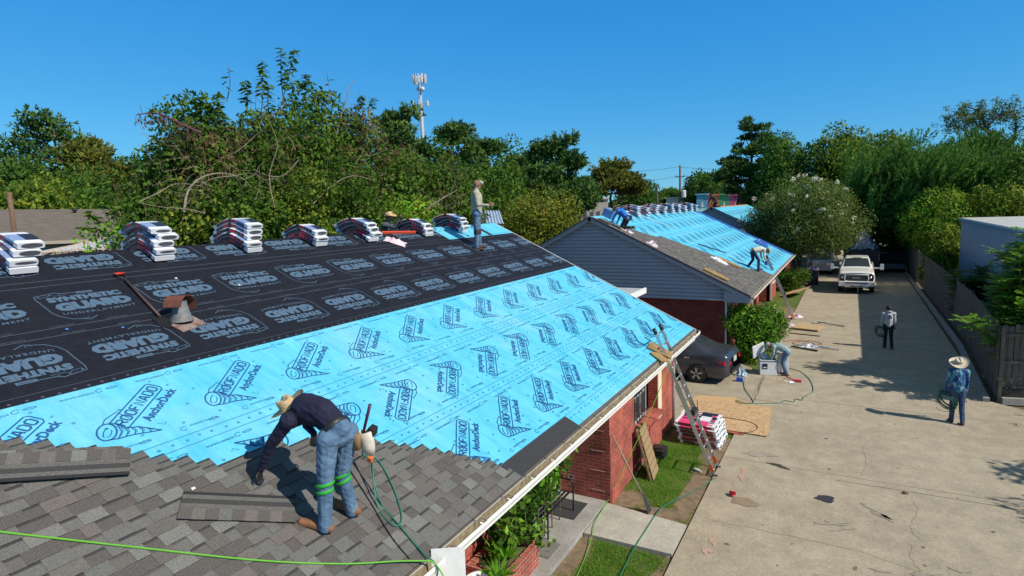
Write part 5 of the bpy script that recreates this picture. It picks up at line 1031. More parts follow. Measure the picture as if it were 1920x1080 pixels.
def stack(R, t, n, name, group, seed, squash=1.0):
    for k in range(n):
        v = (seed * 3 + k * 2 + k // 2) % 3; key = (k, v)
        if key not in protos:
            o = bundle_mesh(k, v, 50 + k * 7 + v).build('shingle_bundle', BW); protos[key] = o
        else: o = protos[key].copy(); COL.objects.link(o)
        o.location = (R.rx + rnd.uniform(-.02, .04), t + rnd.gauss(0, .012) * (1 + k), R.rz); o.rotation_euler = (0, 0, rnd.gauss(0, .035))
        if R is R1 and seed == 1 and k: o.location.x += .01 * k
        i = n - 1 - k; w = NUMW[i] if k else 'bottom'
        tag(o, '%s shingle bundle of %s' % (w, name), 'shingle bundle', group)
for i, (t, n) in enumerate(zip([3.50, 5.34, 6.96, 8.54, 10.10, 12.12, 13.78], [4, 5, 5, 3, 4, 3, 4])): stack(R1, t, n, near_names[i], 'shingle bundles on the near ridge', i + 1)
far_n = ['nearest', 'second nearest', 'third nearest', 'fourth nearest', 'fifth nearest', 'fifth farthest', 'fourth farthest', 'third farthest', 'second farthest', 'farthest']
for i, t in enumerate([26.6, 28.4, 30.0, 31.6, 33.2, 34.8, 36.4, 38.0, 39.6, 41.0]): stack(R2, t, [3, 5, 4, 5, 4, 5, 5, 4, 5, 4][i], 'the %s stack along the second roof ridge' % far_n[i], 'shingle bundles on the second ridge', i + 2)
# flat bundles: pile on the lawn, loose one
def flat_bundle(seed, var):
    q = random.Random(seed); b = MB(); L, W, T = 1.0, .335, .095; e = .015
    xs = [-L / 2, -L * .42, -L * .12, L * .02, L * .3, L * .42, L / 2]; cm = [0, [1, 5, 1][var], [0, 1, 1][var], [1, 5, 0][var], [1, 0, 1][var], 0]; sm = [0, 1, 1, 2 if var else 1, 1, 0]
    for i in range(6):
        x0, x1 = xs[i], xs[i + 1]; r = [(-W / 2, e), (-W / 2, T - e), (-W / 2 + e, T), (W / 2 - e, T), (W / 2, T - e), (W / 2, e), (W / 2 - e, 0), (-W / 2 + e, 0)]
        for k in range(8): j = (k + 1) % 8; b.add([(x0, *r[k]), (x0, *r[j]), (x1, *r[j]), (x1, *r[k])], [(0, 1, 2, 3)], cm[i] if k in (1, 2, 3) else (sm[i] if k in (0, 4) else 0), False)
        if i in (1, 2, 4):
            b.add([(x0, -W / 2 + .04, T + .0012), (x1, -W / 2 + .04, T + .0012), (x1, -W / 2 + .14, T + .0012), (x0, -W / 2 + .14, T + .0012)], [(0, 1, 2, 3)], 5)
        if i in (2, 4) :
            for s in range(5): xx = x0 + (x1 - x0) * (s + .2) / 5; b.add([(xx, W / 2 - .13, T + .002), (xx + .03, W / 2 - .13, T + .002), (xx + .03, W / 2 - .05 - (s % 2) * .03, T + .002), (xx, W / 2 - .05 - (s % 2) * .03, T + .002)], [(0, 1, 2, 3)], 1)
        if sm[i] == 1:
            for s in range(4): xx = x0 + (x1 - x0) * (s + .3) / 4; b.add([(xx, -W / 2 - .002, .03), (xx + .03, -W / 2 - .002, .03), (xx + .03, -W / 2 - .002, .07), (xx, -W / 2 - .002, .07)], [(0, 1, 2, 3)], 6)
    for sx in (-1, 1): b.add([(sx * L / 2, y, z) for y, z in [(-W / 2, e), (-W / 2, T - e), (-W / 2 + e, T), (W / 2 - e, T), (W / 2, T - e), (W / 2, e), (W / 2 - e, 0), (-W / 2 + e, 0)]], [tuple(range(8))], 0); b.add([(sx * (L / 2 + .003), .12 * math.cos(a), T / 2 + .03 * math.sin(a)) for a in [k * math.pi / 7 for k in range(14)]], [tuple(range(14))], 4)
    return b
fb = [flat_bundle(900 + v, v).build('shingle_bundle', BW) for v in range(3)]; used = set(); lay = ['bottom', 'second', 'third', 'fourth', 'fifth', 'top']; colw = ['nearest', 'middle', 'farthest']
for k in range(6):
    for c_ in range(3):
        v = (k + c_ * 2) % 3 if k < 5 else [1, 2, 0][c_]
        o = fb[v] if v not in used else fb[v].copy()
        if v in used: COL.objects.link(o)
        used.add(v); o.location = (-3.18 + rnd.gauss(0, .02) - .02 * k, 14.85 + c_ * .345 + rnd.gauss(0, .01), .03 + k * .0975); o.rotation_euler = (rnd.gauss(0, .006), .012 * (k > 2), rnd.gauss(-.05, .02)); tag(o, '%s shingle bundle of the %s layer in the pile on the grass by the ladder' % (colw[c_], lay[k]), 'shingle bundle', 'shingle bundles piled on the grass')
# ---------------------------------------------------------------- things on the near roof
def on_roof(o, R, t, q, h=0.0, spin=0.0, extra=None):
    """stand an object on the slope, local x down the slope, local y along the eave"""
    n = Vector((R.m, 0, 1)).normalized(); x = Vector((1, 0, -R.m)).normalized(); y = n.cross(x); m4 = Matrix((x, y, n)).transposed().to_4x4() @ Matrix.Rotation(spin, 4, 'Z')
    if extra: m4 = m4 @ extra
    m4.translation = Vector(R.P(t, q, h)); o.matrix_world = m4; return o
def shingle_strip(name, label, L, W, layers=1, mirrored=False):
    b = MB(); q = random.Random(len(label))
    for k in range(layers):
        z0 = k * .0075; dx, dy = (q.gauss(0, .012), q.gauss(0, .02)) if k else (0, 0); cv = lambda y: .0 
        for i in range(9):
            y0, y1 = -L / 2 + L * i / 9 + dy, -L / 2 + L * (i + 1) / 9 + dy; mi = q.choice([0, 1, 2, 4, 5]) if i % 2 else 3; hb = .003 if i % 2 == 0 else 0
            s = -1 if mirrored else 1
            def Z(x, hh): return z0 + hh
            for xa, xb, m_ in ((0, .135, mi), (.135, .19, 7), (.19, .25, 8), (.25, .30, 7), (.30, .337, 6)):
                xa_, xb_ = (W / 2 - xa * W / .337) * s + dx, (W / 2 - xb * W / .337) * s + dx; h_ = .007 + (hb if m_ == mi and xa == 0 else 0); b.add([(xa_, y0, z0 + h_), (xa_, y1, z0 + h_), (xb_, y1, z0 + h_), (xb_, y0, z0 + h_)], [(0, 1, 2, 3)], m_)
        b.add([(-W / 2 + dx, -L / 2 + dy, z0), (W / 2 + dx, -L / 2 + dy, z0), (W / 2 + dx, L / 2 + dy, z0), (-W / 2 + dx, L / 2 + dy, z0), (-W / 2 + dx, -L / 2 + dy, z0 + .0068), (W / 2 + dx, -L / 2 + dy, z0 + .0068), (W / 2 + dx, L / 2 + dy, z0 + .0068), (-W / 2 + dx, L / 2 + dy, z0 + .0068)], [(0, 3, 2, 1), (0, 1, 5, 4), (1, 2, 6, 5), (2, 3, 7, 6), (3, 0, 4, 7)], 6)
    return tag(b.build(name, SHM + [TAR, HEAD, BAND]), label, 'shingle')
# the strip by the boot lies from (t 2.91, q 2.08) to (3.73, 1.39); the pile from (1.92, 3.0) to (2.76, 2.53)
on_roof(shingle_strip('loose_shingle', 'single loose shingle with its dark tar strip up, left of the bending roofer', 1.02, .34), R1, 3.26, 1.60, .034, math.radians(-40) )
on_roof(shingle_strip('loose_shingle', 'short stack of loose shingles lying at the left edge of the near roof', 1.05, .36, 4, True), R1, 2.31, 2.95, .034, math.radians(-29))
b = MB(); b.add([(-.02, -.012, 0), (.018, -.02, .002), (.02, .012, .01), (-.01, .022, .004)], [(0, 1, 2, 3)]); on_roof(tag(b.build('paper_scrap', M['white']), 'tiny white paper scrap on the shingles above the loose shingle', 'scrap'), R1, 3.07, 2.05, .03)
GH = mat('green_hose', (.02, .16, .11), .45); GR = mat('lime_rope', (.12, .40, .03), .6)
def roofline(name, label, cat, pts, r, m, n=8, h=.03):
    return tag(MB().tube(bez([Vector(R1.P(t, q, h if len(p_) == 2 else p_[2])) for p_ in pts for t, q in [p_[:2]]], n), r, 0, 6).build(name, m), label, cat)
roofline('rope', 'lime green rope stretched across the foot of the near roof', 'rope', [(1.0, 3.25), (1.72, 2.44), (2.36, 1.73), (3.02, 1.01), (3.57, .50), (4.0, .16, .05), (4.24, -.06, .07)], .009, GR)
tag(MB().tube(bez([R1.P(4.24, -.06, .07), R1.P(4.27, -.16, .02), (-3.38, 4.3, 2.45), (-3.36, 4.33, 1.6), (-3.3, 4.6, .1)], 8), .008).build('rope', GR), 'lime green rope end hanging over the gutter', 'rope')
roofline('air_hose', 'teal air hose looping on the near roof right of the bending roofer', 'hose', [(4.62, 1.29, .45), (4.48, 1.05, .2), (4.36, .80), (4.30, .55), (4.36, .48), (4.50, .58), (4.72, .92), (4.88, 1.30), (4.80, 1.46), (4.66, 1.40, .2), (4.60, 1.34, .4)], .009, GH)
roofline('air_hose', 'teal air hose running from the nail gun down over the gutter', 'hose', [(4.60, 1.30, .5), (4.52, 1.1, .2), (4.42, .80), (4.36, .5), (4.30, .2), (4.26, .02, .05), (4.26, -.1, .05), (4.26, -.17, -.1), (4.27, -.2, -.9)], .009, GH)
roofline('power_cable', 'black cable on the shingles below the bending roofer', 'cable', [(4.50, 1.38), (4.36, .95), (4.22, .55), (4.16, .35), (4.12, .12)], .006, M['rubber'])
# spade lying on the black underlayment
sp = empty('spade', R1.P(4.42, 5.6, .03), 0, 'spade with a red D-shaped grip lying on the black underlayment above the vent', 'spade')
def rel(e, p): return tuple(Vector(p) - e.location)
h0, h1 = rel(sp, R1.P(4.50, 6.08, .05)), rel(sp, R1.P(4.40, 5.02, .05)); MB().tube([h0, h1], .017, 0, 8).build('shaft', mat('shaft_brown', (.09, .05, .04), .6), sp)
gA, gB, gC = rel(sp, R1.P(4.44, 6.27, .05)), rel(sp, R1.P(4.58, 6.26, .05)), h0; MB().tube([gA, gC, gB], .013, 0, 6).build('grip_fork', M['black'], sp); MB().tube([gA, gB], .019, 0, 8).build('grip', mat('red_grip', (.5, .03, .02), .5), sp)
b = MB(); w = [(4.30, 5.04, .03), (4.50, 5.02, .03), (4.49, 4.80, .02), (4.40, 4.74, .02), (4.30, 4.80, .02)]; vs = [rel(sp, R1.P(*p)) for p in w] + [rel(sp, R1.P(p[0], p[1], p[2] - .004)) for p in w]; b.add(vs, [(0, 1, 2, 3, 4), (9, 8, 7, 6, 5)] + [(i, (i + 1) % 5, 5 + (i + 1) % 5, 5 + i) for i in range(5)]); b.build('blade', M['blackm'], sp)
b = MB(); q = R1.P(10.95, 6.75, .03); b.box((0, 0, .03), (.05, 1.15, .06)); o = tag(b.build('spirit_level', mat('orange_red', (.62, .08, .03), .5), bevel=.004), 'orange spirit level lying along the near ridge right of the straw hat', 'spirit level'); on_roof(o, R1, 11.3, 6.85, .02, -.1)
def crumple(name, label, cat, m, s, seed, h=.12, n=9):
    q = random.Random(seed); b = MB(); vs = [(s[0] * (i / (n - 1) - .5), s[1] * (j / (n - 1) - .5), abs(q.gauss(0, h * .6)) * math.sin(math.pi * min(.95, max(.05, i / (n - 1)))) * math.sin(math.pi * min(.95, max(.05, j / (n - 1)))) + .005) for i in range(n) for j in range(n)]
    vs = [(x + q.gauss(0, s[0] * .03), y + q.gauss(0, s[1] * .03), z) for x, y, z in vs]; b.add(vs, [(i * n + j, (i + 1) * n + j, (i + 1) * n + j + 1, i * n + j + 1) for i in range(n - 1) for j in range(n - 1)], 0); return tag(b.build(name, m), label, cat)
PLW = mat('plastic_film', (.68, .70, .74), .35, noise=.1, nscale=9); PLP = mat('pink_film', (.62, .42, .50), .4, col2=(.7, .66, .7), nscale=9)
on_roof(crumple('torn_wrapper', 'crumpled pale pink wrapper on the black underlayment by the straw hat stack', 'wrapper', PLP, (.5, .35), 3, .08), R1, 10.75, 6.45, .02, .6)
for i, (t, q, l, c_) in enumerate([(5.98, 5.55, 'tiny white cap on the black underlayment', 0), (5.2, 6.0, 'tiny white plastic cap near the second logo row', 0), (3.35, 5.12, 'tiny blue plastic cap on the black underlayment lap at left', 1), (3.9, 4.95, 'tiny blue cap beside the lowest black lap', 1)]):
    b = MB(); b.lathe([(0, .006), (.016, .005), (.018, 0)], n=10); on_roof(tag(b.build('cap_nail', M['white'] if not c_ else mat('blue_cap', (.03, .2, .6), .4)), l, 'cap nail'), R1, t, q, .02)
# foam seat pad by the ladder and the ladders
FOAM = mat('yellow_foam', (.38, .25, .10), .95, col2=(.25, .16, .07), nscale=8, bump=.6, bscale=50)
def pad(label, R, t, q, s, h, spin, seed):
    rq = random.Random(seed); b = MB(); nx, ny = 6, 9; top = []
    for i in range(nx):
        for j in range(ny): f, g = i / (nx - 1), j / (ny - 1); e = min(f, 1 - f, g, 1 - g); top.append((s[0] * (f - .5), s[1] * (g - .5), h * (1 - .25 * (e < .05)) + rq.gauss(0, h * .06)))
    bot = [(x, y, 0) for x, y, z in top]; N = nx * ny; b.add(top + bot, [(i * ny + j, (i + 1) * ny + j, (i + 1) * ny + j + 1, i * ny + j + 1) for i in range(nx - 1) for j in range(ny - 1)], 0, True)
    per = [i * ny for i in range(nx)] + [(nx - 1) * ny + j for j in range(1, ny)] + [i * ny + ny - 1 for i in range(nx - 2, -1, -1)] + [j for j in range(ny - 2, 0, -1)]; b.add(top + bot, [(per[k], per[(k + 1) % len(per)], per[(k + 1) % len(per)] + N, per[k] + N) for k in range(len(per))], 0)
    return on_roof(tag(b.build('foam_pad', FOAM), label, 'foam pad'), R, t, q, .012, spin)
pad('worn yellow foam pad under the top of the near ladder', R1, 13.15, .17, (.58, .42), .06, .15, 1); pad('worn yellow foam pad half over the eave beside the near ladder', R1, 12.75, .06, (.36, .32), .05, -.4, 2)
pad('yellow foam pad lying near the gable edge of the second roof', R2, 23.75, 1.55, (1.0, .42), .11, .05, 3); pad('yellow foam pad behind the roofer in the white shirt', R2, 27.75, 1.75, (1.1, .4), .08, .2, 4)
def ladder(name, label, foot_a, foot_b, top_a, top_b, rungs, over=.0, fly=True):
    fa, fb_, ta, tb = map(Vector, (foot_a, foot_b, top_a, top_b)); e = empty(name, tuple((fa + fb_) / 2), 0, label, 'ladder'); o = e.location; nrm = ((fb_ - fa).cross(ta - fa)).normalized()
    for i, (a, t_) in enumerate(((fa, ta), (fb_, tb))):
        b = MB(); b.bar(a - o, a.lerp(t_, .62) - o, .026, .075); b.build('rail', M['alu'], e); b = MB(); off = nrm * .035
        b.bar(a.lerp(t_, .36) - o + off, t_ - o + off, .024, .07); b.build('fly_rail', M['alu'], e)
        b = MB(); b.box(a - o + Vector((0, 0, .03)), (.10, .06, .06)); b.build('foot', M['black'], e); b = MB(); b.tube([t_ - o + off - (t_ - a).normalized() * .12, t_ - o + off + (t_ - a).normalized() * .02], .045, 0, 8); b.build('end_cap', M['black'], e)
        b = MB(); b.bar(a.lerp(t_, .04) - o, a.lerp(t_, .085) - o, .030, .079); b.build('orange_sleeve', mat('orange_label', (.55, .10, .02), .5), e)
    for i in range(rungs):
        f = (i + .5) / rungs; off = nrm * (.035 if f > .6 else 0); b = MB(); b.tube([fa.lerp(ta, f) - o + off, fb_.lerp(tb, f) - o + off], .017, 0, 8); b.build('rung', M['alu'], e)
    b = MB(); b.box(fa.lerp(ta, .42).lerp(fb_.lerp(tb, .42), .5) - o + nrm * .07, (.10, .30, .10)); b.build('rope_lock', M['black'], e); return e
ladder('ladder', 'aluminium extension ladder leaning on the near eave beside the yellow foam pad', (-2.49, 13.12, .02), (-2.51, 13.62, .02), (-3.86, 13.0, 3.36), (-3.86, 13.5, 3.36), 13)
ladder('ladder', 'farther aluminium ladder leaning on the eave of the second house', (-2.35, 32.9, .02), (-2.35, 33.4, .02), (-3.60, 31.0, 3.45), (-3.60, 31.5, 3.45), 13)
# ---------------------------------------------------------------- things on the ground by the near house
PLY = mat('plywood', (.50, .31, .15), .8, col2=(.60, .40, .21), nscale=4, stretch=(1, 5, 1))
osbm = mat('osb_board', (.52, .33, .16), .8); _b = osbm.node_tree.nodes['Principled BSDF']; vo = nd(osbm, 'ShaderNodeTexVoronoi', Scale=22.0, Randomness=1.0); tcn = nd(osbm, 'ShaderNodeTexCoord'); lk(osbm, tcn.outputs['Object'], vo.inputs['Vector']); rr = osbm.node_tree.nodes.new('ShaderNodeValToRGB'); rr.color_ramp.elements[0].color = (.36, .20, .085, 1); rr.color_ramp.elements[1].color = (.66, .47, .27, 1); lk(osbm, vo.outputs['Color'], rr.inputs[0]); lk(osbm, rr.outputs[0], _b.inputs['Base Color'])
def board(name, label, poly, z, th, m, cat='board', tilt=None):
    b = MB(); b.prism(poly, 'z', z, z + th); return tag(b.build(name, m), label, cat)
board('osb_sheet', 'large strand board sheet lying flat on the driveway', [(-4.0, 18.2), (-1.85, 18.35), (-1.72, 15.93), (-2.85, 15.98), (-3.6, 16.6)], DZ + .022, .014, osbm)
board('plywood_sheet', 'orange plywood sheet under the far left of the strand board', [(-4.35, 17.5), (-4.05, 18.75), (-3.0, 18.9), (-2.2, 18.3), (-3.0, 17.2)], DZ + .002, .014, PLY)
board('plywood_strip', 'reddish plywood strip under the near edge of the strand board', [(-3.3, 15.95), (-2.3, 15.80), (-2.28, 15.92), (-3.3, 16.1)], DZ + .002, .014, mat('red_ply', (.38, .10, .05), .8))
tag(MB().tube(bez([(-3.75, 17.2, .1), (-3.67, 17.01, .11), (-3.21, 16.86, .108), (-2.64, 16.88, .108), (-2.2, 16.75, .108), (-2.02, 16.46, .108), (-2.11, 16.08, .108), (-2.4, 15.85, .108)], 8), .008).build('hose', M['rubber']), 'thin black hose curling across the strand board', 'hose')
tag(MB().tube(bez([(-3.04, 21.04, .1), (-2.95, 20.4, .07), (-2.82, 19.84, .075), (-2.42, 18.62, .075), (-2.75, 18.35, .1), (-2.9, 18.6, .1), (-2.55, 18.42, .1), (-2.05, 18.72, .075), (-1.7, 18.9, .075), (-1.6, 19.2, .075), (-1.35, 19.15, .075), (-1.3, 19.5, .075), (-1.15, 19.4, .075), (-1.1, 19.8, .075), (-.96, 20.2, .075), (-.88, 20.65, .075), (-1.05, 21.8, .075), (-1.41, 22.77, .075), (-1.79, 23.05, .075)], 8), .01).build('air_hose', GH), 'teal air hose winding over the driveway past the open cooler', 'hose')
tag(MB().tube(bez([(-3.40, 12.9, 2.72), (-3.7, 12.0, 1.6), (-4.0, 11.3, .7), (-4.2, 10.95, .16), (-4.12, 10.0, .13), (-3.95, 9.2, .06), (-3.8, 8.2, .05), (-3.7, 7, .05)], 10), .007).build('rope', GR), 'thin lime rope running from the eave down past the window to the lawn', 'rope')
tag(MB().tube(bez([(-2.45, 13.0, .08), (-2.7, 12.3, .06), (-3.1, 11.4, .06), (-3.18, 11.0, .085), (-3.2, 10.0, .085), (-3.2, 9.62, .085), (-3.18, 8.85, .06), (-3.1, 7.5, .05)], 8), .010).build('air_hose', GH), 'dark teal hose crossing the walkway and both lawn plots', 'hose')
# pallet leaning on the wall
pe = empty('pallet', (-3.95, 12.9, 0), 0, 'weathered wooden pallet leaning against the brick wall below the window', 'pallet')
def Lp(y, f, off): return (-(.05) + .31 * (1 - f) - .0 + off * .93 - .0, y, 1.15 * f + off * .25)
for i in range(7):
    f0 = i / 7 + .01; b = MB(); a = Vector(Lp(-.30, f0 + .06, .06)); c = Vector(Lp(.30, f0 + .06, .06)); b.box((a + c) / 2, (.018, .62, .150), 0, (0, -.26, 0)); b.build('deck_board', mat('pallet_wood', (.36, .25, .13), .85, col2=(.26, .18, .10), nscale=6, stretch=(8, 1, 8)), pe)
for y in (-.28, 0, .28): b = MB(); b.bar(Lp(y, 0, 0), Lp(y, 1, 0), .09, .04); b.build('stringer', mat('pallet_wood', (.36, .25, .13), .85, col2=(.26, .18, .10), nscale=6, stretch=(8, 1, 8)), pe)
for i in (0, 3, 6): b = MB(); f0 = i / 7 + .07; a = Vector(Lp(0, f0, -.055)); b.box(a, (.018, .62, .1), 0, (0, -.26, 0)); b.build('bottom_board', mat('pallet_wood', (.36, .25, .13), .85, col2=(.26, .18, .10), nscale=6, stretch=(8, 1, 8)), pe)
pe.rotation_euler = (0, 0, .10); pe.location = (-4.02, 12.62, .02)
# flat shovel leaning on the corner
se = empty('roofing_spade', (-3.36, 10.9, .08), 0, 'long handled roofing spade with a dark blade leaning on the brick corner', 'spade'); MB().tube([(-.74, .0, 1.5), (-.12, .0, .35)], .017, 0, 8).build('shaft', mat('grey_brown_shaft', (.28, .22, .18), .6), se); b = MB(); b.box((-.03, 0, .18), (.012, .22, .40), 0, (0, -.32, 0), taper=(1, .45)); b.build('blade', mat('dark_steel', (.06, .065, .075), .45, metal=.4), se)
b = MB(); b.box((0, 0, .03), (.34, .42, .06)); b.box((0, 0, .12), (.30, .38, .14)); b.box((0, 0, .20), (.34, .42, .03)); b.box((0, 0, .225), (.2, .26, .03)); tag(b.build('black_box', M['black'], loc=(-3.95, 13.75, .02), bevel=.01), 'low black plastic box on the soil under the window', 'box')
b = MB(); b.lathe([(0, 0), (.032, 0), (.034, .03), (.034, .15), (.013, .2), (.013, .22), (0, .22)], n=12, rot=(math.radians(90), 0, 1.1)); tag(b.build('water_bottle', mat('clear_plastic', (.55, .62, .66), .15), loc=(-3.0, 13.3, .06)), 'clear plastic bottle lying on the lawn near the ladder foot', 'bottle')
b = MB(); b.lathe([(0, 0), (.038, 0), (.05, .12), (.047, .12), (.036, .01), (0, .01)], n=14, rot=(math.radians(78), 0, .8)); tag(b.build('red_cup', mat('red_plastic', (.5, .02, .02), .4), loc=(-2.03, 12.36, DZ + .05)), 'red plastic cup tipped over on the driveway above the damp stain', 'cup')
b = MB(); b.box((0, 0, .01), (.03, .9, .02)); 
for (x, y, l) in ((-4.85, 10.24, 'black doormat in front of the grey door'), (-4.64, 8.75, 'grey worn doormat beside the planter')):
    b = MB(); b.box((0, 0, .006), (.62 if y > 9 else .46, .72 if y > 9 else .5, .012)); 
    for i in range(9): b.box((-.28 + i * .07 if y > 9 else -.2 + i * .05, 0, .014), (.02, .66 if y > 9 else .44, .006), 1)
    tag(b.build('doormat', [mat('mat%d' % int(y), (.035, .035, .038) if y > 9 else (.16, .15, .14), .95, noise=.3, nscale=20), mat('matr%d' % int(y), (.05, .05, .052) if y > 9 else (.2, .19, .18), .95)], loc=(x, y, .12)), l, 'doormat')
# garden bench, seen end-on under the eave
be = empty('garden_bench', (-4.95, 9.6, .12), 0, 'black metal garden bench with bent tube arms on the porch', 'bench')
for y in (-.55, .6):
    b = MB(); b.tube(bez([(.26, y, 0), (.27, y, .35), (.25, y, .62), (.12, y, .66), (-.22, y, .66), (-.28, y, .62)], 5), .017, 0, 7); b.tube([(-.22, y, 0), (-.26, y, .5), (-.34, y, .92)], .016, 0, 7); b.tube([(.25, y, .40), (-.24, y, .40)], .014, 0, 6); b.build('end_frame', M['blackm'], be)
b = MB(); 
for i in range(6): b.box((.2 - i * .085, .02, .415), (.05, 1.14, .012))
b.build('seat', M['blackm'], be); b = MB()
for z in (.55, .9): b.box((-.28 - (z - .55) * .18, .02, z), (.014, 1.14, .03))
for i in range(13): b.box((-.31, -.5 + i * .087, .72), (.01, .02, .34), 0, (0, -.18, 0))
b.build('backrest', M['blackm'], be)
# brick planter with tall leafy plants, white pot, white board
PB = brickmat('planter_brick', (.40, .09, .06), (.30, .07, .05), (.42, .3, .25)); pl = empty('brick_planter', (-4.80, 7.75, .12), 0, 'low red brick planter at the foot of the climbing plant', 'planter'); b = MB()
for c_, d_ in (((.26, 0, .2), (.1, 1.1, .4)), ((-.42, 0, .2), (.1, 1.1, .4)), ((-.08, .5, .2), (.58, .1, .4)), ((-.08, -.5, .2), (.58, .1, .4))): b.box(c_, d_)
b.build('brickwork', PB, pl); b = MB(); b.box((-.08, 0, .17), (.56, .88, .3)); b.build('soil', M['soil'], pl)
cp = empty('climbing_plant', (-4.8, 8.9, .12), 0, 'tall climbing plant with broad glossy leaves hanging under the eave', 'plant'); RS.seed(31); cl = [(-.05 + RS.normal(0, .12), -1.2 + 2.2 * i / 15, 1.75 - .4 * (i > 12) + RS.normal(0, .2), .32) for i in range(16)] + [(RS.normal(-.05, .12), RS.uniform(-1.2, .9), RS.uniform(.4, 1.8), .30) for _ in range(34)]
fastmesh('foliage', clump_leaves(np.array(cl), 3600, .13, .085, .1, droop=.8), 4, [LG['mid'], LG['dark'], LG['bright']], RS.choice([0, 1, 2], 3600, p=[.4, .4, .2]), cp); b = MB()
for i in range(7): y = -1.1 + i * .33; b.tube(bez([(.0, y, 0), (.05, y + rnd.gauss(0, .1), .9), (-.05, y + rnd.gauss(0, .15), 2.0)], 4), .012, 0, 5)
b.build('stem', mat('green_stem', (.12, .13, .05), .8), cp); RS.seed(4); fastmesh('red_flower', clump_leaves(np.array([(.05, -.95, 1.35, .07), (.12, -.4, 1.5, .05)]), 60, .06, .05, .1), 4, [mat('red_petal', (.45, .02, .02), .6)], None, cp)
for i, (x, y, h, l, n) in enumerate([(-4.78, 7.6, 1.0, 'leafy plant with upright pale leaves in the front of the planter', 16), (-4.95, 7.9, .85, 'small dark leafy plant in the middle of the planter', 14), (-4.6, 7.15, .9, 'spiky striped plant standing in front of the planter', 12)]):
    e = empty('potted_plant', (x, y, .4), 0, l, 'plant'); RS.seed(60 + i); ax = unit(n * 3); ax[:, 2] = np.abs(ax[:, 2]) + .7; ax /= np.linalg.norm(ax, axis=1, keepdims=True); C = ax * RS.uniform(.1, .35, (n * 3, 1)); C[:, 2] += .1
    fastmesh('foliage', leaves(C, .32, .06, axis=ax), 4, [LG['bright' if i != 1 else 'mid']], None, e); MB().tube([(0, 0, -.35), (0, 0, .15)], .012).build('stem', mat('green_stem', (.12, .13, .05), .8), e)
b = MB(); b.lathe([(0, 0), (.20, 0), (.27, .34), (.30, .36), (.30, .40), (.26, .40), (.24, .34), (.18, .05), (0, .05)], n=26); tag(b.build('white_pot', mat('white_plastic', (.75, .75, .73), .4), loc=(-4.80, 6.95, .12)), 'round white plant pot at the bottom edge under the gutter', 'pot')
p = at(842, 1080, 5.6); b = MB(); b.box((0, 0, .45), (.03, .34, .66), 0, (0, -.12, -1.0)); tag(b.build('white_board', M['white'], loc=(p.x, p.y, p.z - .50)), 'blank white board standing beside the white pot under the gutter', 'board')
b = MB(); b.lathe([(0, 0), (.18, 0), (.2, .3), (0, .32)], n=16); 
# ---------------------------------------------------------------- work yard by the second house
ce = empty('cooler', (-2.42, 22.15, DZ), math.radians(14), 'large white ice cooler with its lid standing open beside the crouched worker', 'cooler'); WH = mat('cooler_white', (.72, .73, .74), .4)
b = MB(); W_, D2, Hh = .56, .50, .54
for c_, d_ in (((0, -D2 / 2 + .02, Hh / 2), (W_, .04, Hh)), ((0, D2 / 2 - .02, Hh / 2), (W_, .04, Hh)), ((-W_ / 2 + .02, 0, Hh / 2), (.04, D2 - .08, Hh)), ((W_ / 2 - .02, 0, Hh / 2), (.04, D2 - .08, Hh)), ((0, 0, .03), (W_ - .08, D2 - .08, .06))): b.box(c_, d_)
b.build('body', WH, ce, bevel=.012); b = MB(); b.box((0, -D2 / 2 - .003, Hh - .03), (W_ + .01, .012, .035)); b.build('rim', mat('grey_blue', (.12, .15, .2), .5), ce); b = MB(); b.box((-.12, -D2 / 2 - .006, Hh * .6), (.17, .014, .19)); b.build('badge', mat('navy_badge', (.01, .02, .06), .4), ce, bevel=.004); b = MB(); b.box((-.12, -D2 / 2 - .015, Hh * .52), (.10, .006, .035)); b.build('badge_mark', M['white'], ce)
b = MB(); b.box((-.30, .12, Hh + .27), (.50, .045, .50), 0, (.25, -.30, .55)); b.build('lid', WH, ce, bevel=.012); b = MB(); b.lathe([(0, 0), (.11, 0), (.12, .25), (0, .25)], (-.1, .05, Hh - .1), 14); b.build('jug', mat('pale_blue_jug', (.4, .5, .6), .4), ce)
e = empty('cooler', (-1.95, 22.45, DZ), .2, 'second narrower white box standing behind the open cooler', 'cooler'); b = MB(); b.box((0, 0, .36), (.34, .3, .72)); b.build('body', WH, e, bevel=.01); b = MB(); b.box((0, 0, .74), (.37, .33, .05)); b.build('lid', mat('tan_lid', (.5, .48, .4), .5), e, bevel=.008)
b = MB(); b.box((0, 0, .06), (.2, .14, .12)); b.tube(bez([(-.09, 0, .12), (0, 0, .2), (.09, 0, .12)], 4), .008); tag(b.build('blue_box', mat('bright_blue', (.01, .08, .55), .4), loc=(-3.15, 20.8, DZ)), 'small bright blue box on the paving behind the car', 'box')
o = crumple('plastic_bag', 'crumpled pale blue plastic bag by the rear of the car', 'bag', mat('blue_film', (.30, .45, .60), .3, col2=(.6, .68, .74), nscale=9), (.4, .3), 8, .35); o.location = (-3.2, 21.55, DZ)
b = MB(); b.box((0, 0, .03), (.28, .16, .06)); b.bar((-.1, .0, .05), (-.35, .28, .06), .03); tag(b.build('red_tool', mat('red_plastic', (.5, .02, .02), .4), loc=(-1.42, 21.45, DZ)), 'red tool lying on the driveway by the crouched worker', 'tool'); o = crumple('paper_scrap', 'tan paper scrap lying below the crouched worker', 'scrap', mat('tan_paper', (.5, .36, .2), .8), (.35, .25), 12, .05); o.location = (-1.85, 21.4, DZ); o = crumple('plastic_scrap', 'white plastic scrap beside the red tool', 'scrap', PLW, (.25, .2), 13, .08); o.location = (-1.62, 21.3, DZ)
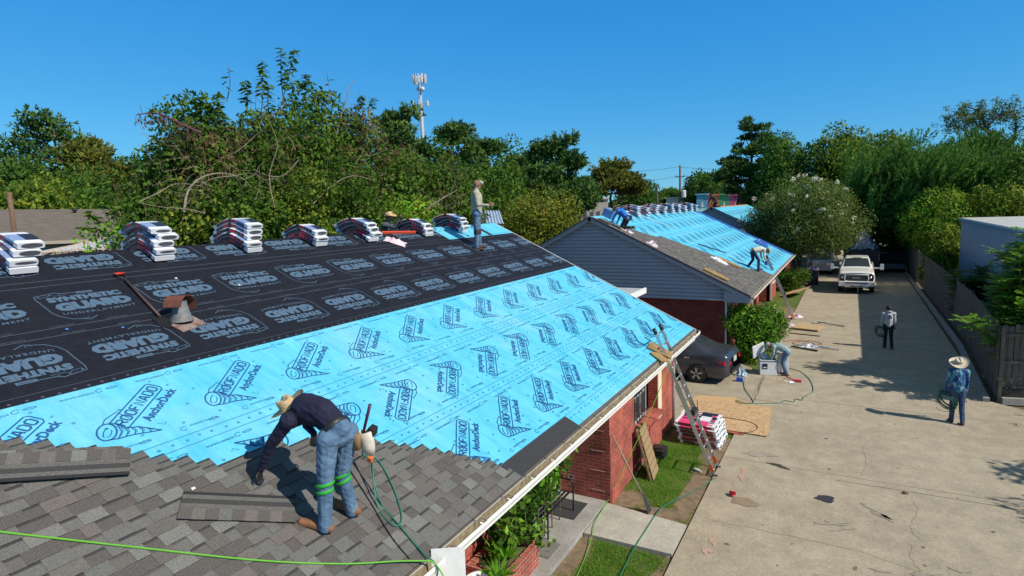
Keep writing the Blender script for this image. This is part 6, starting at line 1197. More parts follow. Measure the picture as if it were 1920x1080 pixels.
board('plank', 'pale wooden panel lying flat on the driveway beyond the bush', [(-2.25, 30.3), (-1.15, 30.0), (-.95, 31.3), (-2.1, 31.6)], DZ + .05, .05, M['wood']); board('plank', 'long dark plank lying in front of the pale panel', [(-2.3, 29.3), (-1.05, 29.05), (-1.05, 29.15), (-2.3, 29.4)], DZ + .005, .03, mat('dark_wood', (.12, .08, .05), .9))
for i, (a, c_, r, m_, l) in enumerate([((-1.9, 26.9), (-.25, 26.6), .03, M['alu'], 'long silver metal strip in the heap beyond the worker'), ((-2.0, 26.5), (-1.0, 26.1), .04, M['black'], 'dark metal strip in the heap beyond the worker'), ((-1.6, 27.1), (-.6, 26.8), .03, mat('blue_grey_strip', (.3, .36, .42), .4), 'blue grey strip in the heap beyond the worker'), ((-1.3, 32.2), (-.1, 31.6), .025, M['black'], 'thin dark bar behind the pale panel'), ((-1.5, 31.9), (-.9, 32.6), .03, mat('blue_grey_strip', (.3, .36, .42), .4), 'short grey bar behind the pale panel')]):
    b = MB(); b.bar((*a, DZ + .05 + .01 * i), (*c_, DZ + .04), r * 2.4, r); tag(b.build('metal_strip', m_), l, 'metal strip')
o = crumple('plastic_scrap', 'crumpled clear plastic on the metal strips', 'plastic', PLW, (.8, .5), 21, .14); o.location = (-1.3, 26.9, DZ); tag(MB().tube(bez([(-2.4, 27.5, .08), (-1.9, 27.9, .08), (-1.3, 27.6, .08), (-1.1, 27.0, .08), (-1.6, 26.9, .08), (-2.0, 27.4, .08), (-1.4, 28.0, .08), (-.9, 27.5, .08), (-1.3, 27.1, .08)], 7), .012).build('extension_cord', mat('red_cord', (.42, .10, .07), .6)), 'red extension cord in loose coils beyond the worker', 'cord')
for x, y, l, s in ((-2.35, 33.6, 'torn white and purple wrapper near the far ladder foot', 3), (-2.45, 31.2, 'torn wrapper beside the pale panel', 4)): o = crumple('torn_wrapper', l, 'wrapper', PLP, (.7, .5), s, .2); o.location = (x, y, DZ)
b = MB(); b.box((0, 0, 0), (1.22, 2.2, .015), 0, (0, -.30, 0)); o = tag(b.build('plywood_sheet', PLY, loc=(-3.0, 41.5, .30)), 'tilted plywood sheet propped at the driveway edge under the flowering tree', 'board'); o.rotation_euler = (0.05, 0, -.3)
# things on the second roof
PB_ = on_roof(crumple('torn_wrapper', 'white wrapper caught on the gable edge of the second roof', 'wrapper', PLP, (.5, .35), 31, .18), R2, 23.6, 4.3, .02); on_roof(crumple('torn_wrapper', 'pale wrapper high on the new shingles of the second roof', 'wrapper', PLP, (.6, .4), 32, .12), R2, 23.9, 5.6, .02); on_roof(crumple('torn_wrapper', 'white wrapper beside the lower foam pad on the second roof', 'wrapper', PLW, (.8, .5), 33, .15), R2, 27.2, 2.1, .02)
b = MB(); b.box((0, 0, .02), (.10, 1.7, .02)); on_roof(tag(b.build('drip_edge_strip', mat('dark_blue_strip', (.02, .05, .14), .5)), 'long dark metal strip lying on the blue roof of the second house', 'metal strip'), R2, 29.5, 2.95, .01, -.75)
b = MB(); b.box((0, 0, .02), (.05, 2.2, .02)); on_roof(tag(b.build('batten', mat('pale_board', (.62, .6, .58), .7)), 'pale batten sliding down the blue roof from the stacks', 'batten'), R2, 29.6, 6.0, .01, -.95)
on_roof(crumple('tarp', 'crumpled dark blue sheet near the far eave of the second roof', 'sheet', mat('deep_blue_sheet_and_shade', (.02, .10, .42), .5), (.9, 1.2), 41, .25), R2, 39.6, 1.9, .02)
b = MB(); b.box((0, 0, .17), (.45, .5, .34)); b.box((.0, .3, .17), (.44, .12, .33), 1); on_roof(tag(b.build('carton', [mat('blue_carton', (.10, .2, .42), .6), M['white']], bevel=.01), 'blue and white carton on the ridge beside the roofer in blue', 'carton'), R2, 24.9, 6.95, .02)
for t, q in ((23.5, 6.55), (23.75, 6.1)): on_roof(shingle_strip('loose_shingle', 'loose ridge shingle %s on the gable edge of the second roof' % ('uppermost' if q > 6.3 else 'just below the uppermost'), .55, .34, 2), R2, t, q, .05, 1.57)
# ---------------------------------------------------------------- people
def capsule(b, a, c, ra, rc, n=10):
    a = Vector(a); c = Vector(c); d = c - a
    if d.length < 1e-4: d = Vector((0, 0, 1e-4)); c = a + d
    u = d.normalized(); L = d.length; pts = []; rs = []
    for k in range(4): t = math.pi / 2 * k / 4; pts.append(a - u * ra * math.cos(t)); rs.append(max(.0008, ra * math.sin(t)))
    pts.append(a); rs.append(ra); pts.append(c); rs.append(rc)
    for k in range(1, 5): t = math.pi / 2 * k / 4; pts.append(c + u * rc * math.sin(t)); rs.append(max(.0008, rc * math.cos(t)))
    b.tube(pts, rs, 0, n, True)
def hand_segs(wrist, dirv, nrm, mi, s=1.0, curl=.6, side=1):
    """palm, four unequal bent fingers, thumb leaving the side of the palm"""
    w = Vector(wrist); d = Vector(dirv).normalized(); n = Vector(nrm); n = (n - d * n.dot(d)).normalized(); x = d.cross(n) * side; S = []
    p = w + d * .045 * s
    for k in (-1, 0, 1): S.append((w + d * .012 * s + x * .016 * k * s, w + d * .085 * s + x * .024 * k * s, .017 * s, .014 * s, mi))
    for i, (o, l) in enumerate(((-.034, .062), (-.012, .076), (.011, .080), (.033, .070))):
        a = w + d * .09 * s + x * o * s; d1 = (d * math.cos(curl * .7) + n * math.sin(curl * .7)).normalized(); d2 = (d * math.cos(curl * 1.8) + n * math.sin(curl * 1.8)).normalized(); m_ = a + d1 * l * .52 * s; S.append((a, m_, .0105 * s, .0098 * s, mi)); S.append((m_, m_ + d2 * l * .48 * s, .0098 * s, .0085 * s, mi))
    a = w + d * .03 * s + x * .03 * s; t1 = (d * .6 + x * .75 + n * .25).normalized(); m_ = a + t1 * .042 * s; S.append((a, m_, .013 * s, .0115 * s, mi)); S.append((m_, m_ + (d * .8 + n * .5 + x * .1).normalized() * .034 * s, .0115 * s, .0095 * s, mi)); return S
def head_segs(c, fwd, upv, mi, hood=None, s=1.0):
    c = Vector(c); f = Vector(fwd).normalized(); u = Vector(upv); u = (u - f * u.dot(f)).normalized(); r = f.cross(u); S = []
    S.append((c + u * .035 * s - f * .012 * s, c + u * .03 * s + f * .018 * s, .088 * s, .082 * s, hood or mi)); S.append((c - u * .02 * s + f * .02 * s, c - u * .075 * s + f * .045 * s, .070 * s, .042 * s, mi))
    S.append((c + f * .092 * s + u * .005 * s, c + f * .108 * s - u * .025 * s, .010 * s, .014 * s, mi)); S.append((c + f * .085 * s - u * .058 * s - r * .016 * s, c + f * .085 * s - u * .058 * s + r * .016 * s, .010 * s, .010 * s, mi))
    for k in (-1, 1): S.append((c + r * .086 * k * s - u * .005 * s, c + r * .09 * k * s - u * .035 * s - f * .005 * s, .014 * s, .010 * s, hood or mi))
    return S
def make_person(label, root, segs, mats, voxel=.011, wrinkle=.010, cloth=(0, 1), group=None, smooth=4):
    e = empty('person', root, 0, label, 'person', group); b = MB(); R0 = Vector(root)
    segs = [(Vector(a) - R0, Vector(c) - R0, ra, rc, m) for a, c, ra, rc, m in segs]
    for a, c, ra, rc, m in segs: capsule(b, a, c, ra, rc)
    t = b.build('tmp', mats, None, uv=False); md = t.modifiers.new('r', 'REMESH'); md.mode = 'VOXEL'; md.voxel_size = voxel; md.use_smooth_shade = True; sm = t.modifiers.new('s', 'SMOOTH'); sm.iterations = smooth; sm.factor = .5
    dg = bpy.context.evaluated_depsgraph_get(); dg.update(); me = bpy.data.meshes.new_from_object(t.evaluated_get(dg)); bpy.data.objects.remove(t)
    n = len(me.vertices); co = np.empty(n * 3); me.vertices.foreach_get('co', co); co = co.reshape(-1, 3); best = np.full(n, 1e9); mi = np.zeros(n, int)
    for a, c, ra, rc, m in segs:
        a_, d = np.array(a), np.array(c - a); L2 = max(d @ d, 1e-9); f = np.clip(((co - a_) @ d) / L2, 0, 1); dist = np.linalg.norm(co - a_ - f[:, None] * d, axis=1) - (ra + (rc - ra) * f); k = dist < best; best[k] = dist[k]; mi[k] = m
    if wrinkle:   # folds in the cloth: real displacement across the limbs
        nr = np.empty(n * 3); me.vertices.foreach_get('normal', nr); nr = nr.reshape(-1, 3); p = co * 1.0; w = (np.sin(p[:, 2] * 31 + p[:, 0] * 22 + 4 * np.sin(p[:, 0] * 17 + p[:, 2] * 5 + 1) + 5 * np.sin(p[:, 1] * 19 - p[:, 2] * 7)) * .5 + np.sin(p[:, 2] * 61 + p[:, 0] * 47 - p[:, 1] * 33 + 4 * np.sin(p[:, 1] * 29 + p[:, 2] * 13)) * .35); w = np.where(w > 0, w * .5, w); amp = np.where(np.isin(mi, cloth), wrinkle * .5, 0); co = co + nr * (w * amp)[:, None]; me.vertices.foreach_set('co', co.ravel())
    for m in mats: me.materials.append(m) if len(me.materials) < len(mats) else None
    me.materials.clear(); [me.materials.append(m) for m in mats]
    lt = np.empty(len(me.polygons), int); me.polygons.foreach_get('loop_total', lt); ls = np.empty(len(me.polygons), int); me.polygons.foreach_get('loop_start', ls); vi = np.empty(len(me.loops), int); me.loops.foreach_get('vertex_index', vi)
    me.polygons.foreach_set('material_index', mi[vi[ls]].astype(np.int32)); me.polygons.foreach_set('use_smooth', np.ones(len(me.polygons), bool)); me.update(); me.name = 'body'
    o = bpy.data.objects.new('body', me); COL.objects.link(o); o.parent = e; return e
SKIN = mat('skin', (.26, .13, .08), .6, noise=.08); JEAN = mat('denim', (.06, .12, .22), .9, col2=(.13, .22, .34), nscale=7, bump=.3, bscale=120); JEANL = mat('pale_denim', (.045, .10, .19), .9, col2=(.135, .23, .35), nscale=5, bump=.9, bscale=15, stretch=(1, 1, .8)); NAVY = mat('navy_cloth', (.008, .009, .035), .85, noise=.3, bump=.9, bscale=11); BOOT = mat('tan_boot', (.22, .10, .045), .7, noise=.25, nscale=12); DBOOT = mat('dark_boot', (.06, .035, .025), .7, noise=.3); STRAW = mat('straw', (.50, .34, .17), .85, col2=(.62, .46, .26), nscale=30, bump=.5, bscale=120); STRAWP = mat('pale_straw', (.66, .56, .40), .8, col2=(.72, .63, .48), nscale=25, bump=.4, bscale=120)
def hat(e, c, upv, fwd, m, rb=.19, band=None, crease=True, s=1.0, dip=.02):
    """straw hat: dished brim turned up at the sides, creased crown; c is the crown base centre relative to the person"""
    u = Vector(upv).normalized(); f = Vector(fwd); f = (f - u * f.dot(u)).normalized(); r = f.cross(u); M3 = Matrix((r, f, u)).transposed(); b = MB(); N = 28
    prof = [(rb, .0), (rb * .85, -.012), (.115, -.006), (.098, .004), (.094, .04), (.088, .075), (.075, .105), (.045, .112), (.0, .105)]; o = []
    for rr, z in prof:
        for k in range(N):
            a = 2 * math.pi * k / N; x, y = rr * math.cos(a) * (.9 if rr > .12 else .88), rr * math.sin(a) * 1.05; zz = z + (abs(math.cos(a)) ** 2 * .035 * (rr - .1) / (rb - .1) if rr > .1 else 0) - (dip * abs(math.sin(a)) ** 2 if rr > .15 else 0)
            if crease and z > .09: zz -= .03 * max(0, 1 - abs(x) / .04) + .015 * (y < 0)
            o.append(Vector(c) + M3 @ Vector((x * s, y * s, zz * s)))
    fs = [(i * N + k, i * N + (k + 1) % N, (i + 1) * N + (k + 1) % N, (i + 1) * N + k) for i in range(len(prof) - 1) for k in range(N)]; b.add(o, fs, 0, True); h = b.build('hat', m, e)
    if band is not None:
        b = MB(); o = []
        for rr, z in ((.1005, .006), (.0985, .03)):
            for k in range(N): a = 2 * math.pi * k / N; o.append(Vector(c) + M3 @ Vector((rr * math.cos(a) * .90 * s, rr * math.sin(a) * 1.07 * s, z * s)))
        b.add(o, [(k, (k + 1) % N, N + (k + 1) % N, N + k) for k in range(N)], 0, True); b.build('hat_band', band, h)
    return h
def ring_band(e, name, c, axis, r, w, m, sx=1.0, tilt=0):
    ax = Vector(axis).normalized(); u = ax.orthogonal().normalized(); v = ax.cross(u); b = MB(); o = []
    for rr, z in ((r, -w / 2), (r + .004, -w * .4), (r + .004, w * .4), (r, w / 2)):
        for k in range(16): a = 2 * math.pi * k / 16; o.append(Vector(c) + u * rr * math.cos(a) + v * rr * math.sin(a) * sx + ax * z)
    b.add(o, [(i * 16 + k, i * 16 + (k + 1) % 16, (i + 1) * 16 + (k + 1) % 16, (i + 1) * 16 + k) for i in range(3) for k in range(16)], 0, True); return b.build(name, m, e)
V3 = Vector
# --- bending roofer in the foreground (world coordinates)
H_ = {'hipL': (-4.27, 3.74, 4.10), 'hipR': (-4.25, 3.98, 4.09), 'kneeL': (-4.315, 3.70, 3.66), 'ankL': (-4.36, 3.70, 3.21), 'toeL': (-4.56, 3.61, 3.235), 'heelL': (-4.32, 3.72, 3.155), 'kneeR': (-4.36, 3.96, 3.64), 'ankR': (-4.36, 4.06, 3.20), 'toeR': (-4.56, 4.03, 3.245), 'heelR': (-4.31, 4.08, 3.16),
      'pel': (-4.26, 3.86, 4.16), 'mid': (-4.45, 3.86, 4.30), 'chest': (-4.66, 3.85, 4.32), 'neck': (-4.80, 3.85, 4.28), 'shL': (-4.73, 3.68, 4.24), 'shR': (-4.73, 4.02, 4.24), 'elL': (-4.94, 3.62, 3.99), 'wrL': (-5.12, 3.60, 3.70), 'elR': (-4.90, 4.03, 4.05), 'wrR': (-4.74, 3.98, 4.0), 'head': (-4.90, 3.87, 4.25)}
J = {k: V3(v) for k, v in H_.items()}
S = [(J['hipL'], J['hipR'], .112, .112, 1), (J['pel'], J['pel'] + V3((.02, 0, .02)), .125, .12, 1), (J['pel'] + V3((-.03, 0, .03)), J['mid'], .128, .142, 0), (J['mid'], J['chest'], .146, .160, 0), (J['chest'], J['neck'] + V3((.04, 0, 0)), .145, .08, 0), (J['shL'], J['shR'], .092, .092, 0), (J['neck'], J['head'], .058, .056, 2),
     (J['hipL'], J['kneeL'], .106, .080, 1), (J['kneeL'], J['ankL'], .078, .068, 1), (J['hipR'], J['kneeR'], .106, .080, 1), (J['kneeR'], J['ankR'], .078, .068, 1), (J['heelL'] + V3((-.02, 0, .04)), J['toeL'] + V3((-.02, 0, .015)), .052, .043, 3), (J['heelR'] + V3((-.02, 0, .04)), J['toeR'] + V3((-.02, 0, .015)), .052, .043, 3), (J['ankL'] + V3((0, 0, -.01)), J['heelL'] + V3((0, 0, .04)), .05, .044, 3), (J['ankR'] + V3((0, 0, -.01)), J['heelR'] + V3((0, 0, .04)), .056, .048, 3),
     (J['shL'], J['elL'], .078, .060, 0), (J['elL'], J['wrL'], .058, .040, 0), (J['shR'], J['elR'], .064, .048, 0), (J['elR'], J['wrR'], .046, .034, 0)]
S += hand_segs(J['wrL'], (-.35, 0, -.9), (.9, .2, -.3), 4, 1.05, .5, 1); S += hand_segs(J['wrR'], (-.2, 0, -.9), (.9, -.2, -.3), 2, 1.0, .9, -1); S += head_segs(J['head'], (-.25, -.05, -.95), (-.9, -.2, .25), 2)
w = make_person('roofer bending double in navy shirt, jeans, straw hat and bright green knee straps', (-4.36, 3.87, 3.12), S, [NAVY, JEANL, SKIN, BOOT, M['black']], .0085, .010)
o0 = w.location
hat(w, J['head'] + V3((-.03, -.02, .06)) - o0, (-.42, -.42, .80), (-.7, .3, -.5), STRAW, .225, None, dip=.0)
GS = mat('neon_green_strap', (.02, .36, .03), .6)
for nm, (a, c_) in (('knee_strap', ('kneeL', 'ankL')), ('knee_strap', ('kneeR', 'ankR'))):
    for f in (-.02, .14): ax = J[c_] - J[a]; ring_band(w, nm, J[a].lerp(J[c_], f) - o0, ax + V3((.1, 0, 0)), .086 - .03 * max(0, f), .034, GS)
ring_band(w, 'tool_belt', J['pel'].lerp(J['mid'], .10) - o0, (-.72, 0, .55), .148, .055, M['black'], 1.12)
b = MB(); b.lathe([(0, -.16), (.055, -.155), (.075, -.08), (.085, .02), (.09, .08), (.075, .09), (.06, .0), (0, -.02)], tuple(V3((-4.15, 4.12, 3.98)) - o0), 14, sy=.7, rot=(.1, -.15, .3)); pch = b.build('tool_pouch', mat('cream_leather', (.62, .58, .50), .7, noise=.2, nscale=14), w)
b = MB(); b.lathe([(0, -.10), (.05, -.1), (.06, .06), (.05, .07), (0, .03)], tuple(V3((-4.17, 4.0, 4.02)) - o0), 12, sy=.7); b.build('tool_pouch', mat('tan_leather', (.25, .16, .08), .7), w)
b = MB(); b.tube([V3((-4.20, 4.13, 4.02)) - o0, V3((-4.10, 4.16, 4.34)) - o0], [.014, .018]); b.box(V3((-4.21, 4.10, 4.0)) - o0, (.1, .03, .035)); b.build('hammer', mat('purple_handle', (.06, .01, .05), .4), w)
b = MB(); b.box(V3((-4.09, 4.16, 4.07)) - o0, (.07, .08, .09), 0, (.2, .3, .2)); b.build('tape_measure', M['black'], w, bevel=.006)
b = MB(); b.box(V3((-4.11, 4.12, 3.78)) - o0, (.05, .05, .06), 0, (.2, .3, .2)); b.build('glove', mat('orange_glove', (.6, .14, .03), .7), w, bevel=.008)
# nail gun in his right hand
# --- generic standing, walking and kneeling figures
def std_joints(h=1.72, legL=0, legR=0, lean=0, armL=(0, 0), armR=(0, 0), kneeL=0, kneeR=0, twist=0):
    k = h / 1.72; J = {}; hz = .90
    for s, nm, lg, kn in ((-1, 'L', legL, kneeL), (1, 'R', legR, kneeR)):
        hip = V3((.09 * s, 0, hz)); kd = V3((0, math.sin(lg), -math.cos(lg))); knee = hip + kd * .42; a2 = lg - kn; ank = knee + V3((.01 * s, math.sin(a2), -math.cos(a2))) * .40; J['hip' + nm] = hip; J['knee' + nm] = knee; J['ank' + nm] = ank; J['toe' + nm] = ank + V3((.02 * s, .15, -.055 + .3 * min(0, -kn) * .1)); J['heel' + nm] = ank + V3((0, -.04, -.045))
    up_ = V3((0, math.sin(lean), math.cos(lean))); fw = V3((0, math.cos(lean), -math.sin(lean))); J['pel'] = V3((0, 0, hz + .03)); J['mid'] = J['pel'] + up_ * .18; J['chest'] = J['pel'] + up_ * .38; J['neck'] = J['pel'] + up_ * .55; J['head'] = J['neck'] + up_ * .125 + fw * .02
    for s, nm, (sw, bend) in ((-1, 'L', armL), (1, 'R', armR)):
        sh = J['pel'] + up_ * .47 + V3((.18 * s, 0, 0)); d = V3((.12 * s, math.sin(sw), -math.cos(sw))).normalized(); el = sh + d * .29; d2 = V3((.05 * s, math.sin(sw + bend), -math.cos(sw + bend))).normalized(); J['sh' + nm] = sh; J['el' + nm] = el; J['wr' + nm] = el + d2 * .25; J['hd' + nm] = d2
    return {a: c * k for a, c in J.items()}, k
def std_segs(J, k, mi, fwd, upv, handcurl=.7, loose=1.0, hood=None, sleeves=1, hip_r=.108):
    s_, p_, sk, bt, hn = mi; r = k
    S = [(J['hipL'], J['hipR'], hip_r * r, hip_r * r, p_), (J['pel'], J['mid'], .122 * r, .132 * r * loose, s_), (J['mid'], J['chest'], .134 * r * loose, .146 * r, s_), (J['chest'], J['neck'], .13 * r, .07 * r, s_), (J['shL'], J['shR'], .078 * r, .078 * r, s_), (J['neck'], J['head'], .056 * r, .055 * r, hood if hood is not None else sk)]
    for n in 'LR':
        S += [(J['hip' + n], J['knee' + n], .092 * r, .068 * r, p_), (J['knee' + n], J['ank' + n], .067 * r, .058 * r, p_), (J['heel' + n], J['toe' + n], .044 * r, .034 * r, bt), (J['ank' + n], J['heel' + n], .046 * r, .042 * r, bt), (J['sh' + n], J['el' + n], .060 * r * loose, .048 * r, s_), (J['el' + n], J['wr' + n], .046 * r, .033 * r, s_ if sleeves else sk)]
        S += hand_segs(J['wr' + n], J['hd' + n], V3((-.6 if n == 'R' else .6, .6, .1)), hn, r, handcurl, 1 if n == 'L' else -1)
    return S + head_segs(J['head'], fwd, upv, sk, hood, r)
def place(J, root, rz):
    R = Matrix.Rotation(rz, 3, 'Z'); return {a: (R @ c if a.startswith('hd') else R @ c + V3(root)) for a, c in J.items()}, R
def coil(e, name, c, axis, r, m, turns=6, tr=.011, seed=0, w=.05):
    q = random.Random(seed); ax = V3(axis).normalized(); u = ax.orthogonal().normalized(); v = ax.cross(u); b = MB()
    if abs(u.z) > abs(v.z): u, v = v, -u
    for t in range(turns):
        rr = r * q.uniform(.86, 1.05); o = V3((q.gauss(0, .015), q.gauss(0, .015), q.gauss(0, .02))) + ax * q.gauss(0, w); sx = q.uniform(.55, .8); b.tube([V3(c) + o + u * rr * sx * math.cos(a) + v * rr * math.sin(a) for a in [2 * math.pi * i / 26 for i in range(27)]], tr, 0, 6, cap=False)
    return b.build(name, m, e)
# standing roofer near the ridge, profile to the right
J1, k = std_joints(1.86, .03, -.03, .03, (.10, 1.45), (.16, 1.35)); rt = (-8.70, 13.28, 5.17); W1, R_ = place(J1, rt, math.radians(-62)); W1['hdL'] = W1['hdR'] = R_ @ V3((0, .9, .1)); fw = R_ @ V3((0, 1, -.1)); W1['ankL'] += V3((0, 0, .07)); W1['toeL'] += V3((0, 0, .05)); W1['heelL'] += V3((0, 0, .05)); W1['ankR'] += V3((0, 0, .04)); W1['toeR'] += V3((0, 0, -.0)); W1['heelR'] += V3((0, 0, .03))
BEIGE = mat('beige_hooded_shirt', (.36, .33, .25), .9, col2=(.44, .41, .33), nscale=6, bump=.9, bscale=12)
p_ = make_person('roofer standing on the near ridge in profile, beige hooded shirt and worn jeans', rt, std_segs(W1, k, (0, 1, 2, 3, 2), fw, (0, 0, 1), .8, 1.12, 0), [BEIGE, JEAN, SKIN, DBOOT], .012, .016)
for n in 'LR': ring_band(p_, 'knee_pad', W1['knee' + n] + V3((0, 0, -.02)) - V3(rt), (0, 0, 1), .078, .13, mat('dark_knee_pad', (.03, .03, .04), .7))
b = MB(); b.tube([W1['head'] + fw * .06 + V3((0, 0, .08)) - V3(rt), W1['head'] + fw * .17 + V3((0, 0, .055)) - V3(rt)], [.07, .035], 0, 10); b.build('cap_peak', BEIGE, p_)
b = MB(); b.box(W1['wrL'] + V3((.05, .02, 0)) - V3(rt), (.05, .05, .12)); b.build('tool', mat('brown_tool', (.3, .10, .06), .6), p_)
# man behind the ridge, only hat and shoulders show
J1, k = std_joints(1.72, .2, .2, .25, (1.0, .9), (1.3, 1.2)); h = at(716, 398, 16.1); rt = (h.x, h.y, h.z - 1.72); W1, R_ = place(J1, rt, math.radians(-70)); 
for n in 'LR': W1['knee' + n] = W1['hip' + n] + R_ @ V3((0, .34, -.10)); W1['ank' + n] = W1['hip' + n] + R_ @ V3((0, .05, -.42)); W1['toe' + n] = W1['ank' + n] + R_ @ V3((0, .12, -.03)); W1['heel' + n] = W1['ank' + n] + R_ @ V3((0, -.03, -.03))
p_ = make_person('roofer crouched behind the near ridge, only straw hat and dark shoulders showing', rt, std_segs(W1, k, (0, 1, 2, 3, 4), R_ @ V3((0, 1, -.3)), (0, 0, 1)), [mat('slate_shirt', (.07, .08, .10), .9), JEAN, SKIN, DBOOT, M['black']], .013, .012)
hat(p_, W1['head'] + V3((0, 0, .045)) - V3(rt), (0.05, -.1, 1), R_ @ V3((0, 1, 0)), STRAW, .21)
# roofer in bright blue kneeling on the second gable
BLU = mat('bright_blue_shirt', (.01, .16, .58), .8, noise=.12); TRS = mat('dark_trousers', (.02, .02, .03), .9, noise=.3)
c_ = V3(R2.P(24.0, 5.75, .0)); rt = tuple(c_); rz = math.radians(75); R_ = Matrix.Rotation(rz, 3, 'Z')
def kneel(R_, c_, lean, k=1.0, arms=None, dz=.0):
    L = lambda x, y, z: R_ @ V3((x, y, z)) * k + c_ + V3((0, 0, dz)); cs, sn = math.cos(lean), math.sin(lean); J = {}
    J['pel'] = L(0, -.12, .47); T = lambda x, u, f: L(x, -.12 + u * sn + f * cs, .47 + u * cs - f * sn)
    for s, n in ((-1, 'L'), (1, 'R')): J['hip' + n] = L(.09 * s, -.12, .44); J['knee' + n] = L(.13 * s, .10, .08); J['ank' + n] = L(.12 * s, -.32, .09); J['toe' + n] = L(.12 * s, -.44, .04); J['heel' + n] = L(.12 * s, -.38, .12); J['sh' + n] = T(.18 * s, .46, 0); J['el' + n] = L(.21 * s, .42, .46); J['wr' + n] = L(.17 * s, .52, .22); J['hd' + n] = R_ @ V3((0, .3, -.9))
    J['mid'] = T(0, .18, -.03); J['chest'] = T(0, .38, -.02); J['neck'] = T(0, .54, 0); J['head'] = T(0, .64, .08); return J, R_ @ V3((0, cs, -sn)), R_ @ V3((0, sn, cs))
K_, fw, up_ = kneel(R_, c_, .75); K_['hdL'] = K_['hdR'] = R_ @ V3((0, .4, -.8))
p_ = make_person('roofer kneeling at the second gable peak in a bright blue shirt and straw hat', rt, std_segs(K_, 1.0, (0, 1, 2, 3, 2), fw, up_), [BLU, TRS, SKIN, DBOOT], .013, .012); hat(p_, K_['head'] + up_ * .05 - c_, up_, fw, STRAW, .21)
b = MB(); b.box(K_['pel'] + R_ @ V3((.2, -.05, .02)) - c_, (.14, .12, .2)); b.build('tool_pouch', mat('brown_pouch', (.14, .08, .05), .8), p_); ring_band(p_, 'tool_belt', K_['pel'] + V3((0, 0, .05)) - c_, up_, .135, .05, M['black'], 1.1)
# roofer in a pale shirt bending by the far ladder
def bend(root, rz, lean, k=1.0, spread=.2, step=.0, reach=.0, z=None):
    R_ = Matrix.Rotation(rz, 3, 'Z'); c_ = V3(root); L = lambda x, y, z_: R_ @ (V3((x, y, z_)) * k) + c_; J = {}; cs, sn = math.cos(lean), math.sin(lean); T = lambda x, u, f: L(x, -.05 + u * sn + f * cs, .86 + u * cs - f * sn)
    for s, n in ((-1, 'L'), (1, 'R')): J['hip' + n] = L(.09 * s, -.05, .84); J['knee' + n] = L(.13 * s, .10 + step * s * .5, .46); J['ank' + n] = L(spread * .7 * s, -.02 + step * s, .09); J['toe' + n] = L(spread * .8 * s, .15 + step * s, .035); J['heel' + n] = L(spread * .7 * s, -.06 + step * s, .045); J['sh' + n] = T(.17 * s, .46, .0); e_ = T(.2 * s, .46, 0); J['el' + n] = V3((e_.x, e_.y, e_.z)) + V3((0, 0, -.27 * k)) + R_ @ V3((0, reach * .4, 0)); J['wr' + n] = J['el' + n] + V3((0, 0, -.22 * k)) + R_ @ V3((-.03 * s, .08 + reach * .5, 0)); J['hd' + n] = R_ @ V3((0, .3, -.9))
    J['pel'] = L(0, -.05, .88); J['mid'] = T(0, .2, -.05); J['chest'] = T(0, .38, -.03); J['neck'] = T(0, .54, 0); J['head'] = T(0, .65, .07); return J, R_ @ V3((0, cs, -sn)), R_ @ V3((0, sn, cs)), c_
rt = R2.P(29.2, .80, .0); B_, fw, up_, c_ = bend(rt, math.radians(-60), 1.45, 1.0, .3, .16); B_['hdL'] = B_['hdR'] = V3((.2, 0, -.9)); B_['ankR'] += V3((0, 0, -.08)); B_['ankL'] += V3((0, 0, .06))
p_ = make_person('roofer bent over by the far ladder in a pale shirt and dark jeans', rt, std_segs(B_, 1.0, (0, 1, 2, 3, 4), fw, up_), [mat('cream_shirt', (.62, .62, .50), .9), mat('dark_denim', (.015, .025, .06), .9, noise=.3), SKIN, DBOOT, M['black']], .013, .012); hat(p_, B_['head'] + up_ * .05 - c_, up_, fw, STRAWP, .17)
b = MB(); b.box(B_['wrR'] + V3((.02, 0, -.12)) - c_, (.10, .22, .16)); b.build('nail_gun', mat('blue_tool', (.02, .08, .4), .4), p_); ring_band(p_, 'tool_belt', B_['pel'] - c_, up_, .135, .05, BOOT, 1.1)
# worker stooping into the cooler
rt = (-1.83, 22.12, DZ); B_, fw, up_, c_ = bend(rt, math.radians(82), 1.18, .98, .12, .05, .0); 
TEAL = mat('grey_teal_hoodie', (.20, .32, .33), .9, col2=(.30, .40, .40), nscale=6)
p_ = make_person('worker stooping into the open cooler in teal shirt, grey cap and jeans', rt, std_segs(B_, .98, (0, 1, 2, 3, 4), fw, up_, loose=1.08), [TEAL, JEAN, SKIN, BOOT, M['black']], .011, .014)
b = MB(); hc = B_['head'] - c_; ax = up_; b.lathe([(.098, -.01), (.1, .03), (.085, .075), (.05, .10), (0, .108)], (0, 0, 0), 16); b.v = [tuple((up_.to_track_quat('Z', 'Y').to_matrix() @ V3(v)) + hc + up_ * .02) for v in b.v]; b.build('cap', mat('grey_cap', (.30, .38, .38), .85), p_); b = MB(); b.tube([hc + fw * .07 + up_ * .03, hc + fw * .18 + up_ * .0], [.07, .045], 0, 10); b.build('cap_peak', mat('grey_cap', (.30, .38, .38), .85), p_)
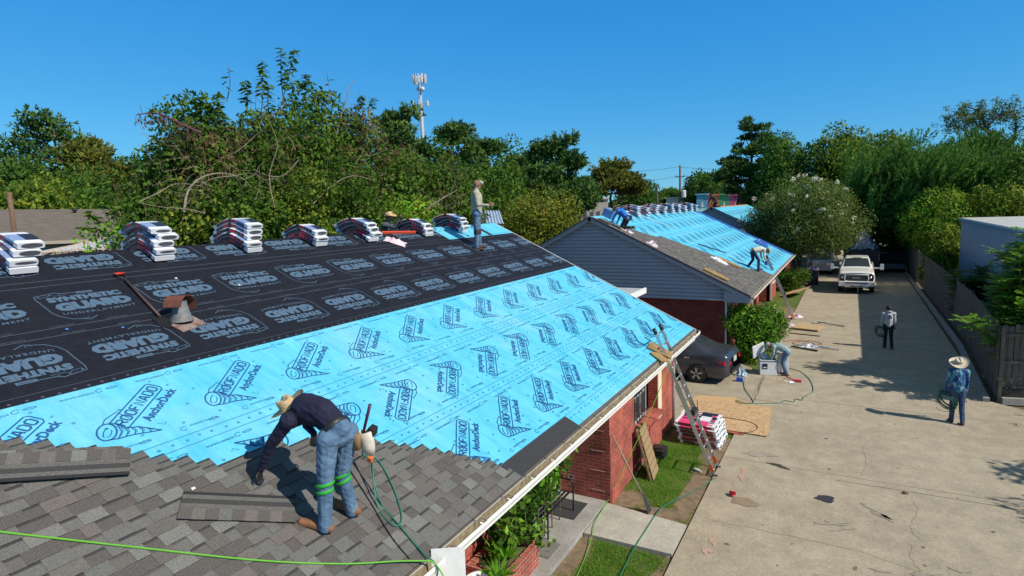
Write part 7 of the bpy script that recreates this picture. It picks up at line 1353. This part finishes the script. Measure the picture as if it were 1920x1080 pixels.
# two men walking away with coiled hose
HOSE2 = mat('deep_teal_hose', (.005, .09, .055), .4)
def walker(label, rt, rz, h, mats_, lL, lR, aL, aR, kL, kR, mi=(0, 1, 2, 3, 4), hatm=None, seed=0, cr=.2, loose=1.1, sleeves=1, tiltdir=(0, 0, 1)):
    J1, k = std_joints(h, lL, lR, .06, aL, aR, kL, kR); W1, R_ = place(J1, rt, rz); W1['hdL'] = R_ @ V3((-.05, .05, -1)); W1['hdR'] = R_ @ V3((.1, .15, -1)); p_ = make_person(label, rt, std_segs(W1, k, mi, R_ @ V3((0, 1, -.1)), (0, 0, 1), .9, loose, None, sleeves), mats_, .011, .015)
    c_ = W1['wrL'] + W1['hdL'] * .09; 
    if hatm: hat(p_, W1['head'] + R_ @ V3((.0, -.035, .055)) - V3(rt), R_ @ V3(tiltdir), R_ @ V3((0, 1, 0)), hatm, .235, mat('hat_band', (.10, .07, .05), .8), s=1.02)
    return p_, W1, R_
TD = mat('tie_dye_shirt', (.01, .04, .16), .85); _b = TD.node_tree.nodes['Principled BSDF']; n1 = nd(TD, 'ShaderNodeTexNoise', Scale=7.0, Detail=4.0, Distortion=1.5); tcn = nd(TD, 'ShaderNodeTexCoord'); mpn = nd(TD, 'ShaderNodeMapping'); mpn.inputs['Scale'].default_value = (1.3, 1.3, .5); lk(TD, tcn.outputs['Object'], mpn.inputs[0]); lk(TD, mpn.outputs[0], n1.inputs['Vector']); rr = TD.node_tree.nodes.new('ShaderNodeValToRGB'); rr.color_ramp.elements[0].position = .36; rr.color_ramp.elements[1].position = .64; rr.color_ramp.elements[0].color = (.012, .02, .13, 1); rr.color_ramp.elements[1].color = (.30, .38, .46, 1); e_ = rr.color_ramp.elements.new(.47); e_.color = (.02, .06, .22, 1); e_ = rr.color_ramp.elements.new(.55); e_.color = (.02, .26, .30, 1); lk(TD, n1.outputs['Fac'], rr.inputs[0]); lk(TD, rr.outputs[0], _b.inputs['Base Color'])
rt = (2.62, 19.0, DZ); p_, W1, R_ = walker('man walking away in a wide pale straw hat, blue tie-dye shirt and jeans', rt, math.radians(8), 1.74, [TD, mat('dark_denim2', (.02, .045, .10), .9, col2=(.05, .09, .17), nscale=6), SKIN, DBOOT, M['black']], .10, -.12, (-.02, .22), (.12, .2), .12, .16, hatm=STRAWP, loose=1.16, tiltdir=(-.25, -.42, 1))
o = coil(None, 'coiled_hose', (0, 0, 0), (.35, 1, .1), .24, HOSE2, 11, .011, 1); o.location = W1['wrL'] + V3((.03, -.02, -.26)); tag(o, 'big green hose coil held by the man in the wide straw hat', 'hose')
b = MB(); q0 = W1['wrL'] + V3((.03, -.02, -.26)); b.tube([q0 + V3((-.20 * math.cos(a) - .03, 0, -.24 - .10 * math.sin(a))) for a in [math.pi * i / 12 for i in range(13)]], .007); tag(b.build('hose_end', GH), 'loose end of green hose dangling below the big coil', 'hose')
rt = (1.45, 27.66, DZ); p_, W1, R_ = walker('bareheaded man walking up the drive in pale grey top and black trousers', rt, math.radians(10), 1.74, [mat('pale_grey_top', (.42, .43, .47), .9, noise=.1), mat('black_trousers', (.012, .012, .016), .9), SKIN, M['black'], SKIN], .06, -.14, (.12, .15), (-.10, .3), .05, .25, seed=2)
b = MB(); b.lathe([(.10, -.06), (.102, .0), (.09, .06), (.05, .10), (0, .112)], tuple(W1['head'] + R_ @ V3((0, -.012, .012)) - V3(rt)), 16); b.build('hair', mat('black_hair', (.01, .009, .009), .7), p_)
b = MB(); cc = W1['chest'] + R_ @ V3((0, -.150, -.02)) - V3(rt); 
for i, (x, z, rx, rz_) in enumerate([(0, .05, .055, .03), (-.045, -.02, .03, .05), (.045, -.02, .03, .05), (0, -.05, .03, .02)]): b.add([tuple(cc + R_ @ V3((x + rx * math.cos(a), -.012, z + rz_ * math.sin(a)))) for a in [k_ * math.pi / 6 for k_ in range(12)]], [tuple(range(12))])
b.build('back_print', mat('dark_print', (.04, .04, .05), .8), p_); b = MB(); b.lathe([(0, -.05), (.085, -.03), (.10, .04), (.07, .05), (0, .0)], tuple(W1['neck'] + R_ @ V3((0, -.06, 0)) - V3(rt)), 14, sy=.6); b.build('hood', mat('pale_grey_top', (.42, .43, .47), .9, noise=.1), p_)
o = coil(None, 'coiled_hose', (0, 0, 0), (.7, 1, .1), .23, HOSE2, 9, .011, 3, .04); o.location = W1['wrL'] + V3((-.04, 0, -.24)); tag(o, 'coil of green hose in the left hand of the bareheaded walking man', 'hose')
# crouched roofer on the third ridge
c_ = V3(R3.P(48.4, 6.75, 0)); K_, fw, up_ = kneel(Matrix.Rotation(math.radians(60), 3, 'Z'), c_, .6); K_['hdL'] = K_['hdR'] = V3((0, 0, -1)); p_ = make_person('distant roofer crouching on the peak of the third gable in dark clothes', tuple(c_), std_segs(K_, 1.0, (0, 1, 2, 3, 2), fw, up_), [mat('charcoal_cloth', (.03, .03, .035), .9), TRS, SKIN, DBOOT], .02, 0); hat(p_, K_['head'] + up_ * .05 - c_, up_, fw, mat('dark_hat', (.05, .04, .04), .8), .17)
# ---------------------------------------------------------------- vehicles
def cr1(a, t):
    i = min(len(a) - 2, int(t)); f = t - i; p0, p1, p2, p3 = a[max(0, i - 1)], a[i], a[i + 1], a[min(len(a) - 1, i + 2)]
    return 0.5 * (2 * p1 + (p2 - p0) * f + (2 * p0 - 5 * p1 + 4 * p2 - p3) * f * f + (3 * p1 - p0 - 3 * p2 + p3) * f ** 3)
def loft(stations, nu=5, nv=3, glass=None):
    """stations: list of (x, [(y, z)...]); returns body faces and glass faces sampled smoothly"""
    xs = [Vector((s[0],)*3).x for s in stations]; S = len(stations); K = len(stations[0][1]); U = (S - 1) * nu + 1; Vn = (K - 1) * nv + 1; P = []
    for u in range(U):
        t = u / nu; col = [(cr1([st[1][k][0] for st in stations], t), cr1([st[1][k][1] for st in stations], t)) for k in range(K)]; x = cr1(xs, t); row = []
        for v in range(Vn): w = v / nv; row.append((x, cr1([c[0] for c in col], w), cr1([c[1] for c in col], w)))
        P.append(row)
    return P, U, Vn
def sedan():
    e = empty('sedan', (-5.80, 21.10, DZ), math.radians(3), 'dark grey dusty sedan parked nose in between the first two houses', 'car')
    paint = mat('dark_grey_paint', (.035, .04, .055), .28, noise=.12, nscale=3, spec=.6, coat=.5); e.location = (-5.72, 21.10, DZ); e.rotation_euler = (0, 0, math.radians(-5))
    st = []
    def S(x, w, zs, zb, wb, ze, we, zt): st.append((x, [(w * .90, zs), (w, zs + .16), (w * 1.0, (zs + zb) / 2 + .08), (wb, zb), (we, ze), (we * .55, zt - .012), (0, zt)]))
    # local x: tail at +2.42, nose at -2.42
    S(-2.42, .60, .30, .58, .58, .62, .45, .64); S(-2.25, .80, .22, .66, .76, .72, .60, .74); S(-1.7, .90, .20, .80, .86, .86, .70, .88); S(-1.05, .915, .20, .89, .88, .95, .72, .98); S(-.75, .915, .20, .92, .88, 1.08, .70, 1.12); S(-.1, .915, .20, .94, .88, 1.37, .62, 1.42); S(.5, .915, .20, .95, .88, 1.41, .60, 1.465); S(1.05, .915, .20, .97, .88, 1.36, .60, 1.42); S(1.65, .915, .20, 1.0, .87, 1.13, .63, 1.17); S(1.95, .91, .21, 1.02, .85, 1.065, .66, 1.09); S(2.28, .86, .26, .98, .78, 1.03, .62, 1.05); S(2.42, .74, .32, .82, .70, .90, .55, .92)
    nu, nv = 10, 6; P, U, Vn = loft(st, nu, nv); body = MB(); win = {}
    for sgn in (-1, 1):
        for u in range(U - 1):
            for v in range(Vn - 1):
                q = [P[u][v], P[u + 1][v], P[u + 1][v + 1], P[u][v + 1]]; q = [(a, b_ * sgn, c) for a, b_, c in q]; q = q if sgn < 0 else q[::-1]; su = u / nu; sv = v / nv; g = None
                xx = P[u][v][0]
                if 3.2 <= sv < 4 and 4.0 <= su < 8.0: g = ('front_side_window' if su < 5.9 else 'rear_side_window', sgn) if abs(su - 5.9) > .12 and su < 7.4 else None
                if sv >= 4.2 and 3.1 <= su < 4.8: g = ('windshield', 0)
                if sv >= 4.2 and 7.15 <= su < 8.0: g = ('rear_window', 0)
                # wheel arch cut: skip faces inside the arch
                cz = sum(p[2] for p in q) / 4; cx = sum(p[0] for p in q) / 4
                if sv < 2.2 and (math.hypot(cx - 1.36, cz - .31) < .355 or math.hypot(cx + 1.42, cz - .31) < .355): continue
                if g: win.setdefault(g, MB()).add(q, [(0, 1, 2, 3)], 0, True)
                else: body.add(q, [(0, 1, 2, 3)], 0, True)
    body.box((0, 0, .24), (4.5, 1.62, .06)); body.build('body', paint, e)
    b = MB(); b.box((0, 0, .55), (4.3, 1.5, .5)); b.build('interior', M['black'], e)
    for (n, s), b in win.items(): b.build(n, M['glass'], e)
    for x in (1.36, -1.42):
        for s in (-1, 1):
            b = MB(); b.lathe([(.20, -.11), (.30, -.115), (.325, -.09), (.33, 0), (.325, .09), (.30, .115), (.20, .11)], (x, .81 * s, .325), 30, rot=(math.pi / 2, 0, 0)); w = b.build('wheel', M['rubber'], e)
            b = MB(); b.lathe([(.0, .03), (.06, .04), (.065, .02), (.17, .01), (.205, .045), (.222, .05), (.222, -.05)], (x, .81 * s + .075 * s, .325), 30, rot=(-math.pi / 2 * s, 0, 0), mi=1)
            for k in range(5):
                for dk in (-.13, .13): a = 2 * math.pi * k / 5 + dk + .3; c, d_ = math.cos(a), math.sin(a); b.bar((x + .04 * c, (.81 + .128) * s, .325 + .04 * d_), (x + .212 * c, (.81 + .126) * s, .325 + .212 * d_), .030, .020, 0)
            b.build('rim', [M['alu'], mat('rim_dark', (.03, .03, .032), .5)], w)
    for s in (-1, 1):
        b = MB(); pts = [(2.02, .895, .80), (2.25, .855, .84), (2.38, .75, .84), (2.425, .60, .82), (2.425, .60, .70), (2.40, .74, .68), (2.28, .87, .70)]; pts = [(a + .012, (y + .012) * s, z) for a, y, z in pts]; inn = [(a - .06, y * .93, z) for a, y, z in pts]; n = len(pts); b.add(pts + inn, [tuple(range(n)), tuple(range(n, 2 * n))[::-1]] + [(i, (i + 1) % n, n + (i + 1) % n, n + i) for i in range(n)]); b.build('tail_light', mat('red_lens', (.30, .01, .02), .2), e)
    b = MB(); b.box((2.40, 0, .78), (.03, .34, .16)); b.build('licence_plate', mat('plate_white', (.5, .5, .45), .5), e); b = MB(); b.box((2.42, 0, .40), (.05, 1.1, .12)); b.build('bumper_trim', M['black'], e, bevel=.01); b = MB(); b.box((2.38, 0, .90), (.06, .5, .03)); b.build('trunk_trim', M['chrome'], e)
    for s in (-1, 1):
        b = MB(); b.lathe([(0, -.1), (.06, -.08), (.08, 0), (.06, .08), (0, .1)], (-.62, 1.0 * s, 1.0), 10, rot=(math.pi / 2, 0, 0), sy=.8); b.build('side_mirror', paint, e)
        b = MB(); b.box((.10, .918 * s, .84), (.18, .022, .025)); b.box((1.02, .918 * s, .86), (.18, .022, .025)); b.build('door_handle', M['chrome'], e)
        b = MB(); [b.bar((x, .905 * s, .30), (x + dx, .895 * s, .93), .008, .03) for x, dx in ((-.72, .0), (.38, .05), (1.02, .25))]; b.build('door_seam', M['black'], e)
sedan()
def pickup():
    e = empty('pickup_truck', (.42, 45.9, DZ), 0, 'white pickup truck with a wide grille facing the camera up the drive', 'truck'); e.scale = (1, 1, 1.10)
    paint = mat('white_truck_paint', (.72, .72, .68), .25, coat=.5, noise=.03); st = []
    def S(x, w, zs, zb, wb, ze, we, zt): st.append((x, [(w * .94, zs), (w, zs + .2), (w, (zs + zb) / 2 + .1), (wb, zb), (we, ze), (we * .55, zt - .01), (0, zt)]))
    # local y is along the truck: nose at -3.1
    S(-3.02, .92, .55, 1.12, .90, 1.18, .80, 1.22); S(-2.85, 1.0, .52, 1.20, .95, 1.27, .82, 1.31); S(-2.2, 1.02, .52, 1.26, .96, 1.32, .84, 1.36); S(-1.62, 1.02, .52, 1.30, .95, 1.37, .86, 1.41); S(-1.45, 1.01, .50, 1.32, .94, 1.42, .84, 1.46); S(-.85, 1.01, .50, 1.34, .94, 1.84, .72, 1.92); S(-.3, 1.01, .50, 1.34, .94, 1.90, .70, 1.97); S(.75, 1.01, .50, 1.34, .94, 1.88, .70, 1.95); S(1.0, 1.01, .5, 1.34, .94, 1.50, .74, 1.55); S(1.06, 1.01, .5, 1.30, .94, 1.34, .8, 1.34)
    nu, nv = 4, 4; P, U, Vn = loft(st, nu, nv); body = MB(); win = {}
    for sgn in (-1, 1):
        for u in range(U - 1):
            for v in range(Vn - 1):
                q = [P[u][v], P[u + 1][v], P[u + 1][v + 1], P[u][v + 1]]; cx = sum(p[0] for p in q) / 4; cz = sum(p[2] for p in q) / 4; q = [(y * sgn, x, z) for x, y, z in q]; q = q if sgn > 0 else q[::-1]; su, sv = u / nu, v / nv; g = None
                if sv < 2.3 and math.hypot(cx + 2.0, cz - .42) < .46: continue
                if sv >= 4.15 and 4.0 <= su < 5.0: g = ('windshield', 0)
                if 3.2 <= sv < 4 and 4.5 <= su < 7.6 and abs(su - 5.9) > .13: g = ('side_window', sgn)
                (win.setdefault(g, MB()) if g else body).add(q, [(0, 1, 2, 3)], 0, True)
    bx = body; bx.box((-.97, 2.0, .92), (.10, 2.0, .84)); bx.box((.97, 2.0, .92), (.10, 2.0, .84)); bx.box((0, 3.0, .92), (1.9, .08, .84)); bx.box((0, 2.0, .66), (1.85, 2.0, .06)); bx.box((0, -3.0, 1.16), (1.5, .05, .06)); bx.build('body', paint, e); b = MB(); b.box((0, 0, .5), (1.7, 5.6, .3)); b.box((0, -.2, 1.0), (1.6, 1.9, .6)); b.box((0, -2.9, .9), (1.72, .16, .6)); b.build('chassis', M['black'], e)
    for (n, s), b in win.items(): b.build(n, M['glass'], e)
    b = MB(); b.box((0, -3.045, .94), (1.20, .05, .44)); g_ = b.build('grille', mat('grille_grey', (.05, .06, .06), .35, metal=.4), e); b = MB()
    for i in range(5): b.box((0, -3.075, .80 + i * .07), (1.1, .015, .014))
    b.build('grille_bar', mat('grey_bar', (.2, .22, .22), .3, metal=.6), g_); b = MB(); v, f = text2d('RAM', .02, .40, .09); b.add([(x - .2, -3.09, y + .90) for x, y in v], f); b.build('lettering', mat('pale_letters', (.6, .62, .5), .4), g_)
    b = MB(); b.tube([(-.62, -3.06, 1.12), (-.66, -3.06, .90), (-.60, -3.06, .73), (.60, -3.06, .73), (.66, -3.06, .90), (.62, -3.06, 1.12), (-.62, -3.06, 1.12)], .035, 0, 8); b.build('grille_frame', paint, g_)
    for s in (-1, 1):
        b = MB(); b.box((.80 * s, -3.03, .98), (.30, .08, .26)); h = b.build('headlight', mat('smoked_lens', (.03, .035, .05), .12), e, bevel=.02); b = MB(); b.lathe([(0, .01), (.07, .0), (.07, -.01)], (.78 * s, -3.075, .98), 14, rot=(math.pi / 2, 0, 0)); b.build('lamp', M['chrome'], h)
        b = MB(); b.box((.74 * s, -3.13, .53), (.17, .03, .09)); b.build('fog_light', M['black'], e); b = MB(); b.bar((.98 * s, -1.15, 1.34), (1.34 * s, -1.2, 1.36), .07, .09); b.box((1.42 * s, -1.2, 1.42), (.20, .09, .34)); b.build('side_mirror', paint, e, bevel=.012)
        for y in (-2.0, 1.75):
            b = MB(); b.lathe([(.22, -.13), (.38, -.135), (.405, -.1), (.41, 0), (.405, .1), (.38, .135), (.22, .13)], (.88 * s, y, .41), 26, rot=(0, math.pi / 2, 0)); w = b.build('wheel', M['rubber'], e); b = MB(); b.lathe([(0, .1), (.08, .1), (.1, .05), (.24, .06), (.24, -.05)], (.88 * s + .04 * s, y, .41), 20, rot=(0, math.pi / 2 * s, 0)); b.build('rim', M['alu'], w)
    b = MB(); b.box((0, -3.08, .60), (1.98, .20, .30)); b.box((0, -3.09, .44), (1.3, .16, .08)); b.build('bumper', paint, e, bevel=.04); b = MB(); b.box((0, -3.19, .66), (1.25, .02, .06)); b.box((0, -3.19, .46), (.65, .02, .05)); b.build('intake', M['black'], e); b = MB(); b.box((0, -3.2, .54), (.31, .015, .12)); b.build('licence_plate', mat('plate_blue', (.55, .6, .62), .5), e)
    b = MB(); b.box((0, -.95, 1.955), (.5, .1, .03)); b.build('roof_marker_lights', mat('amber', (.4, .2, .05), .3), e); b = MB(); b.lathe([(0, 0), (.02, 0), (.02, .35), (0, .35)], (.1, -3.05, .1)); b.build('tow_hook', M['alu'], e)
pickup()
# dump trailer piled with torn underlayment
te = empty('dump_trailer', (.75, 54.5, DZ), 0, 'black dump trailer heaped with torn black and silver roofing waste behind the pickup', 'trailer'); b = MB()
for c_, d_ in (((0, -2.2, 1.35), (2.3, .1, 1.5)), ((0, 2.2, 1.35), (2.3, .1, 1.5)), ((-1.12, 0, 1.35), (.1, 4.3, 1.5)), ((1.12, 0, 1.35), (.1, 4.3, 1.5)), ((0, 0, .65), (2.2, 4.3, .1))): b.box(c_, d_)
for x in (-1.0, -.35, .35, 1.0): b.box((x, -2.27, 1.35), (.07, .05, 1.5))
b.build('box', mat('trailer_black', (.02, .02, .025), .5), te); b = MB(); b.box((0, 0, .55), (1.9, 4.6, .12)); b.bar((0, -2.3, .55), (0, -4.0, .5), .1); b.build('frame', M['blackm'], te)
for y in (-.5, .5):
    for s in (-1, 1): b = MB(); b.lathe([(0, -.1), (.36, -.1), (.38, 0), (.36, .1), (0, .1)], (1.0 * s, y, .38), 18, rot=(0, math.pi / 2, 0)); b.build('wheel', M['rubber'], te)
for i, (x, y, s, m_, l, sd) in enumerate([(.5, 53.6, (2.2, 1.9), mat('torn_black_felt', (.03, .03, .035), .5), 'crumpled black underlayment on top of the trailer load', 51), (.9, 53.0, (1.6, 1.2), mat('silver_film', (.6, .62, .66), .3, col2=(.25, .25, .28), nscale=3), 'shiny torn silver wrapping on the trailer load', 52), (1.1, 54.5, (1.9, 2.2), mat('torn_purple', (.10, .07, .2), .5, col2=(.3, .3, .36), nscale=3), 'purple and grey wrappers heaped at the right of the trailer load', 53), (.1, 54.6, (1.9, 2.4), mat('torn_black_felt', (.03, .03, .035), .5), 'torn black felt at the left of the trailer load', 54)]): o = crumple('roofing_waste', l, 'roofing waste', m_, s, sd, 1.7, 13); o.location = (x - .1, y, 2.1)
b = MB(); b.box((0, 0, .55), (1.4, .9, .9)); b.box((0, 0, 1.02), (1.5, 1.0, .06), 1)
for x in (-.6, .6): b.lathe([(0, -.1), (.2, -.1), (.2, .1), (0, .1)], (x, -.4, .2), 12, rot=(0, math.pi / 2, 0))
o = tag(b.build('tool_cart', [mat('cart_dark', (.03, .03, .035), .6), mat('cart_red', (.25, .03, .03), .6)], loc=(-2.6, 47.2, DZ)), 'dark tool cart in the shade left of the pickup', 'cart')
o = crumple('torn_wrapper', 'heap of purple and white wrappers on the tool cart', 'wrapper', mat('purple_white_film', (.25, .22, .42), .4, col2=(.6, .6, .64), nscale=5), (1.4, .8), 61, .5); o.location = (-2.6, 47.2, 1.1)
for i, (x, y, c_, l) in enumerate([(-2.3, 55.5, (.50, .52, .54), 'pale van parked beyond the tool cart behind the pickup')]):
    e = empty('van', (x + .2, y, DZ), 0, l, 'van'); b = MB(); b.prism([(-2.3, .35), (2.3, .35), (2.3, 1.9), (-.9, 1.9), (-1.5, 1.15), (-2.3, 1.0)], 'x', -.9, .9); b.build('body', mat('van_silver', c_, .35, noise=.05), e); b = MB(); b.add([(-.8, -1.52, 1.2), (.8, -1.52, 1.2), (.72, -.97, 1.82), (-.72, -.97, 1.82)], [(0, 1, 2, 3)]); b.build('windshield', M['glass'], e)
    for s in (-1, 1):
        for y2 in (-1.5, 1.5): b = MB(); b.lathe([(0, -.1), (.32, -.1), (.34, 0), (.32, .1), (0, .1)], (.85 * s, y2, .33), 18, rot=(0, math.pi / 2, 0)); b.build('wheel', M['rubber'], e)
        b = MB(); b.box((.62 * s, -2.32, .85), (.3, .04, .16)); b.build('headlight', M['chrome'], e)
for i in range(2):
    y = 57.5 + i * 6; e = empty('parked_car', (3.0 - .05 * i, y, DZ), 0, ['dark parked car in deep shade right of the trailer', 'second dark parked car farther up the shaded drive'][i], 'car'); b = MB(); b.prism([(-2.2, .3), (2.2, .3), (2.2, .85), (1.5, .95), (.9, 1.42), (-.6, 1.42), (-1.25, .92), (-2.15, .75)], 'x', -.88, .88); b.build('body', mat('car_black', (.03, .03, .035), .3), e, bevel=.03); b = MB(); b.add([(-.75, -1.24, .96), (.75, -1.24, .96), (.65, -.64, 1.38), (-.65, -.64, 1.38)], [(0, 1, 2, 3)]); b.build('windshield', M['glass'], e)
    for s in (-1, 1):
        for y2 in (-1.4, 1.4): b = MB(); b.lathe([(0, -.1), (.31, -.1), (.33, 0), (.31, .1), (0, .1)], (.82 * s, y2, .32), 18, rot=(0, math.pi / 2, 0)); b.build('wheel', M['rubber'], e)
slab('road', [(-60, 92), (60, 92), (60, 100), (-60, 100)], -.3, DZ + .004, M['conc2'])
g = MB(); g.add([(-60, 100.5, .04), (60, 100.5, .04), (60, 150, .04), (-60, 150, .04)], [(0, 1, 2, 3)]); tag(g.build('far_lawn', mat('far_lawn_green', (.09, .20, .03), .95, col2=(.14, .26, .05), nscale=.4)), kind='structure')
